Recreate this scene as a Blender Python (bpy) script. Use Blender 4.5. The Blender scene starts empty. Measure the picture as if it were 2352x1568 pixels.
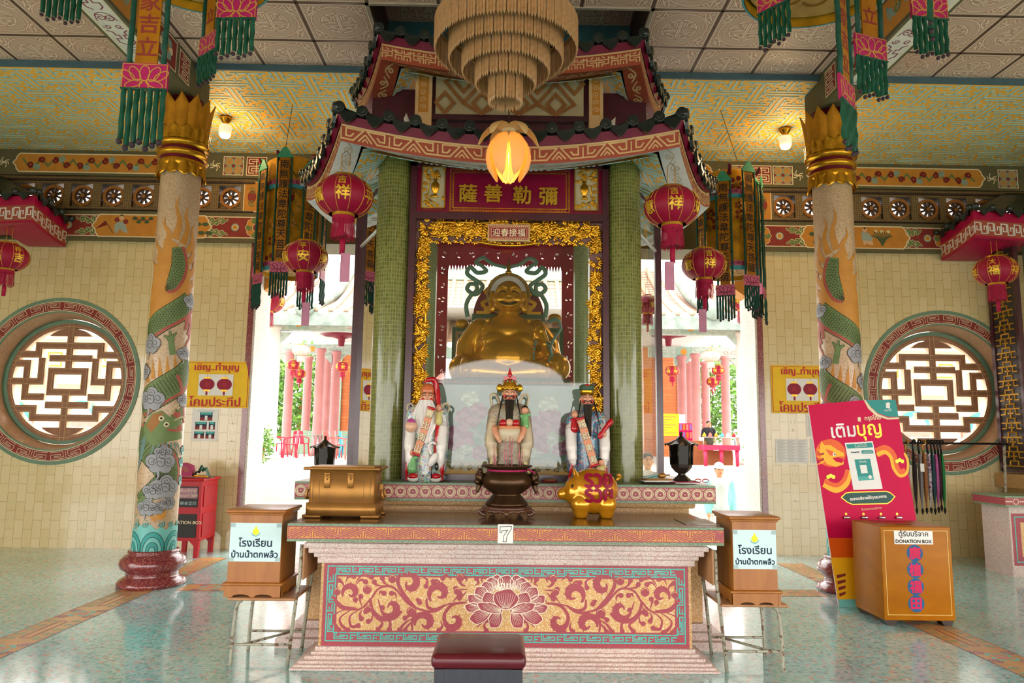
import bpy, bmesh, math, random
from mathutils import Vector, Matrix, Euler
from mathutils.geometry import tessellate_polygon
PI = math.pi; TAU = 2*PI
sin, cos = math.sin, math.cos
SC = bpy.context.scene
COL = SC.collection
rnd = random.Random(7)
H = 1.5                                   # eye height of the camera, metres

# ------------------------------------------------------------------ camera, world, exposure
F_PX, PITCH, YAW, ROLL = 1679.6, .129387, .013421, .012125
_f = Vector((sin(YAW)*cos(PITCH), cos(YAW)*cos(PITCH), sin(PITCH)))
_r0 = Vector((cos(YAW), -sin(YAW), 0)); _u0 = _r0.cross(_f)
_r = _r0*cos(ROLL)+_u0*sin(ROLL); _u = _u0*cos(ROLL)-_r0*sin(ROLL)
cd = bpy.data.cameras.new('camera'); cam = bpy.data.objects.new('camera', cd); COL.objects.link(cam)
cd.sensor_width = 36; cd.lens = 36*F_PX/2352; cd.clip_end = 300
cam.matrix_world = Matrix(((_r.x, _u.x, -_f.x, 0), (_r.y, _u.y, -_f.y, 0), (_r.z, _u.z, -_f.z, H), (0, 0, 0, 1)))
SC.camera = cam
SC.view_settings.view_transform = 'Standard'; SC.view_settings.look = 'None'
SC.view_settings.gamma = 1; SC.view_settings.use_curve_mapping = False
SC.view_settings.exposure = 1.45
SC.cycles.max_bounces = 6; SC.cycles.diffuse_bounces = 4; SC.cycles.glossy_bounces = 3
SC.cycles.transmission_bounces = 4; SC.cycles.transparent_max_bounces = 8
SC.cycles.sample_clamp_indirect = 6; SC.cycles.caustics_reflective = False; SC.cycles.caustics_refractive = False
wd = bpy.data.worlds.new('sky'); SC.world = wd; wd.use_nodes = True
_bg = wd.node_tree.nodes['Background']; _bg.inputs[0].default_value = (1, .965, .935, 1); _bg.inputs[1].default_value = 2.4
sd = bpy.data.lights.new('sun', 'SUN'); sd.energy = 1.0; sd.angle = math.radians(12); sd.color = (1, .97, .9)
so = bpy.data.objects.new('sun', sd); COL.objects.link(so); so.rotation_euler = Euler((math.radians(-28), math.radians(12), 0))

def ray(x, y): return _r*((x-1176)/F_PX)-_u*((y-784)/F_PX)+_f
def at(x, y, Y):                          # a pixel of the photograph at a known depth
    d = ray(x, y); return Vector((0, 0, H))+d*(Y/d.y)
def atz(x, y, z):                         # a pixel of the photograph on a known level
    d = ray(x, y); return Vector((0, 0, H))+d*((z-H)/d.z)

# ------------------------------------------------------------------ materials
def lin(h):
    h = h.lstrip('#'); o = []
    for i in (0, 2, 4):
        c = int(h[i:i+2], 16)/255
        o.append(c/12.92 if c <= .04045 else ((c+.055)/1.055)**2.4)
    return o
MATS = {}
def nt(name):
    m = bpy.data.materials.new(name); m.use_nodes = True; MATS[name] = m
    t = m.node_tree; b = t.nodes['Principled BSDF']
    def N(ty, **k):
        n = t.nodes.new('ShaderNode'+ty)
        for a, v in k.items():
            if a[0] == 'i' and a[1:].isdigit():
                n.inputs[int(a[1:])].default_value = v
            else: setattr(n, a, v)
        return n
    def L(a, b_): t.links.new(a, b_)
    return m, t, b, N, L
def rgba(h, k=1): return tuple(min(1, c*k) for c in lin(h))+(1,)
def bumpit(t, b, N, L, fac, d, dist=.01):
    n = N('Bump'); n.inputs['Strength'].default_value = d; n.inputs['Distance'].default_value = dist
    L(fac, n.inputs['Height']); L(n.outputs[0], b.inputs['Normal'])
def mat(name, hx, rough=.55, metal=0, var=.12, scale=9, bump=0, coat=0, spec=.28, emit=None, estr=1, alpha=1, trans=0):
    m, t, b, N, L = nt(name)
    tc = N('TexCoord'); no = N('TexNoise'); no.inputs['Scale'].default_value = scale; no.inputs['Detail'].default_value = 4
    L(tc.outputs['Object'], no.inputs['Vector'])
    mx = N('ValToRGB'); e = mx.color_ramp.elements; e[0].position = .3; e[1].position = .7
    e[0].color = rgba(hx, 1-var); e[1].color = rgba(hx, 1+var*.6)
    L(no.outputs[0], mx.inputs[0]); L(mx.outputs[0], b.inputs['Base Color'])
    b.inputs['Roughness'].default_value = rough; b.inputs['Metallic'].default_value = metal
    b.inputs['Specular IOR Level'].default_value = spec; b.inputs['Coat Weight'].default_value = coat
    b.inputs['Coat Roughness'].default_value = .08
    if trans: b.inputs['Transmission Weight'].default_value = trans
    if emit: b.inputs['Emission Color'].default_value = rgba(emit); b.inputs['Emission Strength'].default_value = estr
    if bump: bumpit(t, b, N, L, no.outputs[0], bump)
    return m
def terrazzo(name, base, specks, scale=70, rough=.3, stretch=(1, 1, 1), coat=0, cover=.5, var=.06):
    """ground of one colour with chips: a random value per Voronoi cell picks the chip colour"""
    m, t, b, N, L = nt(name)
    tc = N('TexCoord'); mp = N('Mapping'); mp.inputs['Scale'].default_value = stretch
    L(tc.outputs['Object'], mp.inputs[0])
    vo = N('TexVoronoi'); vo.inputs['Scale'].default_value = scale; L(mp.outputs[0], vo.inputs['Vector'])
    sp = N('SeparateColor'); L(vo.outputs['Color'], sp.inputs[0])
    cr = N('ValToRGB'); cr.color_ramp.interpolation = 'CONSTANT'; el = cr.color_ramp.elements
    el[0].position = 0; el[0].color = rgba(base); el[1].position = 1-cover; el[1].color = rgba(specks[0])
    for i, s in enumerate(specks[1:]):
        x = el.new(1-cover+cover*(i+1)/len(specks)); x.color = rgba(s)
    L(sp.outputs[0], cr.inputs[0])
    no = N('TexNoise'); no.inputs['Scale'].default_value = 1.7; no.inputs['Detail'].default_value = 5; L(tc.outputs['Object'], no.inputs[0])
    mm = N('Mix', data_type='RGBA', blend_type='MULTIPLY'); mm.inputs[0].default_value = 1
    c2 = N('ValToRGB'); c2.color_ramp.elements[0].color = (1-var*3, 1-var*3, 1-var*3, 1); c2.color_ramp.elements[0].position = .35; c2.color_ramp.elements[1].position = .65
    L(no.outputs[0], c2.inputs[0]); L(cr.outputs[0], mm.inputs[6]); L(c2.outputs[0], mm.inputs[7]); L(mm.outputs[2], b.inputs['Base Color'])
    b.inputs['Roughness'].default_value = rough; b.inputs['Coat Weight'].default_value = coat; b.inputs['Coat Roughness'].default_value = .1
    return m
def brick(name, c1, c2, grout, w, h, mortar, rough=.3, off=.5, coord='UV', swap=False, bump=.3, coat=0, rot=None):
    m, t, b, N, L = nt(name)
    tc = N('TexCoord'); src = tc.outputs[coord]
    if rot:
        se = N('SeparateXYZ'); L(src, se.inputs[0]); co = N('CombineXYZ')
        for i, a in enumerate(rot):
            if a is not None: L(se.outputs[a], co.inputs[i])
        src = co.outputs[0]
    br = N('TexBrick'); br.offset = off; br.squash = 1
    L(src, br.inputs['Vector'])
    br.inputs['Color1'].default_value = rgba(c1); br.inputs['Color2'].default_value = rgba(c2); br.inputs['Mortar'].default_value = rgba(grout)
    br.inputs['Scale'].default_value = 1; br.inputs['Mortar Size'].default_value = mortar; br.inputs['Mortar Smooth'].default_value = .1
    br.inputs['Brick Width'].default_value = w; br.inputs['Row Height'].default_value = h; br.inputs['Bias'].default_value = 0
    L(br.outputs[0], b.inputs['Base Color']); b.inputs['Roughness'].default_value = rough; b.inputs['Coat Weight'].default_value = coat
    if bump:
        n = N('Bump', invert=True); n.inputs['Strength'].default_value = bump; n.inputs['Distance'].default_value = .004
        L(br.outputs['Fac'], n.inputs['Height']); L(n.outputs[0], b.inputs['Normal'])
    return m
def wood(name, c1, c2, rough=.45, scale=3, stretch=(12, 12, 1), coat=0):
    m, t, b, N, L = nt(name)
    tc = N('TexCoord'); mp = N('Mapping'); mp.inputs['Scale'].default_value = stretch; L(tc.outputs['Object'], mp.inputs[0])
    no = N('TexNoise'); no.inputs['Scale'].default_value = scale; no.inputs['Detail'].default_value = 6; no.inputs['Distortion'].default_value = .6
    L(mp.outputs[0], no.inputs[0]); cr = N('ValToRGB'); e = cr.color_ramp.elements
    e[0].position = .32; e[1].position = .68; e[0].color = rgba(c1); e[1].color = rgba(c2)
    L(no.outputs[0], cr.inputs[0]); L(cr.outputs[0], b.inputs['Base Color']); b.inputs['Roughness'].default_value = rough
    b.inputs['Coat Weight'].default_value = coat; b.inputs['Coat Roughness'].default_value = .15
    return m
def glass(name, tint='ffffff', refl=.08, rough=.02):
    m, t, b, N, L = nt(name)
    tr = N('BsdfTransparent'); tr.inputs[0].default_value = rgba(tint)
    gl = N('BsdfGlossy'); gl.inputs['Roughness'].default_value = rough
    fr = N('Fresnel'); fr.inputs[0].default_value = 1.5
    ad = N('Math', operation='ADD'); ad.inputs[1].default_value = refl; L(fr.outputs[0], ad.inputs[0])
    mx = N('MixShader'); L(ad.outputs[0], mx.inputs[0]); L(tr.outputs[0], mx.inputs[1]); L(gl.outputs[0], mx.inputs[2])
    L(mx.outputs[0], t.nodes['Material Output'].inputs[0]); return m

# ------------------------------------------------------------------ mesh builder
class MB:
    def __init__(s): s.v = []; s.f = []; s.m = []; s.sm = []; s.uv = []
    def add(s, vs, fs, m, sm=False, uv=None):
        o = len(s.v); s.v += [tuple(p) for p in vs]
        for k, f in enumerate(fs):
            s.f.append(tuple(i+o for i in f)); s.m.append(m); s.sm.append(sm)
            s.uv.append([uv[i] for i in f] if uv and not callable(uv) else (uv(k) if uv else None))
        return s
    def box(s, c, d, m, rz=0, T=None):
        x, y, z = d[0]/2, d[1]/2, d[2]/2; vs = []
        for k in (-1, 1):
            for (i, j) in ((-1, -1), (1, -1), (1, 1), (-1, 1)):
                p = Vector((i*x, j*y, k*z))
                if rz: p = Vector((p.x*cos(rz)-p.y*sin(rz), p.x*sin(rz)+p.y*cos(rz), p.z))
                p = p+Vector(c)
                vs.append(T@p if T else p)
        return s.add(vs, [(3, 2, 1, 0), (4, 5, 6, 7), (0, 1, 5, 4), (1, 2, 6, 5), (2, 3, 7, 6), (3, 0, 4, 7)], m)
    def bb(s, a, b, m): return s.box([(p+q)/2 for p, q in zip(a, b)], [abs(q-p) for p, q in zip(a, b)], m)
    def rbox(s, c, d, m, r=.02, seg=2, rz=0, T=None, sm=True, edges=None):
        bm = bmesh.new(); bmesh.ops.create_cube(bm, size=1)
        for v in bm.verts: v.co = Vector((v.co.x*d[0], v.co.y*d[1], v.co.z*d[2]))
        es = [e for e in bm.edges if edges is None or edges(e)]
        bmesh.ops.bevel(bm, geom=es, offset=r, segments=seg, affect='EDGES', profile=.5)
        R = Matrix.Rotation(rz, 4, 'Z'); bm.verts.index_update()
        vs = [R@v.co+Vector(c) for v in bm.verts]
        if T: vs = [T@p for p in vs]
        s.add(vs, [tuple(v.index for v in f.verts) for f in bm.faces], m, sm); bm.free(); return s
    def lathe(s, prof, c, m, seg=24, sm=True, a0=0, a1=TAU, rx=1, ry=1, T=None, caps=True):
        full = abs(a1-a0-TAU) < 1e-6; n = seg if full else seg+1; vs = []; uv = []; acc = 0; pr = None
        rm = max(p[0] for p in prof)
        for p in prof:
            if pr: acc += math.hypot(p[0]-pr[0], p[1]-pr[1])
            pr = p
            for i in range(seg+1):
                a = a0+(a1-a0)*i/seg; q = Vector((c[0]+p[0]*rx*cos(a), c[1]+p[0]*ry*sin(a), c[2]+p[1]))
                vs.append(T@q if T else q); uv.append((a*rm, acc))
        w = seg+1; fs = []
        for j in range(len(prof)-1):
            for i in range(seg): fs.append((j*w+i, j*w+i+1, (j+1)*w+i+1, (j+1)*w+i))
        s.add(vs, fs, m, sm, uv)
        if full and caps:
            for j, rev in ((0, 1), (len(prof)-1, 0)):
                if prof[j][0] > 1e-5:
                    ring = list(range(j*w, j*w+seg)); o = len(s.v)-len(vs)
                    s.f.append(tuple(o+i for i in (reversed(ring) if rev else ring))); s.m.append(m); s.sm.append(False); s.uv.append(None)
        return s
    def tube(s, path, r, m, seg=8, closed=False, sm=True, caps=True, sq=1):
        P = [Vector(p) for p in path]; n = len(P); R = r if hasattr(r, '__len__') else [r]*n; vs = []; up = None
        for i in range(n):
            a = P[(i-1) % n] if (i or closed) else P[0]; b = P[(i+1) % n] if (i < n-1 or closed) else P[-1]
            t = (b-a); t = t.normalized() if t.length > 1e-9 else Vector((0, 0, 1))
            if up is None: up = t.orthogonal().normalized()
            up = (up-t*up.dot(t)); up = up.normalized() if up.length > 1e-6 else t.orthogonal().normalized(); w = t.cross(up)
            for k in range(seg):
                an = TAU*k/seg; vs.append(P[i]+up*(R[i]*cos(an))+w*(R[i]*sq*sin(an)))
        fs = []
        for i in range(n if closed else n-1):
            j = (i+1) % n
            for k in range(seg): fs.append((i*seg+k, i*seg+(k+1) % seg, j*seg+(k+1) % seg, j*seg+k))
        if caps and not closed: fs += [tuple(reversed(range(seg))), tuple(range((n-1)*seg, n*seg))]
        return s.add(vs, fs, m, sm)
    def cyl(s, a, b, r, m, seg=12, sm=True): return s.tube([a, b], r, m, seg, sm=sm)
    def ell(s, c, r, m, seg=16, rings=10, rot=None, z0=-1, z1=1):
        r = r if hasattr(r, '__len__') else (r, r, r); vs = []; fs = []
        R = rot if rot is not None else Matrix.Identity(3)
        t0, t1 = math.asin(z0), math.asin(z1)
        for j in range(rings+1):
            t = t0+(t1-t0)*j/rings
            for i in range(seg):
                a = TAU*i/seg; vs.append(Vector(c)+R@Vector((r[0]*cos(t)*cos(a), r[1]*cos(t)*sin(a), r[2]*sin(t))))
        for j in range(rings):
            for i in range(seg): fs.append((j*seg+i, j*seg+(i+1) % seg, (j+1)*seg+(i+1) % seg, (j+1)*seg+i))
        return s.add(vs, fs, m, True)
    def sheet(s, fn, nu, nv, m, sm=True, close=False):
        vs = [fn(i/nu, j/nv) for j in range(nv+1) for i in range(nu+1)]; w = nu+1
        return s.add(vs, [(j*w+i, j*w+i+1, (j+1)*w+i+1, (j+1)*w+i) for j in range(nv) for i in range(nu)], m, sm)
    def prism(s, pts, fn, d0, d1, m, mside=None, sm=False, holes=()):
        """2-D outline pts extruded from depth d0 to d1; fn(u, v, d) gives the point"""
        loops = [list(pts)]+[list(h) for h in holes]; flat = [p for l in loops for p in l]
        tri = tessellate_polygon([[Vector((p[0], p[1], 0)) for p in l] for l in loops]); n = len(flat)
        vs = [fn(p[0], p[1], d0) for p in flat]+[fn(p[0], p[1], d1) for p in flat]
        s.add(vs, [tuple(t) for t in tri]+[tuple(i+n for i in reversed(t)) for t in tri], m, False)
        o = len(s.v)-2*n; b = 0
        for l in loops:
            k = len(l)
            for i in range(k):
                j = (i+1) % k; s.f.append((o+b+i, o+b+j, o+n+b+j, o+n+b+i)); s.m.append(mside or m); s.sm.append(sm); s.uv.append(None)
            b += k
        return s
    def shift(s, o):
        s.v = [(p[0]+o[0], p[1]+o[1], p[2]+o[2]) for p in s.v]; return s
    def T(s, M4): s.v = [tuple(M4@Vector(p)) for p in s.v]; return s
    def build(s, name, parent=None, label=None, cat=None, group=None, kind=None, w=True, loc=None, fix=False):
        vs = s.v
        if parent is not None and w and parent.name in WM:
            iv = WM[parent.name].inverted(); vs = [tuple(iv@Vector(p)) for p in vs]
        if loc is not None: vs = [(p[0]-loc[0], p[1]-loc[1], p[2]-loc[2]) for p in vs]
        me = bpy.data.meshes.new(name); me.from_pydata(vs, [], s.f)
        names = []; idx = []
        for k in s.m:
            if k not in names: names.append(k)
            idx.append(names.index(k))
        for k in names: me.materials.append(MATS[k])
        me.polygons.foreach_set('material_index', idx); me.polygons.foreach_set('use_smooth', s.sm)
        if any(u for u in s.uv):
            ul = me.uv_layers.new(name='uv'); buf = []
            for f, u in zip(s.f, s.uv):
                for k in range(len(f)): buf += list(u[k]) if u else [0, 0]
            ul.data.foreach_set('uv', buf)
        if fix:
            bm = bmesh.new(); bm.from_mesh(me); bmesh.ops.recalc_face_normals(bm, faces=bm.faces); bm.to_mesh(me); bm.free()
        me.update()
        o = bpy.data.objects.new(name, me); COL.objects.link(o)
        if loc is not None: o.location = loc
        if parent is not None:
            o.parent = parent
            if parent.name in WM: WM[o.name] = WM[parent.name]
        elif loc is not None: WM[o.name] = Matrix.Translation(loc)
        tag(o, label, cat, group, kind); return o
WM = {}
def tag(o, label=None, cat=None, group=None, kind=None):
    if label: o['label'] = label
    if cat: o['category'] = cat
    if group: o['group'] = group
    if kind: o['kind'] = kind
    return o
def thing(name, label, cat, loc=(0, 0, 0), rz=0, group=None, kind=None):
    o = bpy.data.objects.new(name, None); COL.objects.link(o); o.location = loc; o.rotation_euler = (0, 0, rz); o.empty_display_size = .1
    WM[o.name] = Matrix.Translation(loc)@Matrix.Rotation(rz, 4, 'Z'); return tag(o, label, cat, group, kind)
def copy_tree(o, parent=None, **kw):
    c = o.copy(); COL.objects.link(c)
    if parent is not None: c.parent = parent
    for ch in list(o.children): copy_tree(ch, c)
    for k, v in kw.items():
        if k == 'loc': c.location = v
        elif k == 'rz': c.rotation_euler = (0, 0, v)
        elif k == 'sc': c.scale = v
        else: c[k] = v
    return c
def blob(name, prims, voxel, m, parent=None, it=3, zmin=None, **kw):
    """one continuous skin over ellipsoids ('e', c, r, rot) and tapering limbs ('c', path, radii)"""
    b = MB()
    for p in prims:
        if p[0] == 'e': b.ell(p[1], p[2], m, 20, 14, p[3] if len(p) > 3 else None)
        else:
            R = p[2] if hasattr(p[2], '__len__') else [p[2]]*len(p[1])
            b.tube(p[1], R, m, 12)
            for q, r in zip(p[1], R): b.ell(q, r, m, 12, 8)
    t = b.build('tmp')
    md = t.modifiers.new('r', 'REMESH'); md.mode = 'VOXEL'; md.voxel_size = voxel; md.use_smooth_shade = True
    if it: ms = t.modifiers.new('s', 'SMOOTH'); ms.factor = .5; ms.iterations = it
    dg = bpy.context.evaluated_depsgraph_get(); e = t.evaluated_get(dg); me = e.to_mesh()
    vs = [tuple(v.co) for v in me.vertices]; fs = [tuple(f.vertices) for f in me.polygons]; e.to_mesh_clear()
    bpy.data.objects.remove(t)
    if zmin is not None: vs = [(p[0], p[1], max(p[2], zmin)) for p in vs]
    o = MB()
    if callable(m) or isinstance(m, str): o.add(vs, fs, m, True)
    return o if name is None else o.build(name, parent, **kw)
# ------------------------------------------------------------------ painting on surfaces: thin inlays in the same mesh
_tc = {}
def glyphs(s):
    if s not in _tc:
        c = bpy.data.curves.new('t', 'FONT'); c.body = s; c.size = 1; c.resolution_u = 3; c.fill_mode = 'FRONT'
        o = bpy.data.objects.new('t', c); COL.objects.link(o)
        e = o.evaluated_get(bpy.context.evaluated_depsgraph_get()); me = e.to_mesh()
        vs = [(v.co.x, v.co.y) for v in me.vertices]; fs = [tuple(p.vertices) for p in me.polygons]
        e.to_mesh_clear(); bpy.data.objects.remove(o); bpy.data.curves.remove(c); _tc[s] = (vs, fs)
    return _tc[s]
class Cv:
    def __init__(s, mb, fn, st=.0007, lim=None): s.b = mb; s.fn = fn; s.st = st; s.lim = lim; s.mir = None; s.k = 0
    def tri(s, vs, fs, m, l, ramp=0):
        s.k = (s.k+1) % 12; l += s.k*.012
        if s.lim:
            vs = [tuple(p) for p in vs]; out = []; st = []
            for f in fs:
                for i in range(1, len(f)-1): st.append((f[0], f[i], f[i+1]))
            mid = {}
            while st:
                a, b, c = st.pop(); e = max(((abs(vs[a][0]-vs[b][0]), a, b, c), (abs(vs[b][0]-vs[c][0]), b, c, a), (abs(vs[c][0]-vs[a][0]), c, a, b)))
                if e[0] < s.lim: out.append((a, b, c)); continue
                k = (min(e[1], e[2]), max(e[1], e[2]))
                if k not in mid: vs.append(((vs[k[0]][0]+vs[k[1]][0])/2, (vs[k[0]][1]+vs[k[1]][1])/2)); mid[k] = len(vs)-1
                n = mid[k]; st += [(e[1], n, e[3]), (n, e[2], e[3])]
            fs = out
        dn = max(1, len(vs)-1); ds = [(l+(ramp*i/dn if not s.lim else 0))*s.st for i in range(len(vs))]
        s.b.add([s.fn(p[0], p[1], e) for p, e in zip(vs, ds)], fs, m)
        if s.mir is not None: s.b.add([s.fn(2*s.mir-p[0], p[1], e) for p, e in zip(vs, ds)], [tuple(reversed(f)) for f in fs], m)
    def poly(s, pts, m, l=1):
        s.tri(pts, [tuple(t) for t in tessellate_polygon([[Vector((p[0], p[1], 0)) for p in pts]])], m, l)
    def rect(s, a, b, m, l=1): s.tri([(a[0], a[1]), (b[0], a[1]), (b[0], b[1]), (a[0], b[1])], [(0, 1, 2, 3)], m, l)
    def stroke(s, P, w, m, l=1, closed=False, fw=None):
        n = len(P)
        if n < 2: return
        vs = []
        for i in range(n):
            a = P[i-1] if (i or closed) else P[0]; b = P[(i+1) % n] if (i < n-1 or closed) else P[-1]
            d1 = Vector((P[i][0]-a[0], P[i][1]-a[1])); d2 = Vector((b[0]-P[i][0], b[1]-P[i][1]))
            if d1.length < 1e-9: d1 = d2
            if d2.length < 1e-9: d2 = d1
            if d1.length < 1e-9: d1 = d2 = Vector((1, 0))
            d1.normalize(); d2.normalize(); t = d1+d2
            t = t.normalized() if t.length > 1e-6 else d1
            k = max(.35, abs(t.dot(d1))); ww = (w if fw is None else w*fw(i/(n-1)))/2/k
            vs += [(P[i][0]-t.y*ww, P[i][1]+t.x*ww), (P[i][0]+t.y*ww, P[i][1]-t.x*ww)]
        fs = [(2*i+1, 2*((i+1) % n)+1, 2*((i+1) % n), 2*i) for i in range(n if closed else n-1)]
        s.tri(vs, fs, m, l, 0 if closed else .6)
    def disc(s, c, r, m, l=1, n=20, ry=None): s.poly([(c[0]+r*cos(TAU*i/n), c[1]+(ry or r)*sin(TAU*i/n)) for i in range(n)], m, l)
    def ring(s, c, r, w, m, l=1, n=28, a0=0, a1=TAU):
        full = abs(a1-a0-TAU) < 1e-6
        s.stroke([(c[0]+r*cos(a0+(a1-a0)*i/n), c[1]+r*sin(a0+(a1-a0)*i/n)) for i in range(n if full else n+1)], w, m, l, full)
    def text(s, t, c, h, m, l=2, bold=0, w=None, sx=1, rot=0, skew=0):
        """t centred on c, em height h"""
        vs, fs = glyphs(t)
        if not vs: return
        x0, x1 = min(p[0] for p in vs), max(p[0] for p in vs); y0, y1 = min(p[1] for p in vs), max(p[1] for p in vs)
        if w: k = w/(x1-x0); ky = h/(y1-y0) if h else k
        else: k = h*sx; ky = h
        cx, cy = (x0+x1)/2, (y0+y1)/2
        offs = [(0, 0)]+([(bold*cos(a), bold*sin(a)) for a in (0, PI/2, PI, 1.5*PI)] if bold else [])
        for j, (dx, dy) in enumerate(offs):
            q = []
            for p in vs:
                x, y = (p[0]-cx)*k+dx, (p[1]-cy)*ky+dy; x += skew*y
                q.append((c[0]+x*cos(rot)-y*sin(rot), c[1]+x*sin(rot)+y*cos(rot)))
            s.tri(q, fs, m, l+j*.05)
    def vtext(s, t, x, y0, dy, h, m, l=2, bold=0):
        for i, ch in enumerate(t): s.text(ch, (x, y0-i*dy), h, m, l, bold)
def arc(c, r, a0, a1, n=12, ry=None): return [(c[0]+r*cos(a0+(a1-a0)*i/n), c[1]+(ry or r)*sin(a0+(a1-a0)*i/n)) for i in range(n+1)]
def spline(P, n=6):
    """Catmull-Rom through P"""
    P = [tuple(p) for p in P]; Q = [P[0]]+P+[P[-1]]; out = []
    for i in range(1, len(Q)-2):
        for k in range(n):
            t = k/n; a, b, c, d = Q[i-1], Q[i], Q[i+1], Q[i+2]
            out.append(tuple(.5*((2*b[j])+(-a[j]+c[j])*t+(2*a[j]-5*b[j]+4*c[j]-d[j])*t*t+(-a[j]+3*b[j]-3*c[j]+d[j])*t**3) for j in range(len(b))))
    out.append(P[-1]); return out
def spiral(c, r0, r1, a0, turns, n=24, sq=1):
    return [(c[0]+(r0+(r1-r0)*i/n)*cos(a0+TAU*turns*i/n), c[1]+sq*(r0+(r1-r0)*i/n)*sin(a0+TAU*turns*i/n)) for i in range(n+1)]
def planexz(Y, x0=0, z0=0): return lambda u, v, d: Vector((x0+u, Y-d, z0+v))        # faces the camera (-y)
def planexy(z, x0=0, y0=0, s=1): return lambda u, v, d: Vector((x0+u, y0+v, z+s*d))
def planefr(o, ux, uy):
    o = Vector(o); ux = Vector(ux).normalized(); uy = Vector(uy).normalized(); n = ux.cross(uy)
    return lambda u, v, d: o+ux*u+uy*v+n*d
def cylfn(c, r, a0=-PI/2, taper=0):                                                  # u runs along the arc, centred on angle a0
    return lambda u, v, d: Vector((c[0]+(r-taper*v+d)*cos(a0+u/r), c[1]+(r-taper*v+d)*sin(a0+u/r), c[2]+v))
# ================================================================== the room
YW = 9.836; ZC = 5.36; ZT = 5.42; DL, DR = -3.376, 3.476; X0 = .045
mat('cream', 'dccba0', .5); mat('creamline', 'e3d3ae', .5, var=.05); mat('olive', '625c40', .6); mat('maroon', '86302a', .55); mat('orange', 'c48432', .55)
mat('greyteal', '86a093', .55); mat('leafgreen', '6b7a45', .55); mat('darkred', '7a2420', .55); mat('black', '101010', .4); mat('ink', '2a211c', .6, var=.05)
mat('white', 'eeeae4', .6); mat('paper', 'eceae6', .7, var=.03); mat('gold', 'd8a02c', .28, .9, .25, 14, .15); mat('goldpaint', 'c98a22', .38, .55, .2, 10)
mat('goldbright', 'e8b93c', .3, .7, .1); mat('crimson', '920e34', .45); mat('red', 'a80e1c', .45); mat('dkwood', '3c1a1c', .35, 0, .2, 12, 0, .3)
mat('pinkpanel', 'a81c58', .45); mat('greencloth', '124c36', .42, 0, .35, 22, .25); mat('bead', '3a2a30', .6); mat('metal', 'b8b8b8', .3, .9); mat('darkmetal', '3b3b3d', .45, .7)
mat('teal', '4fb0a8', .5); mat('blue', '3f6fa0', .5); mat('pinkline', 'c48a80', .5); mat('yellow', 'f0c21a', .5, var=.06); mat('bannerred', 'c41c34', .5); mat('dirt', 'a27438', .6)
brick('walltile', 'dcc89a', 'd4bf8c', '9c8558', .232, .117, .0022, .16, .5, 'Object', rot=(2, 0, None), bump=.35, coat=.3)
terrazzo('floorstone', 'a8dee0', ['90d0d2', '84c6c8', 'b8e4e4', 'd4b4b0', '78b0b2', 'c8e8e8', '9ad4d6', 'aadcdc'], 46, .12, (1, 1, 1), .4, .6, .04)
terrazzo('granite_white', 'd9d4c8', ['c8beb0', 'e6e2da', 'b9b9a6', 'd0a59a'], 120, .5, cover=.5)
terrazzo('granite_maroon', '7c3038', ['96463f', '6a2630', 'b07058', '8a3a40'], 130, .2, cover=.5, coat=.4)
terrazzo('granite_pink', 'd9c6bc', ['c9a79e', 'e4d8d0', 'bd8d86', 'd2b7ad'], 210, .45, cover=.5)
terrazzo('stone_tan', 'c99a62', ['dab07a', 'b8884f', 'e2bf92'], 170, .45, cover=.5)
terrazzo('stone_shaft', 'd0b08c', ['c6a27c', 'dcc0a0', 'a88862', 'd6b894'], 150, .4, cover=.5, coat=.15)
brick('mosaic_green', '6f7834', '545f22', '9c9060', .0225, .034, .0018, .22, 0, 'UV', coat=.4)
brick('mosaic_teal', '8fa89a', '7d9a90', 'a8a890', .024, .03, .0016, .25, 0, 'UV', coat=.3)
brick('mosaic_brown', '6b5636', '5a4528', 'a58c5a', .03, .03, .0016, .4, 0, 'Object', rot=(0, 2, None))
mat('tile_base', 'c09884', .5, 0, .06, 3); mat('tile_line', 'f0dec6', .45, 0, .04); mat('tile_grid', '6a5648', .3, .3)
mat('fret_base', 'f0b44c', .6, 0, .08, 2); mat('fret_bar', 'a5cbcb', .55, 0, .05, 4); mat('slateblue', '4d6670', .6); mat('recessteal', '3f6b72', .6)
wood('darkpanel', '2a1a14', '3c281e', .5)

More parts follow.
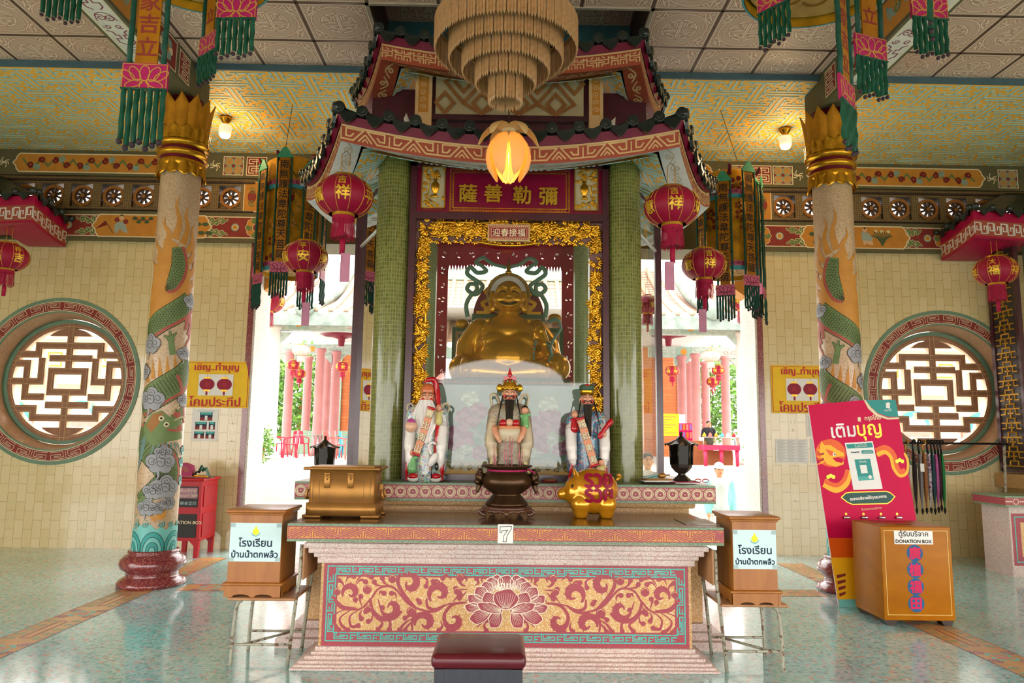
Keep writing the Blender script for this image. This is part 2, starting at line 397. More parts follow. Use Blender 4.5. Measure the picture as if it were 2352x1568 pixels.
# floor with inlaid bands
fl = MB(); fl.bb((-9, -5, -.2), (9, 10.42, 0), 'floorstone')
mat('band_tan', 'd8a468', .3, coat=.3); mat('band_green', '8aa884', .3); mat('band_purple', '93506a', .3); mat('band_aqua', '6ccac6', .3); mat('band_pink', 'cf9088', .3); mat('band_white', 'e8dcc8', .3)
def floor_band(cx, y0, y1, horiz=False):
    fn = (lambda u, v, d: Vector((v, cx+u, d))) if horiz else (lambda u, v, d: Vector((cx+u, v, d)))
    c = Cv(fl, fn, .0006); hw = .155
    c.rect((-hw, y0), (hw, y1), 'band_tan', 1)
    for e in (-hw, hw): c.stroke([(e, y0), (e, y1)], .008, 'band_purple', 2)
    y = y0+.1; k = 0
    while y < y1-.25:
        c.mir = 0
        if k % 2 == 0:
            m = y+.17
            c.mir = None; c.disc((0, m), .045, 'band_pink', 3, 14)
            for a in (.25, .75, 1.25, 1.75): c.stroke(arc((.055*cos(a*PI), m+.055*sin(a*PI)), .04, a*PI-1.9, a*PI+1.2, 8), .024, 'band_aqua', 2)
            c.mir = 0
            for sg in (-1, 1):
                sp = spiral((.105, m+sg*.105), .01, .042, .3, 1.1*sg, 14); c.stroke(sp, .03, 'band_purple', 2); c.stroke(sp, .004, 'band_white', 3)
            y += .36
        else:
            m = y+.33; c.mir = None
            ov = arc((0, m+.21), .035, 0, PI, 8)+arc((0, m-.21), .035, PI, TAU, 8); c.stroke(ov, .01, 'band_purple', 3, True)
            ov = arc((0, m+.23), .055, 0, PI, 8)+arc((0, m-.23), .055, PI, TAU, 8); c.stroke(ov, .004, 'band_white', 2, True)
            c.mir = 0
            for j in range(5):
                q = m-.24+j*.12; sp = spiral((.1, q), .008, .036, j, .9, 10); c.stroke(sp, .026, 'band_green', 2); c.stroke([(.07, q+.05), (.13, q+.02)], .005, 'band_white', 3)
            y += .66
        k += 1; c.mir = None
floor_band(-3.46, 1.0, 7.3); floor_band(-3.46, 7.9, 9.2); floor_band(3.555, 1.0, 7.3); floor_band(3.555, 7.9, 9.2)
floor_band(7.45, -3.1, -1.2, True); floor_band(7.45, 1.3, 3.2, True)
fl.build('floor', kind='structure')

# back wall, left and right of the doorway, each pierced by a round window
WL, WR, WZ, RO = -5.947, 6.017, 2.174, 1.116
RH, RL = .925, .845
def yplane(u, v, d): return Vector((u, YW+d, v))
def wall(name, x0, x1, c):
    b = MB(); circ = [(c+RH*cos(TAU*i/72), WZ+RH*sin(TAU*i/72)) for i in range(72)]
    b.prism([(x0, 0), (x1, 0), (x1, 4.09), (x0, 4.09)], yplane, 0, .58, 'walltile', holes=[list(reversed(circ))])
    cv = Cv(b, planexz(YW), .0006)
    n = int(math.floor(x0/.117)); 
    while n*.117 < x1:
        x = (n+.5)*.117
        if n % 4 == 1 and x0+.06 < x < x1-.06:
            k = 0; z = .06
            while z < 4.0:
                if math.hypot(x-c, z-WZ) > RO+.1:
                    for a0, a1 in ((-1.2, .75), (PI-.75, PI+1.2)):
                        cv.ring((x, z+.06), .03, .005, 'wreath', 1, 6, a0, a1)
                    cv.disc((x, z-.045), .009, 'figmark', 1, 6); cv.disc((x, z-.062), .014, 'figmark', 1, 6, .006)
                z += .232
        n += 1
    return b.build(name, kind='structure')
mat('wreath', 'a8ad70', .4); mat('figmark', 'd0a878', .4)
wall('wall_back_left', -9, DL, WL); wall('wall_back_right', DR, 9, WR)
sw = MB(); sw.bb((-9.2, 4, 0), (-9, 10.4, 5.42), 'walltile'); sw.bb((-9.2, -5, 3.4), (-9, 4, 5.42), 'walltile'); sw.build('wall_left', kind='structure')
sw = MB(); sw.bb((9, 4, 0), (9.2, 10.4, 5.42), 'walltile'); sw.bb((9, -5, 3.4), (9.2, 4, 5.42), 'walltile'); sw.build('wall_right', kind='structure')
sw = MB(); sw.prism([(-9, 2.8), (-1.5, 2.8)]+[(-1.5*cos(PI*k/10), 2.8+.55*sin(PI*k/10)) for k in range(1, 10)]+[(1.5, 2.8), (9, 2.8), (9, 5.42), (-9, 5.42)], lambda u, v, d: Vector((u, -5-d, v)), 0, .3, 'walltile'); sw.build('wall_front', kind='structure')
# doorway: maroon edge strip and pale stone reveal on both sides
for k, (x, s) in enumerate(((DL, -1), (DR, 1))):
    b = MB(); b.bb((x, YW-.012, 0), (x+s*.075, YW+.03, 4.09), 'granite_maroon'); b.bb((x-s*.03, YW-.004, 0), (x, YW+.6, 4.09), 'granite_white')
    b.build('trim_%d' % (k+1), kind='structure')
for s in (-1, 1):                                                         # painted brackets under the lintel
    x = DL+.03 if s < 0 else DR-.03
    t = MB(); t.prism([(0, 0), (.17, .12), (.17, .6), (0, .6)], lambda u, v, d: Vector((x-s*u, YW+.28+d, 3.49+v)), 0, .3, 'orange')
    c = Cv(t, planexz(YW+.28)); c.stroke(spiral((x-s*.08, 3.8), .01, .06, 0, 1.6), .014, 'darkred'); c.stroke(spiral((x-s*.09, 3.98), .01, .05, 2, -1.4), .014, 'darkred')
    t.build('bracket', label='orange painted wooden bracket at the top %s corner of the doorway' % ('left' if s < 0 else 'right'), cat='bracket', group='doorway brackets')

# round windows: key-pattern ring, coved reveal, pierced lattice
wood('lat_wood', '8a5a3c', '9c6a48', .5, 4, (3, 3, 3)); mat('lat_line', 'c8a070', .5); mat('lat_edge', 'f2dcc4', .6)
terrazzo('cove', 'bf9a78', ['b08a68', 'cdaa8a', 'a67c5c'], 200, .45, cover=.5)
LP = lambda *a: list(a)
def lattice(b, fn, d0, d1, line):
    R = lambda x0, z0, x1, z1: [(x0, z0), (x1, z0), (x1, z1), (x0, z1)]
    w = .055; bars = []; kk = [0]
    def path(pts): bars.append(pts)
    for s in (-1, 1):
        path([(0, 0.2*s), (0, .95*s)]); path([(-.32, .38*s), (.32, .38*s)])
        path([(-.93, .44*s), (-.5, .44*s), (-.5, .585*s), (.5, .585*s), (.5, .44*s), (.93, .44*s)])
        path([(s*.97, 0), (s*.43, 0), (s*.43, .33)]); path([(s*.95, .29), (s*.66, .29), (s*.66, -.25), (s*.4, -.25)])
    path([(-.27, -.17), (.27, -.17), (.27, .17), (-.27, .17), (-.27, -.17)])
    for P in bars:
        for i in range(len(P)-1):
            (xa, za), (xb, zb) = P[i], P[i+1]; h = w
            hx_, hz_ = (h-.003, h) if za == zb else (h, h-.003); x0, x1, z0, z1 = min(xa, xb)-hx_, max(xa, xb)+hx_, min(za, zb)-hz_, max(za, zb)+hz_
            if len(P) == 2 or True:
                if i == 0 and P[0] != P[-1]:
                    if abs(xa) > .9: pass
                    elif za == zb: x0, x1 = (x0+(h if xa < xb else 0), x1-(h if xa > xb else 0))
            kk[0] += 1; b.prism(R(x0, z0, x1, z1), fn, d0+kk[0]*.0005, d1-kk[0]*.0005, 'lat_wood', 'lat_edge')
        if line:
            c = Cv(b, lambda u, v, d: fn(u, v, d0-.0005-d), .0008)
            for sg in (-1, 1):
                Q = []
                for i, p in enumerate(P):
                    a = P[i-1] if i else None; q = P[i+1] if i < len(P)-1 else None
                    if P[0] == P[-1] and a is None: a = P[-2]
                    if P[0] == P[-1] and q is None: q = P[1]
                    e1 = Vector((p[0]-a[0], p[1]-a[1])).normalized() if a else None; e2 = Vector((q[0]-p[0], q[1]-p[1])).normalized() if q else None
                    e1 = e1 or e2; e2 = e2 or e1; n1 = Vector((-e1.y, e1.x)); n2 = Vector((-e2.y, e2.x)); o = n1+n2
                    o = o/max(.5, o.dot(n1)); Q.append((p[0]+sg*.036*o.x, p[1]+sg*.036*o.y))
                c.stroke(Q, .008, 'lat_line', 1)
    for s in (-1, 1):
        A = arc((0, .35*s), .52, PI/2-.72, PI/2+.72, 14); A = [(x, s*abs(z-.35*s)*1+.35*s) if s > 0 else (x, -.35-abs(z+.35)) for x, z in A]
        b.prism(A if s > 0 else list(reversed(A)), fn, d0, d1, 'lat_wood', 'lat_edge')
def fret_ring(c, R1, R2, n, m):
    """running key between two radii, n repeats"""
    P = [(0, .1), (0, .9), (.86, .9), (.86, .38), (.3, .38), (.3, .58), (.66, .58)]; P2 = [(.93, .1), (.14, .1), (.14, .72), (.72, .72)]
    for k in range(n):
        for Q in (P, P2):
            pts = []
            for i in range(len(Q)-1):
                for t in range(4): pts.append([Q[i][j]+(Q[i+1][j]-Q[i][j])*t/4 for j in (0, 1)])
            pts.append(Q[-1])
            f = -1 if k % 2 else 1
            c.stroke([((R1+(R2-R1)*v)*cos(TAU*(k+.5+f*(u-.5))/n), (R1+(R2-R1)*v)*sin(TAU*(k+.5+f*(u-.5))/n)) for u, v in pts], .0052, m, 2)
for k, cx in enumerate((WL, WR)):
    b = MB()
    b.lathe([(RH, 0), (RH, .012), (RO, .012), (RO, 0)], (0, 0, 0), 'olive2', 72, False, T=Matrix.Translation((cx, YW, WZ))@Matrix.Rotation(PI/2, 4, 'X'), caps=False) if 'olive2' in MATS else None
    mat('ringgreen', '6f8a72', .5) if 'ringgreen' not in MATS else None
    RM = Matrix.Translation((cx, YW, WZ))@Matrix.Rotation(PI/2, 4, 'X')
    b.lathe([(RH-.01, -.01), (RH-.01, .014), (RO, .014), (RO, 0)], (0, 0, 0), 'ringgreen', 72, False, T=RM, caps=False)
    cv = Cv(b, lambda u, v, d: Vector((cx+u, YW-.0145-d, WZ+v)), .0008)
    cv.ring((0, 0), 1.0, .125, 'maroon', 1, 72); cv.ring((0, 0), 1.0-.0625, .008, 'creamline', 2, 72); cv.ring((0, 0), 1.0+.0625, .008, 'creamline', 2, 72)
    fret_ring(cv, .945, 1.055, 28, 'creamline')
    w = b.build('window_%d' % (k+1), kind='structure')
    b = MB(); prof = [(RH, .0)]+[(RH-.015-.055*sin(PI/2*i/6), -.02-.2*i/6) for i in range(7)]; b.lathe(prof, (0, 0, 0), 'cove', 72, T=RM, caps=False); b.build('reveal', w, w=False)
    b = MB(); b.lathe([(RL+.005, -.2), (RL+.005, -.235), (RL-.045, -.235)], (0, 0, 0), 'ringgreen', 72, False, T=RM, caps=False); b.build('green_border', w, w=False)
    b = MB(); fn = lambda u, v, d: Vector((cx+u*RL, YW+.24+d, WZ+v*RL))
    circ = lambda r: [(r*cos(TAU*i/60), r*sin(TAU*i/60)) for i in range(60)]
    b.prism(circ(.98), fn, 0, .1, 'lat_wood', 'lat_edge', holes=[list(reversed(circ(.875)))])
    Cv(b, lambda u, v, d: fn(u, v, -d), .0008).ring((0, 0), .9, .008, 'lat_line', 1, 60)
    lattice(b, fn, 0, .1, True); b.build('lattice', w, label='brown pierced lattice in the round window', w=False)

# painted bands above the wall
def at_x(px, py): return at(px, py, YW).x
def ogee(c, x0, x1, z0, z1, fill, d=.09, l=2):
    zm = (z0+z1)/2; q = (z1-z0)/2
    def side(x, s): return [(x+s*d, z1), (x+s*d*.55, z1-q*.35), (x+s*d*.5, z1-q*.6), (x, zm), (x+s*d*.5, z0+q*.6), (x+s*d*.55, z0+q*.35), (x+s*d, z0)]
    P = side(x0, 1)+list(reversed(side(x1, -1)))
    c.poly(P, fill, l); c.stroke(P, .016, 'creamline', l+1, True)
def vine(c, x0, x1, z0, z1, m='leafgreen', l=3, edge='creamline'):
    w, h = x1-x0, z1-z0
    for s in (1, -1):
        f = lambda x, z: (x0+w*x, (z0+z1)/2+s*h*z)
        P = spline([f(.95, .04), f(.8, .1), f(.66, .28), f(.45, .4), f(.3, .3), f(.2, .4)], 5)
        if edge: c.stroke(P, .05*h/.33, edge, l-.4, fw=lambda t: 1-.4*t)
        c.stroke(P, .036*h/.33, m, l, fw=lambda t: 1-.4*t)
        for (u, v, r, a, tn) in ((.62, .2, .11, 2.2, 1.1), (.8, .33, .1, -.6, -1.1), (.42, .26, .09, 1, 1.1), (.9, .2, .08, 2.5, -1)):
            q = f(u, v); sp = spiral(q, r*h*.15, r*h, a*s, tn*s, 10)
            if edge: c.stroke(sp, .045*h/.33, edge, l-.4)
            c.stroke(sp, .032*h/.33, m, l)
def flower4(c, x, z, r, m1, m2, l=3):
    for k in range(4):
        a = PI/4+k*PI/2; q = (x+r*.55*cos(a), z+r*.55*sin(a))
        c.disc(q, r*.42, m2, l, 10); c.disc(q, r*.33, m1, l+.5, 10); c.disc(q, r*.2, m2, l+1, 8); c.disc(q, r*.14, m1, l+1.3, 8)
    c.disc((x, z), r*.25, m2, l+1.5, 10); c.disc((x, z), r*.17, 'maroon', l+2, 10)
def daisy(c, x, z, r, l=4):
    for k in range(12): c.disc((x+r*.8*cos(k*TAU/12), z+r*.8*sin(k*TAU/12)), r*.24, 'greyteal', l, 6)
    c.disc((x, z), r*.72, 'cream', l+.4, 14); c.disc((x, z), r*.55, 'orange', l+.8, 12)
def floral_panel(c, x0, x1, z0, z1, flip):
    c.rect((x0, z0), (x1, z1), 'maroon', 2); c.stroke([(x0, z0), (x1, z0), (x1, z1), (x0, z1)], .014, 'creamline', 2.5, True)
    w = x1-x0; g = (lambda t: x0+w*t) if not flip else (lambda t: x1-w*t); zm = (z0+z1)/2
    for k in range(5):
        a = -PI/2+PI*(k+.5)/5; r = (z1-z0)*.36; q = (g(0)+(r*cos(a) if not flip else -r*cos(a)), zm+r*sin(a))
        c.disc(q, .055, 'creamline', 3, 8); c.disc(q, .048, ('leafgreen', 'orange')[k % 2], 3.4, 8)
    daisy(c, g(.42), zm, .055)
    vine(c, g(.45), g(1.0), z0, z1)
def key_square(c, x0, x1, z0, z1):
    c.rect((x0, z0), (x1, z1), 'maroon', 2); c.stroke([(x0, z0), (x1, z0), (x1, z1), (x0, z1)], .012, 'creamline', 2.5, True)
    w, h = x1-x0, z1-z0; f = lambda x, z: (x0+w*x, z0+h*z); lw = .014
    for P in ([(.5, .08), (.5, .92)], [(.12, .88), (.88, .88)], [(.12, .88), (.12, .64), (.38, .64)], [(.88, .88), (.88, .64), (.62, .64)], [(.25, .76), (.75, .76)],
              [(.12, .5), (.88, .5)], [(.12, .5), (.12, .12), (.4, .12)], [(.88, .5), (.88, .12), (.6, .12)], [(.25, .38), (.75, .38)], [(.25, .38), (.25, .24), (.75, .24), (.75, .38)]):
        c.stroke([f(*p) for p in P], lw, 'creamline', 3)
def scrollwork(c, x0, x1, z0, z1, n):
    w = (x1-x0)/n; zm = (z0+z1)/2; h = z1-z0
    for k in range(n):
        x = x0+w*(k+.5); s = 1 if k % 2 else -1
        c.stroke(spline([(x-w*.55, zm-s*h*.22), (x-w*.2, zm+s*h*.25), (x+w*.2, zm-s*h*.1), (x+w*.5, zm+s*h*.2)], 5), .028, 'leafgreen', 3)
        for j, (u, v, t) in enumerate(((-.25, .12, 1.3), (.22, -.14, -1.3), (.05, .22, 1.2))):
            c.stroke(spiral((x+u*w, zm+s*v*h), .008, h*.17, j*1.7, t*s, 12), .03, ('darkred', 'darkred', 'greyteal')[j], 3.4)
def motif(c, x, z, r):
    for k in range(6):
        a = -PI/2+(k % 3-1)*.8+(PI if k > 2 else 0); c.stroke(spline([(x, z), (x+r*.6*sin(a), z+r*.5*cos(a)), (x+r*.9*sin(a+.5), z+r*cos(a+.4))], 4), .012, 'creamline', 3)
YF = YW-.05
b = MB(); b.bb((-9, YF, 4.09), (9, YW+.58, 4.5), 'olive'); b.bb((-9, YF-.02, 4.08), (9, YF+.02, 4.115), 'granite_white' if 0 else 'olive')
c = Cv(b, planexz(YF), .0008); z0, z1 = 4.15, 4.44
xl = lambda p: at(p, 520, YF).x
for (a, q, e, f) in ((105, 218, 480, 590), (1745, 1843, 2082, 2168)):
    xs = [xl(p) for p in (a, q, e, f)]
    floral_panel(c, xs[0], xs[1]+.05, z0, z1, False); floral_panel(c, xs[2]-.05, xs[3], z0, z1, True)
    ogee(c, xs[1]-.04, xs[2]+.04, z0-.01, z1+.01, 'orange', .1, 4)
mat('figskin', 'd8b08a', .5); mat('figgrey', '9aa79c', .5); mat('figdark', '4a5a3a', .5)
def child_l(c, x, z):                                                      # boy with folded pennant, pine branch
    c.stroke([(x+.02, z-.11), (x-.1, z+.06)], .008, 'ink', 6); c.poly([(x-.1, z+.06), (x-.23, z-.06), (x-.07, z-.0)], 'darkred', 6)
    c.poly([(x+.04, z-.11), (x+.03, z+.0), (x+.06, z+.05), (x+.16, z+.05), (x+.2, z-.05), (x+.22, z-.11), (x+.15, z-.09), (x+.1, z-.05), (x+.08, z-.11)], 'figgrey', 6)
    c.disc((x+.06, z+.075), .035, 'maroon', 6.4); c.disc((x+.18, z+.05), .035, 'maroon', 6.4); c.disc((x+.12, z+.1), .034, 'figskin', 7); c.disc((x+.12, z+.12), .03, 'ink', 6.8)
    for i in range(5): c.disc((x+.3+i*.055, z+.1-(i % 2)*.05), .035, 'figdark', 6, 8, .025)
    c.stroke([(x+.28, z+.11), (x+.4, z+.07), (x+.55, z+.09)], .008, 'ink', 6)
def child_r(c, x, z):
    c.disc((x, z+.1), .034, 'figskin', 7); c.disc((x, z+.125), .014, 'ink', 7.2); c.poly([(x-.05, z+.07), (x+.05, z+.06), (x+.11, z-.02), (x+.1, z-.06), (x-.04, z-.05)], 'figgrey', 6.5)
    c.poly([(x-.03, z-.05), (x+.1, z-.05), (x+.11, z-.12), (x+.05, z-.11), (x+.03, z-.09), (x-.02, z-.12)], 'figskin', 6.2); c.disc((x+.12, z+.05), .035, 'orange', 6.4)
    for i in range(11):
        a = .35+i*.24; c.stroke(spline([(x+.24, z-.12), (x+.24+.07*cos(a), z-.02*abs(cos(a))), (x+.24+.16*cos(a), z+.1*sin(a)-.02)], 4), .013, 'figdark', 6)
    for i in range(3): c.disc((x+.15+i*.09, z+.08), .024, 'cream', 6.4, 8); c.disc((x-.45+i*.03, z+.02), .05, 'figdark', 6, 10)
    c.disc((x-.42, z+.08), .06, 'maroon', 6.2, 10, .035)
child_l(c, xl(258), 4.3); child_r(c, xl(1985), 4.3)
for px in (455, 1865): 
    for i in range(4): c.disc((xl(px)+i*.05, 4.33-(i % 2)*.12), .05, 'figdark', 6, 8, .03)
for px in (660, 900, 1120, 1330, 1560):
    floral_panel(c, xl(px)-.4, xl(px)+.02, z0, z1, False)
b.build('trim_3', kind='structure')
b = MB(); b.bb((-9, YF, 5.0), (9, YW+.58, ZC), 'olive'); c = Cv(b, planexz(YF), .0008); z0, z1 = 5.04, 5.3
xu = lambda p: at(p, 372, YF).x
for (p, q) in ((30, 480), (705, 1010), (1300, 1640), (1852, 2260)): ogee(c, xu(p), xu(q), z0, z1, 'orange', .09); scrollwork(c, xu(p)+.15, xu(q)-.15, z0, z1, max(3, int((xu(q)-xu(p))/.34)))
for p in (10, 495, 1655, 1832, 2275): motif(c, xu(p), 5.17, .08)
for p in (537, 1698, 1797, 2312): 
    x = xu(p); c.rect((x-.135, z0), (x+.135, z1), 'maroon', 2); c.stroke([(x-.135, z0), (x+.135, z0), (x+.135, z1), (x-.135, z1)], .012, 'creamline', 2.5, True); flower4(c, x, 5.17, .16, 'orange', 'greyteal')
for p in (590, 1748): key_square(c, xu(p)-.135, xu(p)+.135, z0, z1)
b.build('trim_4', kind='structure')
# pierced transom with a row of spoked wheels
LX = [at(p, 445, YW).x for p in (-18, 53, 120, 187, 258, 328, 394, 460, 528)]; RX = [at(p, 470, YW).x for p in (1802, 1868, 1935, 2003, 2068, 2134, 2198, 2265, 2330)]
b = MB(); zt0, zt1 = 4.5, 5.0; zw = 4.74
for xs, x0, x1 in ((LX, -9, -3.46), (RX, 3.56, 9)):
    hs = [[(x-.148, zw+.155), (x+.148, zw+.155), (x+.148, zw-.165), (x-.148, zw-.165)] for x in xs]
    b.prism([(x0, zt0), (x1, zt0), (x1, zt1), (x0, zt1)], yplane, 0, .3, 'mosaic_brown', 'darkpanel', holes=hs)
    b.bb((x0, YW-.03, 4.93), (x1, YW+.02, 4.955), 'darkpanel'); b.bb((x0, YW-.03, 4.52), (x1, YW+.02, 4.535), 'darkpanel')
b.bb((-3.46, YW, zt0), (3.56, YW+.3, zt1), 'olive')
c = Cv(b, planexz(YW), .0008)
for px in (579, 1752):
    x = at(px, 450, YW).x; c.rect((x-.11, 4.54), (x+.11, 4.96), 'orange', 2); c.stroke([(x-.11, 4.54), (x+.11, 4.54), (x+.11, 4.96), (x-.11, 4.96)], .012, 'creamline', 3, True)
    c.disc((x, 4.75), .06, 'maroon', 3, 10, .09); c.stroke(spiral((x, 4.83), .01, .05, 0, 1.4), .014, 'leafgreen', 4); c.stroke(spiral((x, 4.66), .01, .05, 3, 1.4), .014, 'leafgreen', 4)
tr = b.build('trim_5', kind='structure')
mat('wheelring', 'a06a34', .5); mat('wheeldark', '4a3424', .5)
g0 = None
for x in LX+RX:
    if g0 is None:
        b = MB(); M4 = Matrix.Rotation(PI/2, 4, 'X')
        b.lathe([(.098, -.03), (.135, -.03), (.135, .02), (.098, .02)], (0, 0, 0), 'wheelring', 28, False, T=M4, caps=False)
        b.lathe([(.0, -.04), (.022, -.04), (.022, .03), (.0, .03)], (0, 0, 0), 'wheelring', 12, False, T=M4)
        for k in range(8):
            a = k*TAU/8+PI/8
            b.prism([(.02*cos(a-.5), .02*sin(a-.5)), (.1*cos(a-.16), .1*sin(a-.16)), (.1*cos(a+.16), .1*sin(a+.16)), (.02*cos(a+.5), .02*sin(a+.5))], lambda u, v, d: Vector((u, d, v)), -.015, .02, 'wheeldark')
        b.prism([(-.135, -.15), (.135, -.15), (.135, -.06)]+arc((0, 0), .13, -.5, -PI+.5, 10)+[(-.135, -.06)], lambda u, v, d: Vector((u, d, v)), .0, .03, 'mosaic_brown')
        b.box((0, -.02, -.135), (.04, .02, .02), 'wheelring')
        g0 = b.build('wheel_grille', tr, w=False); g0.location = (x, YW+.05, zw); g0.scale = (1.1, 1, 1.1)
    else: copy_tree(g0, tr, loc=(x, YW+.05, zw))

# ceiling with raised fret pattern over the back of the hall
def fretfield(b, fn, u0, u1, v0, v1, U, base, bar, hgt, pu=0, pv=0, wf=.46):
    """woven blocks of three bars with stubs, pitch U"""
    hw = wf*U/2; rects = []
    i0, i1 = int((u0-pu)/(5*U))-2, int((u1-pu)/(5*U))+2; j0, j1 = int((v0-pv)/(5*U))-2, int((v1-pv)/(5*U))+2
    for i in range(i0, i1+1):
        for j in range(j0, j1+1):
            cx, cy = pu+5*U*i, pv+5*U*j; V = (i+j) % 2 == 0
            bars = [(-1, -3, 3), (0, -4, 4), (1, -3, 3)]; st = [(-1, -2), (-1, 2), (1, -2), (1, 2)]
            for (o, a, e) in bars:
                r = (o*U-hw, a*U, o*U+hw, e*U); rects.append(tuple((cx+r[0], cy+r[1], cx+r[2], cy+r[3]) if V else (cx+r[1], cy+r[0], cx+r[3], cy+r[2])))
            for (o, a) in st:
                r = (min(o, 2*o)*U, a*U-hw, max(o, 2*o)*U, a*U+hw); rects.append(tuple((cx+r[0], cy+r[1], cx+r[2], cy+r[3]) if V else (cx+r[1], cy+r[0], cx+r[3], cy+r[2])))
    for (a, c_, d, e) in rects:
        a, d, c_, e = max(a, u0), min(d, u1), max(c_, v0), min(e, v1)
        if d-a < .003 or e-c_ < .003: continue
        q = [fn(a, c_, hgt), fn(d, c_, hgt), fn(d, e, hgt), fn(a, e, hgt), fn(a, c_, 0), fn(d, c_, 0), fn(d, e, 0), fn(a, e, 0)]
        b.add(q, [(0, 1, 2, 3), (4, 5, 1, 0), (5, 6, 2, 1), (6, 7, 3, 2), (7, 4, 0, 3)], bar)
b = MB(); b.bb((-9, 7.44, ZC), (9, 10.4, ZC+.1), 'fret_base')
ph = atz(714.6, 196, ZC)
fretfield(b, lambda u, v, d: Vector((u, v, ZC-d)), -9, 9, 7.47, YF, .0625, 'fret_base', 'fret_bar', .005, ph.x, ph.y, .37)
b.bb((-9, 7.42, ZC-.01), (-1.28, 7.445, ZT+.02), 'slateblue'); b.bb((1.34, 7.42, ZC-.01), (9, 7.445, ZT+.02), 'slateblue'); b.bb((-1.28, 7.42, ZC-.01), (1.34, 7.445, 5.96), 'recessteal')
b.build('ceiling_fret', kind='structure')

# ceiling of moulded square tiles, with a recess above the shrine
P_, XC = .655, .03; YL = 6.27
def ctile(b, x0, y0, x1, y1, z):
    cx, cy = x0+P_/2, y0+P_/2; c = Cv(b, lambda u, v, d: Vector((cx+u, cy+v, z-d)), .001)
    if x1-x0 < .6 or y1-y0 < .6:
        pass
    h = P_/2
    def ins(P): return all(x0-1e-6 <= cx+p[0] <= x1+1e-6 and y0-1e-6 <= cy+p[1] <= y1+1e-6 for p in P)
    def S(P, w, closed=False):
        if ins(P): c.stroke(P, w, 'tile_line', 1, closed)
        else:
            run = []
            for p in (P+[P[0]] if closed else P):
                if ins([p]): run.append(p)
                else:
                    if len(run) > 1: c.stroke(run, w, 'tile_line', 1)
                    run = []
            if len(run) > 1: c.stroke(run, w, 'tile_line', 1)
    for d, w in ((.028, .009), (.045, .004)):
        e = h-d; Q = []
        for (a, q) in (((-e, -e), (e, -e)), ((e, -e), (e, e)), ((e, e), (-e, e)), ((-e, e), (-e, -e))):
            Q += [(a[0]+(q[0]-a[0])*t/8, a[1]+(q[1]-a[1])*t/8) for t in range(8)]
        S(Q, w, True)
    C = lambda r, n=40: [(r*cos(TAU*i/n), r*sin(TAU*i/n)) for i in range(n)]
    S(C(.262), .009, True); S(C(.245), .003, True)
    for r in (.232, .22, .208, .196, .184): S(C(r, 32), .0035, True)
    for k in range(8): S(arc((0, 0), .162, k*TAU/8+.06, (k+1)*TAU/8-.06, 5), .013)
    # stylised character: mirrored bars
    for s in (-1, 1):
        for Q in ([(s*.008, .145), (s*.008, -.14)], [(s*.03, .14), (s*.03, .1), (s*.12, .08)], [(s*.05, .1), (s*.1, .065), (s*.05, .065)], [(s*.008, .04), (s*.14, .04)], [(s*.03, .015), (s*.145, .015)],
                  [(s*.03, -.01), (s*.11, -.01)], [(s*.035, -.035), (s*.035, -.125)], [(s*.06, -.035), (s*.145, -.035)], [(s*.06, -.06), (s*.06, -.12), (s*.09, -.12)], [(s*.085, -.06), (s*.14, -.06)], [(s*.11, -.05), (s*.11, -.1)]): S(Q, .009)
    rr = random.Random(3)
    for sx in (-1, 1):
        for sy in (-1, 1):
            for Q in ([(.27, .11), (.2, .19)], [(.27, .16), (.22, .27)], [(.2, .19), (.27, .22)], [(.2, .19), (.19, .27)], [(.15, .23), (.19, .27)], [(.24, .15), (.27, .13)], [(.23, .22), (.27, .27)], [(.12, .25), (.15, .27)], [(.25, .08), (.27, .09)]): S([(sx*a, sy*q) for a, q in Q], .009)
b = MB(); iy0 = -9; 
def ceil_rect(x0, x1, y0, y1, z): b.add([(x0, y0, z), (x1, y0, z), (x1, y1, z), (x0, y1, z)], [(0, 1, 2, 3)], 'tile_base')
xa, xb = XC-2*P_, XC+2*P_
ceil_rect(-9, 9, -5, YL, ZT); ceil_rect(-9, xa, YL, 7.44, ZT); ceil_rect(xb, 9, YL, 7.44, ZT); ceil_rect(xa, xb, YL, 7.44, 5.94)
for i in range(-13, 13):
    for j in range(-6, 2):
        x, y = XC+i*P_, YL+j*P_
        if x < -8.6 or x > 8: continue
        rec = j >= 0 and -2 <= i < 2
        ctile(b, x, y, x+P_, min(y+P_, 7.43), 5.94 if rec else ZT)
for i in range(-13, 14):
    x = XC+i*P_
    for (ya, yb, z) in ((-1, YL, ZT), (YL, 7.44, 5.94 if -2 < i < 2 else ZT)): b.bb((x-.012, ya, z-.006), (x+.012, yb, z+.01), 'tile_grid')
for j in range(-10, 2):
    y = YL+j*P_
    b.bb((-9, y-.012, ZT-.006), (9 if j < 1 else xa, y+.012, ZT+.01), 'tile_grid')
    if j == 1: b.bb((xb, y-.012, ZT-.006), (9, y+.012, ZT+.01), 'tile_grid'); b.bb((xa, y-.012, 5.934), (xb, y+.012, 5.95), 'tile_grid')
mat('edgebead', 'd8cbb8', .25, .5)
for (a, q) in (((xa-.02, YL-.02, ZT-.012), (xa+.012, 7.42, ZT+.02)), ((xb-.012, YL-.02, ZT-.012), (xb+.02, 7.42, ZT+.02)), ((xa-.02, YL-.02, ZT-.012), (xb+.02, YL+.012, ZT+.02))): b.bb(a, q, 'edgebead')
for (a, q) in (((xa-.05, YL, ZT+.01), (xa, 7.44, 5.96)), ((xb, YL, ZT+.01), (xb+.05, 7.44, 5.96)), ((xa-.05, YL-.05, ZT+.01), (xb+.05, YL, 5.96))): b.bb(a, q, 'darkpanel')
b.build('ceiling', kind='structure')

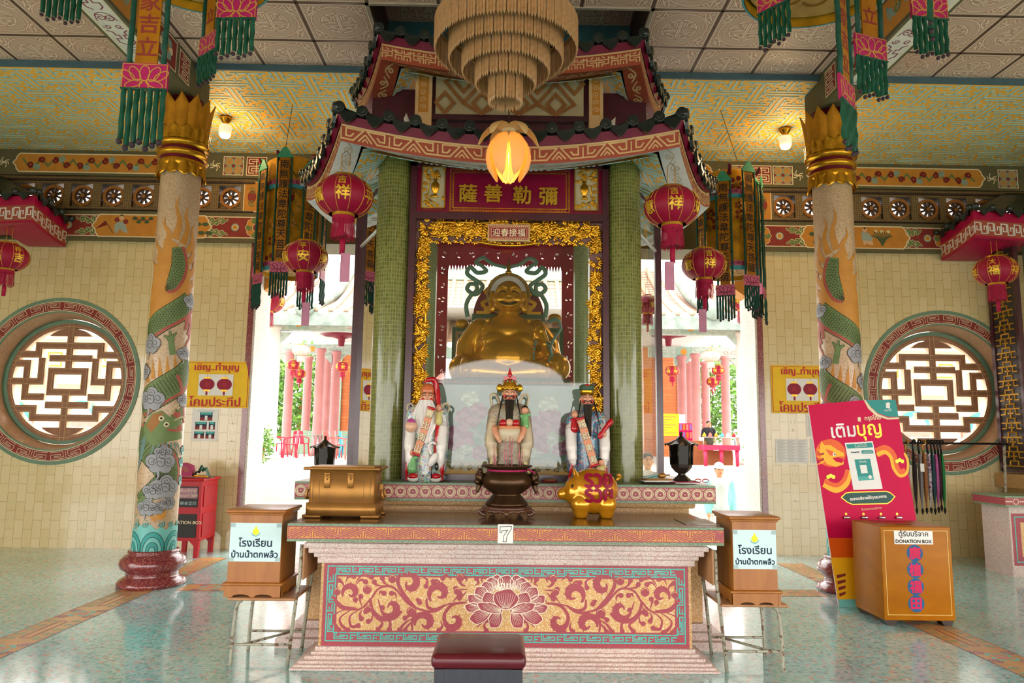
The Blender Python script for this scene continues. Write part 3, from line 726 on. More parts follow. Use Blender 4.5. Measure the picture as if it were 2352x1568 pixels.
# painted beams running to the two dragon columns
mat('beamwhite', 'd9d3c4', .6); mat('cloudred', '8a3f4e', .55)
for cx, n, s in ((-3.475, 6, 1), (3.545, 7, -1)):
    b = MB(); hw = .155; zb = 5.05; x0, x1 = cx-hw, cx+hw
    b.bb((x0, -3, zb), (x1, 7.7, ZT-.005), 'olive')
    b.prism([(7.7, zb), (7.82, zb+.12), (7.82, ZC), (7.7, ZC)], lambda u, v, d: Vector((x0+d, u, v)), 0, 2*hw, 'olive')
    c = Cv(b, lambda u, v, d: Vector((cx+u, v, zb-d)), .0008); c.rect((-.125, 2), (.125, 6.9), 'beamwhite', 1)
    for e in (-.11, .11): c.stroke([(e, 2), (e, 6.9)], .012, 'creamline', 2)
    y = 2.6
    while y < 6.7:
        for sg in (-1, 1):
            c.stroke(spiral((sg*.035, y), .008, .05, 0, 1.4*sg, 16), .01, 'cloudred', 3); c.stroke(spiral((sg*.05, y+.14), .008, .035, 2, -1.2*sg, 14), .01, 'cloudred', 3)
            c.stroke([(sg*.09, y+.2), (sg*.05, y+.23), (sg*.05, y+.28), (sg*.02, y+.28), (sg*.02, y+.34), (sg*.07, y+.34), (sg*.07, y+.4), (sg*.03, y+.44)], .012, 'cloudred', 3)
            c.stroke(spline([(0, y-.08), (sg*.06, y-.05), (sg*.09, y+.05)], 4), .009, 'cloudred', 3)
        y += .56
    xs = x1 if s > 0 else x0
    c = Cv(b, lambda u, v, d: Vector((xs+s*d, u, v)), .0008)
    c.rect((2, zb+.035), (6.3, ZT-.03), 'orange', 1)
    y = 2.1
    while y < 6.1:
        c.stroke(spline([(y, zb+.09), (y+.15, zb+.3), (y+.3, zb+.15), (y+.45, zb+.28)], 5), .03, 'greyteal', 2)
        for q, r in ((.1, .07), (.28, -.07), (.4, .06)): c.stroke(spiral((y+q, zb+.2), .01, abs(r), q*9, 1.2 if r > 0 else -1.2, 12), .026, 'greyteal' if r > 0 else 'leafgreen', 2.5)
        y += .5
    for k in range(4): c.stroke([(6.34+k*.045, zb+.035), (6.34+k*.045, ZT-.03)], .022, ('greyteal', 'creamline', 'orange', 'greyteal')[k], 1)
    c.rect((6.53, zb+.035), (6.98, ZT-.03), 'maroon', 1); c.stroke([(6.53, zb+.035), (6.98, zb+.035), (6.98, ZT-.03), (6.53, ZT-.03)], .014, 'creamline', 2, True)
    for k in range(8): c.disc((6.755+.1*cos(k*PI/4), zb+.19+.09*sin(k*PI/4)), .045, 'greyteal' if k % 2 else 'cream', 3+.1*(k % 2), 8)
    c.disc((6.755, zb+.19), .06, 'orange', 4, 12); c.disc((6.755, zb+.19), .03, 'greyteal', 4.5, 10)
    c.rect((7.05, zb+.04), (7.3, ZT-.04), 'cream', 1); c.rect((7.065, zb+.055), (7.285, ZT-.055), 'maroon', 2)
    for k in range(3):
        z = zb+.075+k*.085; c.stroke([(7.09, z), (7.26, z), (7.26, z+.055), (7.13, z+.055), (7.13, z+.028), (7.21, z+.028)], .012, 'creamline', 3)
    b.build('trim_%d' % n, kind='structure')
# ================================================================== dragon columns
mat('scale_green', '6f8450', .5); mat('cloudgrey', '9c9ca0', .5); mat('flame', 'c98a3c', .5); mat('wave', '79c4bd', .4); mat('wavedark', '3fa39c', .4); mat('dragonred', 'b0564a', .5)
mat('capmaroon', '6a1526', .4); mat('fishorange', 'd8963c', .5); mat('beardteal', '6f8f8c', .5)
def dragon_column(cx, cy, fl, label):
    t = thing('dragon_column', label, 'column', (cx, cy, 0), group='dragon columns')
    b = MB()
    b.lathe([(.315, 0), (.32, .03), (.3, .06), (.255, .085), (.235, .1), (.245, .112), (.235, .125), (.25, .14), (.295, .17), (.31, .21), (.3, .255), (.26, .295), (.225, .305), (.235, .318), (.235, .34), (.205, .345)], (cx, cy, 0), 'granite_maroon', 48)
    b.build('base', t)
    b = MB(); b.lathe([(.2, .34), (.203, 1.6), (.201, 3), (.2, 4.3)], (cx, cy, 0), 'stone_shaft', 48, caps=False)
    ang = math.atan2(-cy, -cx)
    c = Cv(b, lambda u, v, d: Vector((cx+(.2035+d)*cos(ang+fl*u/.2035), cy+(.2035+d)*sin(ang+fl*u/.2035), v)), .0015, .026)
    # waves at the foot
    c.poly([(-.3, .345), (.3, .345), (.3, .56)]+[(.3-.05*i, .56+(.035 if i % 2 else 0)+.02*sin(i)) for i in range(1, 12)]+[(-.3, .56)], 'wave', 1)
    for x in (-.24, -.02, .2):
        for k, r in enumerate((.115, .085, .055, .028)):
            c.poly(arc((x, .345), r, 0, PI, 14, r*1.6), ('wavedark', 'wave')[k % 2], 2+k*.5); c.stroke(arc((x, .345), r, 0, PI, 14, r*1.6), .005, 'ink', 2.2+k*.5)
    for x in (-.2, -.1, .05, .14, .24): c.stroke(spiral((x, .6), .006, .03, -1, 1.3, 14), .014, 'wave', 3); c.stroke(spiral((x, .6), .006, .032, -1, 1.3, 14), .004, 'ink', 3.5)
    for i in range(14): c.disc((rnd.uniform(-.25, .25), rnd.uniform(.62, .76)), .007, 'wavedark', 2, 8)
    c.disc((.03, .69), .05, 'fishorange', 3, 14, .042); c.poly([(.06, .72), (.1, .74), (.075, .69), (.09, .66)], 'fishorange', 3); c.poly([(0, .66), (-.07, .71), (-.04, .65), (.0, .62)], 'flame', 3); c.disc((.045, .71), .01, 'white', 4, 8)
    # dragon body: overlapping spiral runs with scales, belly edge and flames
    def body(P, w, tw=None):
        S = spline(P, 8); f = tw or (lambda q: 1)
        c.stroke(S, w*1.16, 'ink', 2, fw=f); c.stroke(S, w*1.1, 'scale_green', 2.5, fw=f)
        L = 0; n = len(S)
        for i in range(1, n-1):
            d = Vector((S[i+1][0]-S[i-1][0], S[i+1][1]-S[i-1][1])).normalized(); q = Vector((-d.y, d.x)); k = f(i/(n-1))
            m = max(2, int(w*k/.03))
            for j in range(m):
                o = (-.42+.78*(j+.5*(i % 2))/m)*w*k; pp = (S[i][0]+q.x*o, S[i][1]+q.y*o)
                a0 = math.atan2(d.y, d.x); c.ring(pp, .019, .0036, 'ink', 3, 6, a0-1.5, a0+1.5)
            e = .46*w*k; c.disc((S[i][0]+q.x*e, S[i][1]+q.y*e), .018, 'dragonred', 3.4, 6)
    body([(.02, 3.4), (.05, 3.2), (.0, 3.0), (-.05, 2.94)], .12, lambda q: .4+.8*sin(PI*min(1, q*.9+.15)))
    c.poly([(.06, 3.38)]+[(-.1+.2*q, 3.38+.03*sin(9*q)) for q in ()]+[(.16, 3.2), (.2, 2.95), (.1, 2.85), (-.12, 2.72), (-.28, 2.6), (-.28, 2.95), (-.18, 3.25), (-.08, 3.5)], 'flame', 1)
    for (x, y, ex, ey) in ((-.1, 3.4, -.12, 3.72), (-.02, 3.48, .0, 3.95), (.06, 3.44, .1, 3.85), (.12, 3.36, .19, 3.68), (.14, 3.25, .23, 3.5), (.16, 3.12, .25, 3.3), (.16, 3.0, .25, 3.1), (-.18, 3.25, -.22, 3.5), (-.22, 3.1, -.27, 3.3), (.12, 2.9, .22, 2.98)):
        P = spline([(x, y), (x+(ex-x)*.3+.03, y+(ey-y)*.4), (x+(ex-x)*.8-.02, y+(ey-y)*.75), (ex, ey)], 5)
        c.stroke(P, .075, 'flame', 1.4, fw=lambda q: 1-q)
    body([(.2, 2.85), (.05, 2.72), (-.12, 2.6), (-.28, 2.48)], .2)
    body([(.3, 2.2), (.16, 2.05), (-.05, 1.9), (-.28, 1.75)], .24)
    for i in range(7): c.stroke([(-.2+.07*i, 2.0+.03*i), (-.22+.07*i, 2.22+.02*i)], .05, 'flame', 1.5, fw=lambda q: 1-q)
    body([(-.3, 1.5), (-.1, 1.33), (.06, 1.18), (.08, 1.04), (-.02, .95), (-.2, .84)], .25, lambda q: 1 if q < .6 else 1-(q-.6)*1.6)
    # claws
    def claw(x, y, a):
        for k in (-1, 0, 1):
            P = spline([(x, y), (x+.05*cos(a+k*.5), y+.07*sin(a+k*.5)), (x+.09*cos(a+k*.75), y+.13*sin(a+k*.75))], 4); c.stroke(P, .045, 'ink', 3.5, fw=lambda q: 1-.6*q); c.stroke(P, .035, 'scale_green', 4, fw=lambda q: 1-.6*q)
        c.stroke([(x, y), (x-.1*cos(a), y-.12*sin(a))], .06, 'scale_green', 3.8)
    claw(.02, 2.4, 1.8); claw(.15, 1.62, 2.0); claw(-.12, .86, .6)
    c.stroke(spline([(.16, 2.55), (.2, 2.68), (.24, 2.5), (.18, 2.4), (.17, 2.25)], 5), .04, 'dragonred', 3, fw=lambda q: 1-.7*q)
    c.stroke(spline([(.1, 2.08), (.16, 1.95), (.2, 1.8), (.24, 1.6)], 5), .035, 'dragonred', 4)
    # head
    c.poly([(-.2, 1.55), (-.12, 1.68), (-.02, 1.72), (.05, 1.66), (.14, 1.64), (.2, 1.6), (.17, 1.56), (.1, 1.55), (.2, 1.5), (.22, 1.44), (.1, 1.42), (.02, 1.4), (-.08, 1.37), (-.16, 1.42)], 'scale_green', 4)
    c.poly([(-.16, 1.56), (-.1, 1.68), (0, 1.7), (-.04, 1.58), (-.1, 1.5)], 'wheelring', 4.5); c.stroke(spline([(.04, 1.53), (.12, 1.52), (.2, 1.53)], 4), .022, 'dragonred', 4.6)
    for p in ((-.02, 1.64), (.03, 1.58)): c.disc(p, .026, 'cream', 5, 12); c.disc(p, .012, 'ink', 5.5, 8)
    c.disc((.17, 1.55), .03, 'dragonred', 5, 10); c.disc((.13, 1.68), .045, 'dragonred', 4.4, 10, .03); c.poly([(.1, 1.68), (.2, 1.78), (.2, 1.62)], 'leafgreen', 4.2)
    for i in range(7): c.stroke(spline([(-.06+.035*i, 1.4), (-.08+.045*i, 1.33), (-.1+.055*i, 1.26)], 4), .018, 'beardteal', 3.8, fw=lambda q: 1-.7*q); c.stroke(spline([(-.15, 1.5), (-.2, 1.42-.03*i), (-.27, 1.4-.05*i)], 4), .022, 'beardteal', 3.7, fw=lambda q: 1-.6*q)
    c.stroke(spline([(.05, 1.7), (.12, 1.78), (.22, 1.8), (.28, 1.78)], 5), .012, 'cream', 4.4); c.stroke(spline([(.1, 1.62), (.2, 1.66), (.27, 1.6)], 5), .01, 'cream', 4.4)
    # clouds
    def cloud(x, y, r, tail=None, m='cloudgrey'):
        lobes = [(0, 0, 1), (-.9, .25, .75), (.85, .15, .8), (.1, .8, .75), (-.55, -.5, .6), (.6, -.55, .65)]
        for (a, q, k) in lobes: c.disc((x+a*r, y+q*r), r*k+.004, 'ink', 4.6, 14)
        for (a, q, k) in lobes: c.disc((x+a*r, y+q*r), r*k, m, 4.9, 14)
        for (a, q, k) in lobes[:4]: c.stroke(spiral((x+a*r, y+q*r), r*.1, r*k*.75, a*3, 1.5, 16), .0042, 'ink', 5.2)
        c.stroke(spline([(x-.3*r, y-r*.6), (x-.1*r, y-r*1.5), (x-.35*r, y-r*2)], 4), r*.35, m, 4.8, fw=lambda q: 1-.8*q)
    for (x, y, r) in ((.2, 2.85, .055), (-.2, 2.38, .075), (.16, 2.3, .05), (-.27, 2.1, .06), (-.14, 1.82, .085), (.2, 1.82, .05), (.0, 1.2, .085), (.02, 1.3, .05), (.06, .95, .085), (-.05, .92, .06), (.1, .8, .045), (-.1, .76, .06), (.0, .75, .04)): cloud(x, y, r)
    for (x, y) in ((.25, 1.2), (.26, 1.02), (.27, 1.32)): cloud(x, y, .035, m='wave')
    c.stroke(spline([(.16, 2.62), (.2, 2.72), (.24, 2.6), (.2, 2.5)], 5), .05, 'dragonred', 3)
    b.build('shaft', t)
    b = MB(); b.lathe([(.2, 4.24), (.235, 4.3), (.24, 4.34), (.225, 4.36)], (cx, cy, 0), 'gold', 40); b.lathe([(.222, 4.355), (.222, 4.4)], (cx, cy, 0), 'capmaroon', 40, caps=False)
    b.lathe([(.222, 4.395), (.25, 4.41), (.258, 4.435), (.245, 4.455), (.222, 4.465)], (cx, cy, 0), 'gold', 40, caps=False); b.lathe([(.222, 4.46), (.22, 4.5)], (cx, cy, 0), 'capmaroon', 40, caps=False)
    b.lathe([(.22, 4.495), (.26, 4.51), (.27, 4.54), (.25, 4.57), (.23, 4.58)], (cx, cy, 0), 'gold', 40, caps=False); b.lathe([(.22, 4.57), (.2, 4.75), (.2, 5.05)], (cx, cy, 0), 'capmaroon', 40)
    b.build('capital_ring', t)
    def petal(n, z0, z1, r0, r1, m, nm, tip, off=0, w=.5):
        for k in range(n):
            a = TAU*(k+off)/n; b = MB(); hw = PI/n*w*2
            def fn(u, v):
                q = (u-.5)*2; ww = hw*(1 if v < .75 else (1-v)/.25); z = z0+(z1-z0)*v
                r = r0+(r1-r0)*v+tip*v*v+.022*(1-q*q)*(1-v*.5); an = a+q*ww
                return (cx+r*cos(an), cy+r*sin(an), z)
            b.sheet(fn, 6, 8, m); b.build(nm, t)
    petal(12, 4.33, 4.17, .222, .225, 'gold', 'lower_petal', .02)
    petal(12, 4.56, 4.72, .245, .235, 'gold', 'lotus_petal', .025)
    petal(12, 4.6, 5.05, .23, .235, 'goldpaint', 'tall_petal', .055, .5)
    return t
dragon_column(-3.462, 7.59, 1, 'painted dragon column left of the shrine, in front of the round window')
dragon_column(3.552, 7.6, -1, 'painted dragon column right of the shrine, behind the tilted pink standee')

# ================================================================== the altar table
AY = 5.075
def apx(px, py): p = at(px, py, AY); return (p.x, p.z)
terrazzo('redpaint', 'a8434e', ['9c3c48', 'b25058'], 200, .4, cover=.3); terrazzo('tanfield', 'd9a868', ['e6c190', 'cf9a5a', 'efd8b0'], 190, .4, cover=.4)
terrazzo('aquapaint', '4fb5a8', ['66c4b8', '3fa598'], 200, .4, cover=.35); terrazzo('greenedge', '6d8a66', ['7f9a78', '5d7a58', '93ab8c'], 200, .35, cover=.5); terrazzo('yellowband', 'd99a3c', ['e0a84c', 'cd8e32'], 200, .4, cover=.35)
wood('tabletop', '5a3a28', '74503a', .16, 2, (1, 3, 1), .5)
alt = thing('altar_table', 'terrazzo altar table with a lotus scroll panel, the seven card stuck on its edge', 'altar', (.045, 5.4, 0))
TX0, TX1, TYF = -1.387, 1.477, 4.92
b = MB(); b.bb((TX0, TYF, .806), (TX1, 5.86, .92), 'greenedge'); b.bb((TX0+.012, TYF+.02, .9195), (TX1-.012, 5.86, .9225), 'tabletop')
c = Cv(b, planexz(TYF), .0008); c.rect((TX0, .822), (TX1, .905), 'redpaint', 1); c.rect((TX0, .83), (TX1, .897), 'yellowband', 1.5)
def zig(c, x0, x1, z0, z1, p, m, w):
    h = z1-z0; x = x0; k = 0
    while x < x1-.02:
        e = min(x+p, x1); q = lambda u, v: (x+(e-x)*u, (z0+h*v) if k % 2 == 0 else (z1-h*v))
        c.stroke([q(0, 0), q(1, 1)], w, m, 2); c.stroke([q(0, .22), q(.82, 1)], w*.8, m, 2); c.stroke([q(.18, 0), q(1, .78)], w*.8, m, 2)
        c.stroke([q(.05, 1), q(.05, .45), q(.62, 1)], w*.8, m, 2); c.stroke([q(.14, .95), q(.14, .7), q(.36, .95)], w*.7, m, 2)
        c.stroke([q(.95, 0), q(.95, .55), q(.38, 0)], w*.8, m, 2); c.stroke([q(.86, .05), q(.86, .3), q(.64, .05)], w*.7, m, 2)
        x = e; k += 1
zig(c, TX0, TX1, .832, .895, .165, 'redpaint', .009)
b.build('top_slab', alt)
xL, xR = apx(735, 1385)[0], apx(1588, 1385)[0]; xm = (xL+xR)/2
b = MB()
for (y, z0, z1, g) in ((4.99, .79, .806, .0), (4.975, .755, .79, .0), (5.0, .72, .755, .0), (5.03, .69, .72, 0), (5.05, .648, .69, 0)):
    b.rbox(((xL+xR)/2, (y+5.4)/2, (z0+z1)/2), ((xR-xL)+2*(AY-y), 5.4-y, z1-z0), 'granite_pink', .006, 2)
b.build('cornice', alt)
b = MB()
for (y, z0, z1) in ((5.055, .085, .115), (5.035, .066, .088), (5.0, .048, .07), (4.965, .03, .05), (4.94, .014, .032), (4.918, 0, .016)):
    b.rbox(((xL+xR)/2, (y+5.4)/2, (z0+z1)/2), ((xR-xL)+1.15*(AY-y)*1.6, 5.4-y, z1-z0), 'granite_pink', .006, 2)
b.build('plinth', alt)
b = MB(); b.bb((xL, AY, .08), (xR, 5.4, .7), 'stone_tan'); pt, pb = .648, .112
c = Cv(b, planexz(AY), .0008); c.rect((xL+.018, pb), (xR-.018, pt), 'redpaint', 1)
def border(c, x0, x1, z0, z1, w, m, lw, rep):
    for (a, q) in (((x0, z1), (x1, z1)), ((x0, z0), (x1, z0)), ((x0, z0), (x0, z1)), ((x1, z0), (x1, z1))): pass
    c.stroke([(x0, z0), (x1, z0), (x1, z1), (x0, z1)], lw, m, 2, True); c.stroke([(x0+w, z0+w), (x1-w, z0+w), (x1-w, z1-w), (x0+w, z1-w)], lw, m, 2, True)
    def run(f, L):
        n = max(1, int(round(L/rep)))
        for k in range(n):
            u = lambda t: L*(k+t)/n
            c.stroke([f(u(.04), w), f(u(.04), w*.28), f(u(.62), w*.28), f(u(.62), w*.68), f(u(.26), w*.68)], lw, m, 2)
            c.stroke([f(u(.12), w), f(u(.12), w*.5), f(u(.48), w*.5)], lw*.8, m, 2)
            c.stroke([f(u(.74), 0), f(u(.74), w*.7), f(u(.98), w*.7)], lw, m, 2); c.stroke([f(u(.74), w*.35), f(u(.9), w*.35)], lw*.8, m, 2)
    run(lambda u, v: (x0+w+u, z1-v), x1-x0-2*w); run(lambda u, v: (x0+w+u, z0+v), x1-x0-2*w)
    run(lambda u, v: (x0+v, z0+w+u), z1-z0-2*w); run(lambda u, v: (x1-v, z0+w+u), z1-z0-2*w)
x0, x1, z0, z1 = xL+.045, xR-.045, pb+.035, pt-.022
border(c, x0, x1, z0, z1, .052, 'aquapaint', .0085, .15)
fx0, fx1, fz0, fz1 = x0+.068, x1-.068, z0+.068, z1-.068
c.rect((fx0, fz0), (fx1, fz1), 'tanfield', 1.5)
def Z(p): return apx(720+p[0]/4.04, 1180+p[1]/4.04)
sc = Z((100, 0))[0]-Z((0, 0))[0]; sc /= 100
c.mir = xm
def comma(P, w0=3, w1=22, bulb=24):
    S = spline([Z(p) for p in P], 7); n = len(S); c.stroke(S, w1*sc*1.6, 'redpaint', 2, fw=lambda t: .15+.85*t); c.disc(S[-1], bulb*sc, 'redpaint', 2, 12)
def acan(cx_, cy_, r, a, d):
    """curled leaf: thick tapering spiral with pointed lobes outside"""
    q = Z((cx_, cy_)); R = r*sc
    S = [(q[0]+(R*(1-.75*t))*cos(a+d*TAU*.95*t), q[1]+(R*(1-.75*t))*sin(a+d*TAU*.95*t)) for t in [i/26 for i in range(27)]]
    c.stroke(S, R*.62, 'redpaint', 2, fw=lambda t: .3+.9*sin(PI*min(1, t*1.15)))
    for t in (.3, .4, .5, .6, .7):
        an = a+d*TAU*.95*t; r0 = R*(1-.75*t); p = lambda rr, da: (q[0]+rr*cos(an+da), q[1]+rr*sin(an+da))
        c.poly([p(r0+.05*R, -.3), p(r0+.62*R*(1-.35*t), d*.28), p(r0+.05*R, .3)] if d > 0 else [p(r0+.05*R, -.3), p(r0+.62*R*(1-.35*t), -.28), p(r0+.05*R, .3)], 'redpaint', 2.1)
for (x, y, r, a, d) in ((345, 730, 78, 3.6, -1), (715, 870, 88, 3.3, 1), (890, 640, 92, 2.4, -1), (1165, 740, 98, 3.9, -1), (1030, 1010, 92, 3.4, -1), (1300, 985, 88, 2.6, 1), (1400, 615, 50, 5.0, -1)): acan(x, y, r, a, d)
for P, w in (([(170, 755), (270, 850), (420, 885), (530, 790), (610, 690), (740, 680), (880, 830), (1010, 890), (1140, 900), (1250, 835), (1420, 820)], 20), ([(530, 790), (545, 890), (620, 965), (740, 965), (820, 900)], 44), ([(810, 545), (785, 640), (850, 760), (960, 880)], 34),
             ([(1050, 780), (1060, 860), (1130, 885), (1230, 840)], 30), ([(920, 1080), (915, 1000), (960, 930), (1130, 905)], 26), ([(1210, 1010), (1215, 930), (1290, 840), (1420, 820)], 30), ([(1410, 810), (1480, 760), (1560, 720)], 12), ([(170, 750), (260, 860), (400, 880)], 40)):
    c.stroke(spline([Z(p) for p in P], 8), w*sc, 'redpaint', 2, fw=lambda t: .5+.5*sin(PI*t))
for P in ([(290, 690), (270, 640), (235, 615)], [(300, 630), (325, 580), (375, 578)], [(390, 640), (450, 570), (540, 585)], [(400, 650), (440, 610), (485, 630)], [(700, 660), (660, 640), (640, 595)], [(650, 665), (590, 660), (565, 630)], [(1000, 580), (1055, 610), (1045, 670)],
          [(1180, 640), (1150, 615), (1110, 625)], [(1285, 610), (1235, 570), (1200, 595)], [(550, 900), (500, 870), (485, 905)], [(300, 885), (200, 930), (190, 1000), (235, 1075)], [(350, 890), (250, 960), (260, 1030), (320, 1075)], [(420, 890), (340, 950), (350, 1040), (415, 1035)],
          [(455, 890), (430, 930), (445, 970)], [(550, 920), (540, 980), (510, 995)], [(580, 970), (640, 1010), (600, 1070)], [(640, 965), (710, 1000), (705, 1070)], [(945, 950), (890, 945), (850, 965)], [(930, 960), (850, 1010), (800, 1075)], [(945, 980), (880, 1030), (850, 1078)],
          [(1180, 990), (1195, 1040), (1165, 1080)], [(1260, 1030), (1280, 1060), (1250, 1080)], [(1000, 790), (960, 790), (985, 820)], [(610, 750), (620, 720), (655, 735)], [(770, 790), (760, 740), (725, 735)], [(600, 790), (620, 860), (640, 870)], [(400, 830), (385, 800), (390, 795)], [(450, 860), (430, 790), (440, 765)],
          [(1440, 700), (1350, 700), (1320, 690)], [(1420, 720), (1380, 760), (1355, 780)], [(1500, 660), (1530, 640), (1515, 600)], [(1570, 640), (1560, 600), (1590, 580)], [(1290, 820), (1340, 760), (1360, 740)], [(1520, 1050), (1570, 1000), (1620, 985)], [(1960, 990), (1990, 1040), (1970, 1085)] ): comma(P)
for (x, y, r) in ((500, 700, 42), (220, 720, 34), (735, 600, 40), (505, 880, 34), (910, 905, 46), (1335, 715, 34), (1360, 590, 38)):
    q = Z((x, y)); c.disc(q, r*sc, 'redpaint', 2.2, 12); c.stroke(arc(q, r*sc*.75, .3, 2.8, 8), .004, 'tanfield', 2.6)
# the lotus in the middle
mat('lotusline', 'efe2cc', .5)
def pet(cx_, cy_, rx, ry, rot, l, ribs=6):
    q = Z((cx_, cy_)); P = []
    for i in range(24):
        a = TAU*i/24; k = 1+.06*cos(5*a) if sin(a) > 0 else 1; x, y = rx*sc*cos(a)*k*(1-.25*(sin(a) < 0)*abs(sin(a))), ry*sc*sin(a)*k
        P.append((q[0]+x*cos(rot)-y*sin(rot), q[1]+x*sin(rot)+y*cos(rot)))
    c.poly(P, 'redpaint', l); c.stroke(P, .0045, 'lotusline', l+.3, True)
    for i in range(ribs):
        t = (i+.5)/ribs*2-1; A = (.25*t*rx*sc, -ry*sc*.85); B = (.85*t*rx*sc, ry*sc*.62*(1-.3*t*t)); m = ((A[0]+B[0])/2+t*.1*rx*sc, (A[1]+B[1])/2)
        c.stroke([(q[0]+x*cos(rot)-y*sin(rot), q[1]+x*sin(rot)+y*cos(rot)) for x, y in (A, m, B)], .003, 'lotusline', l+.35, fw=lambda t: 1-.6*t)
for a in ((1700, 630, 60, 62, .2, 3), (1655, 650, 60, 60, .5, 3.4), (1610, 690, 62, 62, .7, 3.8), (1560, 735, 60, 70, 1.0, 4.2), (1510, 800, 50, 85, 1.2, 4.4), (1500, 870, 48, 95, 1.5, 4.6), (1550, 945, 62, 100, 2.0, 4.9), (1690, 975, 62, 82, 2.75, 5.2), (1640, 800, 65, 80, .75, 5.6), (1640, 870, 45, 120, 1.35, 6.2)): pet(*a)
c.mir = None
pet(1785, 640, 75, 70, 0, 3.2); pet(1785, 790, 120, 92, 0, 6.6, 9)
for r, n in ((650, 6), (672, 8), (694, 7)):
    for i in range(n): c.disc(Z((1785+(i-(n-1)/2)*27, r)), .0065, 'lotusline', 5.4, 8, .009)
b.build('body', alt)
nc = MB(); p0, p1 = at(1143, 1247, TYF), at(1179, 1204, TYF); nc.bb((p0.x, TYF-.004, p0.z), (p1.x, TYF-.0015, p1.z), 'paper')
c = Cv(nc, planexz(TYF-.004), .0005); mx, mz, hh = (p0.x+p1.x)/2, (p0.z+p1.z)/2, (p1.z-p0.z)
S = [(-.36, .38), (.4, .4), (.4, .3), (.1, -.1), (.06, -.42), (-.16, -.42), (-.1, -.08), (.14, .2), (-.26, .16), (-.26, .06), (-.36, .06)]
c.stroke([(mx+u*hh*.82, mz+v*hh) for u, v in S], .0035, 'ink', 1, True)
nc.build('number_card', label='white card with a hand drawn outlined 7 taped to the altar edge', cat='card', loc=(mx, TYF-.003, mz))

# ================================================================== the shrine
CRX = .045
RIM_LO = [(-1.31, 5.6), (1.40, 5.6), (2.07, 7.1), (1.40, 8.6), (-1.31, 8.6), (-1.98, 7.1)]
RIM_UP = [(-1.095, 6.05), (1.185, 6.05), (1.62, 7.22), (1.185, 8.4), (-1.095, 8.4), (-1.53, 7.22)]
wood('shrinewood', '3a1420', '4c1c28', .3, 3, (3, 3, 3), .3); mat('fascia', '700a2e', .4); mat('tiledark', '1f2b26', .3, 0, .4, 30, .5, .5); mat('keytan', 'd8b480', .55); terrazzo('keyred', 'a54a32', ['b5573c', '95402c'], 220, .5, cover=.4)
mat('soffitwhite', 'dcd6d0', .6, 0, .15, 5); mat('signred', '7c0c30', .22, coat=.4); mat('fretred', 'c41a44', .4)
shr = thing('shrine_pavilion', 'six-sided shrine pavilion with two tiled roofs, green mosaic columns and a glass front', 'shrine', (CRX, 7.1, 0))
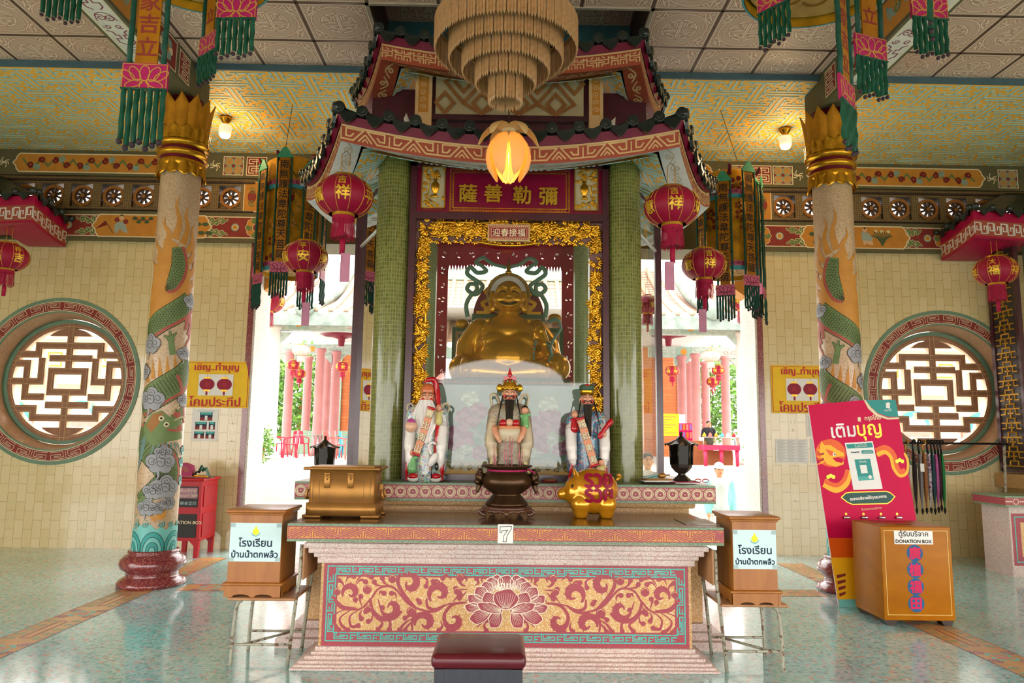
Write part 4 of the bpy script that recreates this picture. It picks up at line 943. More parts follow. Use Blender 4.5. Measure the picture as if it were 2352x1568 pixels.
def eave(rim, zmid, rise, name, up):
    cx = sum(p[0] for p in rim)/6; cy = sum(p[1] for p in rim)/6
    def pt(i, t, off=0, dz=0):
        a, q = rim[i], rim[(i+1) % 6]; x, y = a[0]+(q[0]-a[0])*t, a[1]+(q[1]-a[1])*t
        z = zmid+rise*abs(2*t-1)**1.8; d = Vector((x-cx, y-cy)); k = 1+off/max(.1, d.length)
        return Vector((cx+(x-cx)*k, cy+(y-cy)*k, z+dz))
    NS = 16; f = MB(); bh = .145 if not up else .15; fh = .07
    for i in range(6):
        f.sheet(lambda u, v: pt(i, u, 0, bh*v), NS, 1, 'keyred', False)
        f.sheet(lambda u, v: pt(i, u, .01+.03*v, bh+fh*v), NS, 1, 'fascia', False)
        a, q = rim[i], rim[(i+1) % 6]; L = math.hypot(q[0]-a[0], q[1]-a[1])
        nx, ny = (q[1]-a[1])/L, -(q[0]-a[0])/L
        def fn(u, v, d, i=i, L=L, nx=nx, ny=ny): p = pt(i, u/L, 0, v); return Vector((p.x+nx*d, p.y+ny*d, p.z))
        c = Cv(f, fn, .0012, .3)
        c.stroke([(L*k/12, bh-.008) for k in range(13)], .016, 'keytan', 1)
        n = int(round(L/.2)); n += n % 2
        for k in range(n):
            x = L*k/n; w = L/n; h = lambda u, v: (x+w*u if k % 2 == 0 else x+w*(1-u), .028+.098*v)
            lw = .0125
            if not up:
                c.stroke([h(.0, 0), h(0, .9)], lw*.8, 'keytan', 1); c.stroke([h(.0, 0), h(.5, 0), h(.92, .95), h(.2, .95), h(.2, .3), h(.4, .3), h(.52, .62)], lw, 'keytan', 1)
                c.stroke([h(.72, 0), h(1, .66)], lw, 'keytan', 1); c.stroke([h(.88, 0), h(1, .3)], lw*.8, 'keytan', 1)
            else:
                for P in ([(.05, .0), (.05, .45), (.35, .45)], [(.2, 0), (.2, .25), (.5, .25), (.5, .95)], [(.05, .95), (.05, .65), (.5, .65)], [(.2, .95), (.35, .8)], [(.65, 0), (.65, .45), (.95, .45), (.95, 0)], [(.8, 0), (.8, .25)], [(.65, .95), (.65, .65), (.95, .65), (.95, .95)], [(.5, .8), (.8, .8)]):
                    c.stroke([h(*p) for p in P], lw*.85, 'keytan', 1)
    f.build('eave_band' if not up else 'upper_eave_band', shr)
    # soffit strip and fret ceiling underneath
    s = MB(); sm = 'soffitwhite' if not up else 'keyred'
    for i in range(6):
        s.sheet(lambda u, v: pt(i, u, -.2*v, .02*v), NS, 1, sm, True)
        if up or True:
            a, q = rim[i], rim[(i+1) % 6]; L = math.hypot(q[0]-a[0], q[1]-a[1])
            c = Cv(s, lambda u, v, d, i=i, L=L: pt(i, u/L, -v, .02*v/.2-d), .0015, .3); n = int(L/.16); vm = 'keytan' if up else 'vinefaint'
            for k in range(n):
                x = L*(k+.5)/n; sg = 1 if k % 2 else -1
                c.stroke(spline([(x-.09, .1-sg*.03), (x, .1+sg*.03), (x+.09, .1-sg*.03)], 4), .016, vm, 1); c.stroke(spiral((x, .1-sg*.02), .006, .035, 0, 1.2*sg, 10), .018, vm, 1)
    s.build('soffit_edge' if not up else 'upper_soffit_edge', shr)
    s = MB(); RI = .42 if not up else .5
    for i in range(6):
        a, q = rim[i], rim[(i+1) % 6]; L = math.hypot(q[0]-a[0], q[1]-a[1]); ap = abs((a[0]-cx)*(q[1]-a[1])-(a[1]-cy)*(q[0]-a[0]))/L
        def fn(u, v, d, i=i, L=L, ap=ap): p = pt(i, max(0, min(1, u/L))); k = v/ap; return Vector((p.x+(cx-p.x)*k, p.y+(cy-p.y)*k, p.z*(1-k)+(zmid)*k+.02+RI*(v-.2)/.7-d))
        s.sheet(lambda u, v: fn(u*L, .2+.75*v, 0), 8, 4, 'fret_base', True)
        fretfield(s, fn, 0, L, .2, .95, .05, 0, 'fret_bar', .006, L/2, .4)
    s.build('soffit_fretwork' if not up else 'upper_soffit_fretwork', shr)
    # sloping tiled roof
    r = MB(); kk = .45; hh = .33 if not up else .3
    for i in range(6):
        r.sheet(lambda u, v: pt(i, u, 0, 0)*(1-v)+Vector((cx+(pt(i, u).x-cx)*kk, cy+(pt(i, u).y-cy)*kk, zmid+.15))*v+Vector((0, 0, bh+fh*.9+hh*v*(.45+.55*v)-.15*v)), NS, 6, 'fascia', True)
        L = math.hypot(rim[(i+1) % 6][0]-rim[i][0], rim[(i+1) % 6][1]-rim[i][1]); n = int(round(L/.205))
        if i in (0, 1, 5):
            for k in range(n+1):
                u = min(1, max(0, (k+.0)/n)); P = []
                for e in range(6):
                    v = e/5; p = pt(i, u)*(1-v)+Vector((cx+(pt(i, u).x-cx)*kk, cy+(pt(i, u).y-cy)*kk, zmid+.15))*v; P.append(p+Vector((0, 0, bh+fh*.9+hh*v*(.45+.55*v)-.15*v+.03)))
                r.tube(P, .045, 'tiledark', 8)
    r.build('roof_slope' if not up else 'upper_roof_slope', shr)
    # drip tiles and round end tiles along the visible eaves
    hp = [(-.085, .03), (-.07, -.02), (-.035, -.06), (0, -.085), (.035, -.06), (.07, -.02), (.085, .03), (.04, .012), (0, .005), (-.04, .012)]
    dm = MB(); dm.prism(hp, lambda u, v, d: Vector((u, -d, v)), -.012, .014, 'tiledark')
    c = Cv(dm, lambda u, v, d: Vector((u, -.015-d, v)), .003)
    for (P, w) in ((arc((0, .03), .075, PI+.3, TAU-.3, 10), .01), (arc((0, .01), .05, PI+.4, TAU-.4, 8), .009), ([(0, -.06), (0, -.01)], .012), ([(-.03, -.03), (.03, -.03)], .01)): c.stroke(P, w, 'tiledark', 1)
    rm = MB(); rm.lathe([(.0, .02), (.02, .022), (.03, .016), (.04, .024), (.046, .016), (.046, -.05)], (0, 0, 0), 'tiledark', 16, T=Matrix.Rotation(PI/2, 4, 'X'))
    d0 = dm.build('drip_tile', shr, w=False); r0 = rm.build('round_end_tile', shr, w=False); first = [1, 1]
    iv = WM[shr.name].inverted()
    for i in (0, 1, 5, 2, 4):
        a, q = rim[i], rim[(i+1) % 6]; L = math.hypot(q[0]-a[0], q[1]-a[1]); n = int(round(L/.205)); rz = math.atan2(q[1]-a[1], q[0]-a[0])
        if i in (2, 4): n = n
        for k in range(n):
            p = iv@pt(i, (k+.5)/n, .06, bh+fh+.02); o = d0 if first[0] else copy_tree(d0, shr); first[0] = 0; o.location = p; o.rotation_euler = (0, -math.atan((pt(i, min(1, (k+.7)/n)).z-pt(i, max(0, (k+.3)/n)).z)/(L*.4/n)), rz)
        for k in range(n+1):
            p = iv@pt(i, max(.01, min(.99, k/n)), .06, bh+fh+.055); o = r0 if first[1] else copy_tree(r0, shr); first[1] = 0; o.location = p; o.rotation_euler = (0, 0, rz)
    return pt
mat('vinefaint', 'c4b4a0', .6)
z_lo = at(1168, 377, 5.6).z; z_up = at(1168, 172, 6.05).z
eave(RIM_LO, z_lo, .17, 'lower', False); eave(RIM_UP, z_up, .12, 'upper', True)
# storey between the roofs: lattice window, painted posts
b = MB(); yl = 6.5; q0, q1 = at(1000, 262, yl), at(1340, 172, yl)
b.bb((q0.x-.05, yl, q0.z-.05), (q1.x+.05, yl+.05, q1.z+.06), 'shrinewood'); b.bb((q0.x, yl-.012, q0.z), (q1.x, yl, q1.z), 'latpale')if 'latpale' in MATS else None
mat('latpale', 'b8ab86', .6); wood('latbrown', '8a5a2c', '9c6a38', .5)
b.bb((q0.x, yl-.012, q0.z), (q1.x, yl, q1.z), 'latpale')
c = Cv(b, planexz(yl-.014), .012); W, Hh = q1.x-q0.x, q1.z-q0.z; nd = 4
def clip(P, f=None):
    return [(min(max(x, q0.x), q1.x), min(max(z, q0.z), q1.z)) for x, z in P]
for i in range(-1, nd+1):
    for j in (0, 1):
        mx, mz = q0.x+W*(i+.5*(j)+.25)/nd, q0.z+Hh*(.5*j+.25); rx, rz = W/nd/2, Hh/2
        for k in (1, .48):
            P = [(mx-rx*k, mz), (mx, mz+rz*k), (mx+rx*k, mz), (mx, mz-rz*k)]
            if q0.x-.01 < mx-rx*k and mx+rx*k < q1.x+.01: 
                c.stroke([(x, min(max(z, q0.z), q1.z)) for x, z in P], .032, 'latbrown', 1, True)
b.build('lattice_window', shr)
for (pa, pb) in ((955, 993), (1352, 1384)):
    b = MB(); x0, x1 = at(pa, 225, yl).x, at(pb, 225, yl).x; b.bb((x0, yl-.04, q0.z-.25), (x1, yl+.06, q1.z+.1), 'keytan')
    c = Cv(b, planexz(yl-.04), .001); c.rect((x0+.03, q0.z), (x1-.03, q1.z), 'orange', 1)
    for k in range(5): c.stroke(spiral(((x0+x1)/2, q0.z+.05+k*.075), .004, .03, k, 1.5), .008, 'keytan', 2)
    b.build('painted_post', shr)
b = MB()
for s in (-1, 1): b.tube([(CRX+s*1.02, 6.62, z_up), (CRX+s*.93, 6.55, z_lo+.62)], .035, 'soffitwhite', 6)
b.bb((q0.x-.6, yl+.06, z_lo+.5), (q1.x+.6, yl+.1, z_up+.1), 'shrinewood')
b.build('upper_wall', shr)
# plinth, slab and columns
SZ = 1.137
b = MB(); b.bb((-1.42, 5.95, .8), (1.51, 8.4, 1.02), 'stone_tan'); b.bb((-1.42, 5.6, .1), (1.51, 8.4, .8), 'stone_tan')
for (e, z0, z1) in ((.05, .1, .16), (.1, .05, .11), (.16, 0, .06)): b.bb((-1.42-e, 5.59-e, z0), (1.51+e, 8.4, z1), 'granite_pink')
b.rbox((CRX, 7.15, .985), (3.02, 2.5, .07), 'stone_tan', .02)
b.build('plinth', shr)
b = MB(); sx0, sx1, sy = -1.595, 1.685, 5.8; b.bb((sx0, sy, .998), (sx1, 8.5, SZ), 'greenedge')
c = Cv(b, planexz(sy), .0008); c.rect((sx0, 1.017), (sx1, 1.12), 'redpaint', 1); n = 34
for k in range(n):
    x = sx0+(sx1-sx0)*(k+.5)/n; z = 1.0685
    c.ring((x, z), .041, .006, 'creamline', 2, 18); c.ring((x, z), .028, .012, 'creamline', 2, 16)
    s = 1 if k % 2 else -1
    c.disc((x-.013, z-s*.008), .012, 'redpaint', 2.5, 8); c.disc((x+.013, z-s*.008), .012, 'redpaint', 2.5, 8); c.disc((x, z+s*.01), .012, 'redpaint', 2.5, 8); c.disc((x, z-s*.002), .005, 'creamline', 3, 6)
    for s in (-1, 1): c.stroke([(x+.048-.012, z+s*.044), (x+.048, z+s*.03), (x+.048+.012, z+s*.044)], .004, 'creamline', 2)
b.build('ledge_slab', shr)
for x in (-.965, 1.055):
    b = MB(); b.lathe([(.155, SZ), (.155, 3.95)], (x, 6.28, 0), 'mosaic_green', 40, caps=False); b.build('mosaic_column', shr)
brick('mosaic_green_lit', 'a9b884', '93a470', 'c8c0a0', .0225, .034, .0018, .22, 0, 'UV', coat=.3)  # green mosaic of the inner columns, light from behind put into the colour
for x in (-.805, .855):
    b = MB(); b.lathe([(.085, SZ), (.085, 3.7)], (x, 7.85, 0), 'mosaic_green_lit', 24, caps=False); b.build('inner_column', shr)
for x in (-1.42, 1.52):
    b = MB(); b.bb((x-.03, 7.0, SZ), (x+.03, 7.06, 3.75), 'shrinewood'); b.build('side_post', shr)
gl = glass('paneglass', 'f4f8f4', .0); glass('sideglass', 'd8dcd4', .08)
for s in (-1, 1):
    xa, xb = (-1.1, -1.4) if s < 0 else (1.19, 1.5); b = MB()
    for z in (SZ+.02, 3.33, 3.72):
        b = MB(); b.tube([(xa, 6.34, z), (xb, 7.02, z)], .016, 'soffitwhite' if z == 3.33 else 'shrinewood', 6); f = b.build('window_rail', shr)
    b = MB(); b.add([(xa, 6.34, SZ+.02), (xb, 7.02, SZ+.02), (xb, 7.02, 3.72), (xa, 6.34, 3.72)], [(0, 1, 2, 3)], 'sideglass'); b.build('side_window_pane', shr)
# dark frame with name board
FY = 6.16; fL, fR = at(941, 480, FY).x, at(1398, 480, FY).x
b = MB()
for (xa, xb) in ((fL, at(956, 480, FY).x), (at(1384, 480, FY).x, fR)): b.bb((xa, FY, SZ), (xb, FY+.1, 3.95), 'shrinewood')
zb0, zb1 = at(1168, 506, FY).z, at(1168, 490, FY).z
b.bb((fL, FY-.015, zb0), (fR, FY+.08, zb1), 'shrinewood'); b.bb((fL, FY, 3.84), (fR, FY+.1, 3.95), 'shrinewood'); b.bb((fL, FY-.01, SZ), (fR, FY+.1, SZ+.05), 'shrinewood')
b.build('front_frame', shr)
rc = random.Random(11)
def rosette(b, x, y, z, r, m='gold'):
    b.ell((x, y-.5*r, z), (r*.3, r*.3, r*.3), m, 8, 6)
    for n, rr, dd in ((6, .5, .38), (8, .85, .18)):
        for k in range(n):
            a = TAU*k/n+rr; b.ell((x+r*rr*cos(a), y-r*dd, z+r*rr*sin(a)), (r*.34, r*.14, r*.24), m, 8, 5, Matrix.Rotation(-a, 3, 'Y'))
def leafy(b, x, y, z, r, a, m='gold'):
    d = Matrix.Rotation(-a, 3, 'Y')
    for k in (-1, 0, 1): b.ell((x+r*.5*cos(a+k*.7), y-r*.15, z+r*.5*sin(a+k*.7)), (r*.55, r*.13, r*.2), m, 8, 5, Matrix.Rotation(-(a+k*.7), 3, 'Y'))
def carving(b, x0, x1, z0, z1, y, n, s, ros=.2):
    for i in range(n):
        x, z = rc.uniform(x0, x1), rc.uniform(z0, z1)
        if rc.random() < ros: rosette(b, x, y, z, s*rc.uniform(.8, 1.2))
        else: leafy(b, x, y-rc.uniform(0, .02), z, s*rc.uniform(.8, 1.4), rc.uniform(0, TAU))
    # wavy stems
    for i in range(max(1, n//9)):
        x, z = rc.uniform(x0, x1), rc.uniform(z0, z1); P = [(x, y-.02, z)]
        a = rc.uniform(0, TAU)
        for k in range(7):
            a += rc.uniform(-.8, .8); x, z = min(max(P[-1][0]+.035*cos(a), x0), x1), min(max(P[-1][2]+.035*sin(a), z0), z1); P.append((x, y-.02-.01*sin(k), z))
        b.tube(spline(P, 3), s*.2, 'gold', 6)
# name board: red lacquer, four gold characters, carved vases left and right
z0, z1 = zb1, 3.85; sg = MB(); sg.bb((at(956, 450, FY).x, FY+.02, z0), (at(1384, 450, FY).x, FY+.05, z1), 'signred')
c = Cv(sg, planexz(FY+.02), .0012); s0, s1 = at(1033, 440, FY).x, at(1309, 440, FY).x; zz0, zz1 = at(1168, 485, FY).z, at(1168, 388, FY).z
for w_, m, l in ((.035, 'gold', 1), (.018, 'signred', 2)): c.stroke([(s0+.017, zz0+.017), (s1-.017, zz0+.017), (s1-.017, zz1-.017), (s0+.017, zz1-.017)], w_, m, l, True)
n = 40
for k in range(n): 
    for z in (zz0+.017, zz1-.017): c.stroke([(s0+.03+(s1-s0-.06)*(k+.1)/n, z-.005), (s0+.03+(s1-s0-.06)*(k+.7)/n, z-.005), (s0+.03+(s1-s0-.06)*(k+.7)/n, z+.005)], .004, 'gold', 3)
for k in range(14):
    for x in (s0+.017, s1-.017): z = zz0+.03+(zz1-zz0-.06)*(k+.2)/14; c.stroke([(x-.005, z), (x+.005, z), (x+.005, z+.012)], .004, 'gold', 3)
board = sg.build('name_board', shr)
for ch, px, py in (('薩', 1075, 443), ('善', 1133, 443), ('勒', 1199, 447), ('彌', 1260, 450)):
    t = MB(); p = at(px, py, FY); cc = Cv(t, planexz(FY+.01), .003)
    for k in range(4): cc.text(ch, (p.x, p.z), .17, 'goldbright', 1+k, .004-.001*k)
    t.build('character', board)
for (pa, pb, s) in ((968, 1023, 1), (1319, 1374, -1)):
    xa, xb = at(pa, 430, FY).x, at(pb, 430, FY).x; za, zb = at(1000, 478, FY).z, at(1000, 381, FY).z; t = MB(); t.bb((xa, FY+.012, za), (xb, FY+.03, zb), 'latpale')
    for (p, q) in (((xa, za), (xb, za+.008)), ((xa, zb-.008), (xb, zb)), ((xa, za), (xa+.008, zb)), ((xb-.008, za), (xb, zb))): t.bb((p[0], FY-.002, p[1]), (q[0], FY+.02, q[1]), 'gold')
    xm_, zm_ = (xa+xb)/2+s*.015, (za+zb)/2
    t.lathe([(.0, -.09), (.03, -.09), (.022, -.075), (.012, -.06), (.02, -.045), (.035, -.01), (.036, .03), (.02, .045), (.014, .06), (.024, .075), (0, .075)], (xm_, FY+.008, zm_), 'gold', 14, ry=.5)
    for k in range(16): leafy(t, rc.uniform(xa+.02, xb-.02), FY+.01, rc.uniform(zm_+.07, zb-.02), .028, rc.uniform(0, TAU))
    rosette(t, xm_, FY, zm_+.11, .03)
    for k in range(5): rosette(t, xa+(.03 if s > 0 else xb-xa-.03)+rc.uniform(-.005, .02)*s, FY+.01, za+.06+k*.055, .018)
    for k in range(8): leafy(t, rc.uniform(xa+.02, xb-.02), FY+.012, rc.uniform(za+.02, zm_-.09), .03, rc.uniform(0, TAU))
    t.tube([(xm_+.03*s, FY+.01, za+.03), (xm_-.05*s, FY+.01, za+.08)], .008, 'gold', 6); t.tube([(xm_-s*.06, FY+.01, za+.12), (xm_-s*.06, FY+.01, zm_+.04), (xm_-s*.04, FY+.01, zm_+.04)], .006, 'gold', 6)
    t.build('carved_vase_panel', board)
# gilded carved frame with small plaque
mat('carveback', '86605a', .5)
ca, cb_ = at(957, 540, FY).x, at(1383, 540, FY).x; cz = zb0; zt_ = at(1168, 552, FY).z
b = MB(); b.bb((ca-.03, FY+.05, zt_), (cb_+.03, FY+.06, cz), 'carveback'); 
for x0, x1 in ((ca-.03, ca+.105), (cb_-.105, cb_+.03)): b.bb((x0, FY+.05, SZ+.12), (x1, FY+.06, zt_), 'carveback')
carving(b, ca+.03, cb_-.03, zt_+.035, cz-.02, FY+.045, 270, .047, .12)
for x0, x1 in ((ca+.015, ca+.095), (cb_-.095, cb_-.015)): carving(b, x0, x1, SZ+.16, zt_+.02, FY+.045, 190, .04, .14)
for k in range(26): leafy(b, ca+.12+(cb_-ca-.24)*k/25, FY+.04, zt_+.012-.01*(k % 2), .04, -PI/2+rc.uniform(-.5, .5))
b.tube(spline([(CRX-.28, FY+.02, zt_-.01), (CRX-.12, FY+.02, zt_-.035), (CRX, FY+.02, zt_-.04), (CRX+.12, FY+.02, zt_-.035), (CRX+.28, FY+.02, zt_-.01)], 4), .012, 'gold', 8)
cf = b.build('gilded_carving', shr)
b = MB(); p0, p1 = at(1120, 555, FY), at(1217, 518, FY); b.rbox(((p0.x+p1.x)/2, FY-.02, (p0.z+p1.z)/2), (p1.x-p0.x, .03, p1.z-p0.z), 'keytan', .004, 1)
c = Cv(b, planexz(FY-.0355), .001); c.rect((p0.x+.012, p0.z+.012), (p1.x-.012, p1.z-.012), 'keyred', 1)
for k in range(20): 
    for z in (p0.z+.02, p1.z-.02): c.disc((p0.x+.022+(p1.x-p0.x-.044)*k/19, z), .005, 'creamline', 2, 6)
c.rect((p0.x+.03, p0.z+.034), (p1.x-.03, p1.z-.034), 'keytan', 2); c.rect((p0.x+.034, p0.z+.037), (p1.x-.034, p1.z-.037), 'signred', 3)
c.text('迎春接福', ((p0.x+p1.x)/2, (p0.z+p1.z)/2), None, 'creamline', 4, .001, p1.x-p0.x-.085) 
b.build('plaque', cf)
# painted lower pane, clear upper pane
pz0, pz1 = at(1168, 1066, FY).z, at(1168, 1000, FY).z
# red pierced fretwork at the back
fy = 7.98; fo0, fo1 = -.74, .82; fi0, fi1 = at(1027, 720, fy).x, at(1290, 720, fy).x; ft = 3.72; fit = at(1160, 607, fy).z; fb = 1.3
b = MB(); fn = lambda u, v, d: Vector((u, fy+d, v))
def fretstrip(x0, x1, z0, z1, nx, nz, top=False):
    for i in range(nx):
        for j in range(nz):
            hs = []
            x, z = x0+(x1-x0)*(i+.5)/nx+rc.uniform(-.008, .008), z0+(z1-z0)*(j+.5)/nz
            for k in range(3):
                a = rc.uniform(0, PI)+k*1.1; l, w = .021, .008; q = (x+.026*cos(k*2.1+a), z+.026*sin(k*2.1+a))
                hs.append([(q[0]+l*cos(a), q[1]+l*sin(a)), (q[0]+w*sin(a), q[1]-w*cos(a)), (q[0]-l*cos(a), q[1]-l*sin(a)), (q[0]-w*sin(a), q[1]+w*cos(a))])
            xa, xb, za, zb = x0+(x1-x0)*i/nx, x0+(x1-x0)*(i+1)/nx, z0+(z1-z0)*j/nz, z0+(z1-z0)*(j+1)/nz; b.prism([(xa, za), (xb, za), (xb, zb), (xa, zb)], fn, 0, .025, 'fretred', holes=hs)
fretstrip(fo0, fi0, fb, fit, 1, 13); fretstrip(fi1, fo1, fb, fit, 1, 13); fretstrip(fo0, fo1, fit, fit+.2, 10, 1); b.bb((fo0, fy, fit+.2), (fo1, fy+.025, ft), 'fretred')
for k in range(40):                                                       # ragged carved inner edge
    x = fi0+(fi1-fi0)*k/39; d = abs(x-(fi0+fi1)/2)/(fi1-fi0); b.prism([(x-.02, fit+.002), (x+.02, fit+.002), (x, fit-.02-.05*(d > .33)-.02*rc.random())], fn, 0, .02, 'fretred')
b.build('red_fretwork', shr)
# glass front
b = MB(); b.bb((ca+.1, FY+.07, SZ+.1), (cb_-.1, FY+.076, zt_), 'paneglass'); b.build('front_pane', shr)
mat('pondgrey', 'a8b4ae', .35, 0, .15, 4); mat('petalpink', 'd58aa8', .4); mat('petalwhite', 'e8e8dc', .4); mat('petalpink2', 'b86088', .4); mat('petalwhite2', 'c8ccb4', .4); mat('pondleaf', '7fa08c', .4); mat('ornament', 'c9a050', .4)
b = MB(); x0, x1, z0, z1 = ca+.115, cb_-.115, SZ+.05, at(1168, 885, FY+.1).z
b.bb((x0, FY+.09, z0), (x1, FY+.1, z1), 'pondgrey'); c = Cv(b, planexz(FY+.09), .0008); rp = random.Random(5)
def blossom(x, z, r, m, l):
    for n, rr in ((9, .85), (7, .55), (4, .25)):
        for k in range(n):
            a = TAU*k/n+rr*3; q = (x+r*rr*cos(a), z+r*rr*sin(a)*.85); P = [(q[0]+r*.36*cos(a+t), q[1]+r*.3*sin(a+t)) for t in [TAU*i/7 for i in range(7)]]
            c.poly(P, m if k % 2 else m+'2', l+(1-rr)); 
            c.stroke(P, .0015, 'pondleaf', l+(1-rr)+.05, True)
for i in range(40): c.disc((rp.uniform(x0+.05, x1-.05), rp.uniform(z0+.12, z0+.42)), rp.uniform(.03, .08), 'pondleaf', 1+i*.02, 10, rp.uniform(.02, .05))
for (px, py, r, m) in ((1050, 1010, 34, 'petalpink'), (1075, 960, 26, 'petalpink'), (1068, 1028, 16, 'petalwhite'), (1098, 945, 20, 'petalpink'), (1040, 1045, 24, 'petalwhite'), (1103, 1040, 18, 'petalpink'), (1080, 915, 18, 'petalwhite'), (1235, 985, 30, 'petalpink'), (1262, 958, 24, 'petalpink'), (1275, 1012, 22, 'petalwhite'), (1242, 1020, 24, 'petalpink'), (1288, 1025, 22, 'petalpink'), (1260, 930, 20, 'petalwhite'), (1225, 1035, 16, 'petalwhite'), (1160, 1000, 26, 'petalpink'), (1290, 985, 18, 'petalpink')):
    p = at(px, py, FY+.09); blossom(p.x, p.z, r*.0037, m, 3+px*.001)
zo = at(1168, 1062, FY+.09).z
for s in (0, 1):
    P = [(x0+.01, zo+.03), (x0+.12, zo+.03), (x0+.14, zo), (CRX-.02, zo)]; P = P if not s else [(2*CRX-x, z) for x, z in P]; c.stroke(P, .009, 'ornament', 5)
c.rect((x0, z0), (x1, zo-.01), 'ornament', 2); 
for k in range(34): c.stroke(spiral((x0+(x1-x0)*(k+.5)/34, (z0+zo)/2+rp.uniform(-.02, .02)), .004, .026, k, 1.3), .01, ('pondgrey', 'olive')[k % 2], 3)
b.build('painted_pond_panel', shr)
b = MB(); b.bb((fo0, 7.2, SZ), (fo1, 8.2, SZ+.1), 'greenedge'); b.bb((-.9, 6.4, 3.72), (1.0, 8.0, 3.76), 'shrinewood'); b.build('inner_floor', shr)
# ================================================================== the gilded laughing figure on its throne
BX, BY, BZ = .055, 7.06, 2.032
mat('goldskin', 'e29a1c', .26, .55, .12, 6, 0, .2, .5); mat('thronegreen', '3f5a44', .45); mat('tantrim', 'a8825a', .5); mat('halo', 'e2d4d0', .5); mat('ribbon', '6f9484', .4); mat('jade', '6f8f86', .3); mat('eyewhite', 'e8e0d0', .3)
th = thing('throne', 'stepped green throne with rounded maroon dragon back behind the gilded figure', 'throne', (BX, 7.4, SZ+.103))
b = MB()
for (x0, x1, zt, y) in ((-.51, .62, 2.6, 7.36), (-.31, .43, 2.735, 7.34)):
    b.bb((x0, y, 1.9), (x1, y+.06, zt), 'thronegreen'); c = Cv(b, planexz(y), .002)
    c.stroke([(x0+.05, 1.95), (x0+.05, zt-.06), (x1-.05, zt-.06), (x1-.05, 1.95)], .03, 'tantrim', 1)
b.build('back_panel', th)
b = MB(); P = arc((.06, 2.72), .36, 0, PI, 24, .38); b.prism(P, lambda u, v, d: Vector((u, 7.37+d, v)), 0, .05, 'signred'); c = Cv(b, planexz(7.37), .003)
for s in (-1, 1):
    c.stroke(spline([(.06+s*.33, 2.75), (.06+s*.2, 2.76), (.06+s*.27, 2.85), (.06+s*.17, 2.9), (.06+s*.24, 2.97), (.06+s*.15, 3.02)], 5), .035, 'goldpaint', 1); c.stroke(spiral((.06+s*.2, 2.79), .005, .045, 0, 1.5*s), .02, 'goldpaint', 2)
b.build('crest_panel', th)
for s in (-1, 1):
    b = MB(); b.ell((.06+s*.47, 7.36, 2.63 if s < 0 else 2.7), (.07, .04, .05), 'goldpaint'); b.build('side_scroll', th)
b = MB(); b.rbox((BX, 7.15, 1.965), (1.2, .75, .13), 'thronegreen', .02); b.bb((-.62, 6.8, SZ+.103), (.73, 7.5, 1.9), 'thronegreen')
for k in range(46): b.ell((-.53+1.17*k/45, 6.765, 1.995), .013, 'goldpaint', 8, 6)
b.build('seat_base', th)
hl = MB(); HZ = 2.93; hl.lathe([(0, 0), (.185, 0), (.185, .02), (0, .02)], (0, 0, 0), 'halo', 40, False, T=Matrix.Translation((BX, 7.3, HZ))@Matrix.Rotation(PI/2, 4, 'X'))
hl.lathe([(.18, -.005), (.2, .03), (.225, 0)], (0, 0, 0), 'tantrim', 40, T=Matrix.Translation((BX, 7.3, HZ))@Matrix.Rotation(PI/2, 4, 'X'), caps=False)
for k in range(40): hl.ell((BX+.205*cos(TAU*k/40), 7.27, HZ+.205*sin(TAU*k/40)), .012, 'goldpaint', 8, 6)
hl.build('halo', th)
b = MB(); b.lathe([(.03, 3.14), (.035, 3.17), (.018, 3.19), (.025, 3.21), (.012, 3.24), (.004, 3.32), (0, 3.33)], (BX, 7.33, 0), 'gold', 14); b.build('finial', th)
b = MB()
for s in (-1, 1):
    P = [(1163, 614), (1132+0, 606), (1110, 592), (1093, 602), (1106, 610), (1117, 622), (1096, 626), (1081, 613), (1073, 628), (1092, 643), (1108, 655), (1103, 668), (1090, 676), (1073, 664), (1080, 652), (1094, 655), (1094, 668), (1082, 678), (1071, 700), (1074, 728)]
    Q = [at(p if s < 0 else 2*1163-p, q+(0 if s < 0 else 1), 7.36) for p, q in P]; b.tube(spline(Q, 5), .014, 'ribbon', 8, sq=1.6)
b.build('ribbon', th)
bu = thing('gilded_statue', 'large gilded laughing seated figure with a bare round belly behind the glass', 'statue', (BX, BY, BZ))
m90 = lambda a, ax='Y': Matrix.Rotation(a, 3, ax)
V = lambda x, y, z: (BX+x, BY+y, BZ+z)
pr = [('e', V(0, .02, .3), (.36, .25, .36)), ('e', V(0, -.1, .2), (.32, .27, .22)), ('e', V(0, -.03, .45), (.3, .19, .15)), ('e', V(-.13, -.18, .36), (.14, .08, .09)), ('e', V(.13, -.18, .36), (.14, .08, .09)),
      ('c', [V(-.28, .02, .49), V(-.39, -.02, .33), V(-.42, -.08, .18)], [.12, .115, .09]), ('c', [V(-.41, -.08, .17), V(-.39, -.24, .13)], [.1, .06]),
      ('c', [V(.28, .02, .49), V(.4, -.0, .33), V(.43, -.08, .22)], [.12, .11, .09]), ('c', [V(.41, -.08, .21), V(.35, -.2, .34)], [.09, .055]),
      ('c', [V(-.2, -.05, .1), V(-.44, -.15, .1), V(-.3, -.32, .07), V(-.05, -.34, .05)], [.13, .13, .1, .07]), ('c', [V(.2, -.05, .1), V(.46, -.15, .12), V(.3, -.32, .07), V(.05, -.34, .05)], [.13, .14, .11, .07]),
      ('e', V(0, -.02, .03), (.42, .3, .07)), ('c', [V(0, 0, .5), V(0, -.01, .66)], [.12, .105]), ('e', V(0, -.02, .6), (.14, .11, .045))]
blob('body', pr, .012, 'goldskin', bu, 4, BZ+.002)
hz = .83
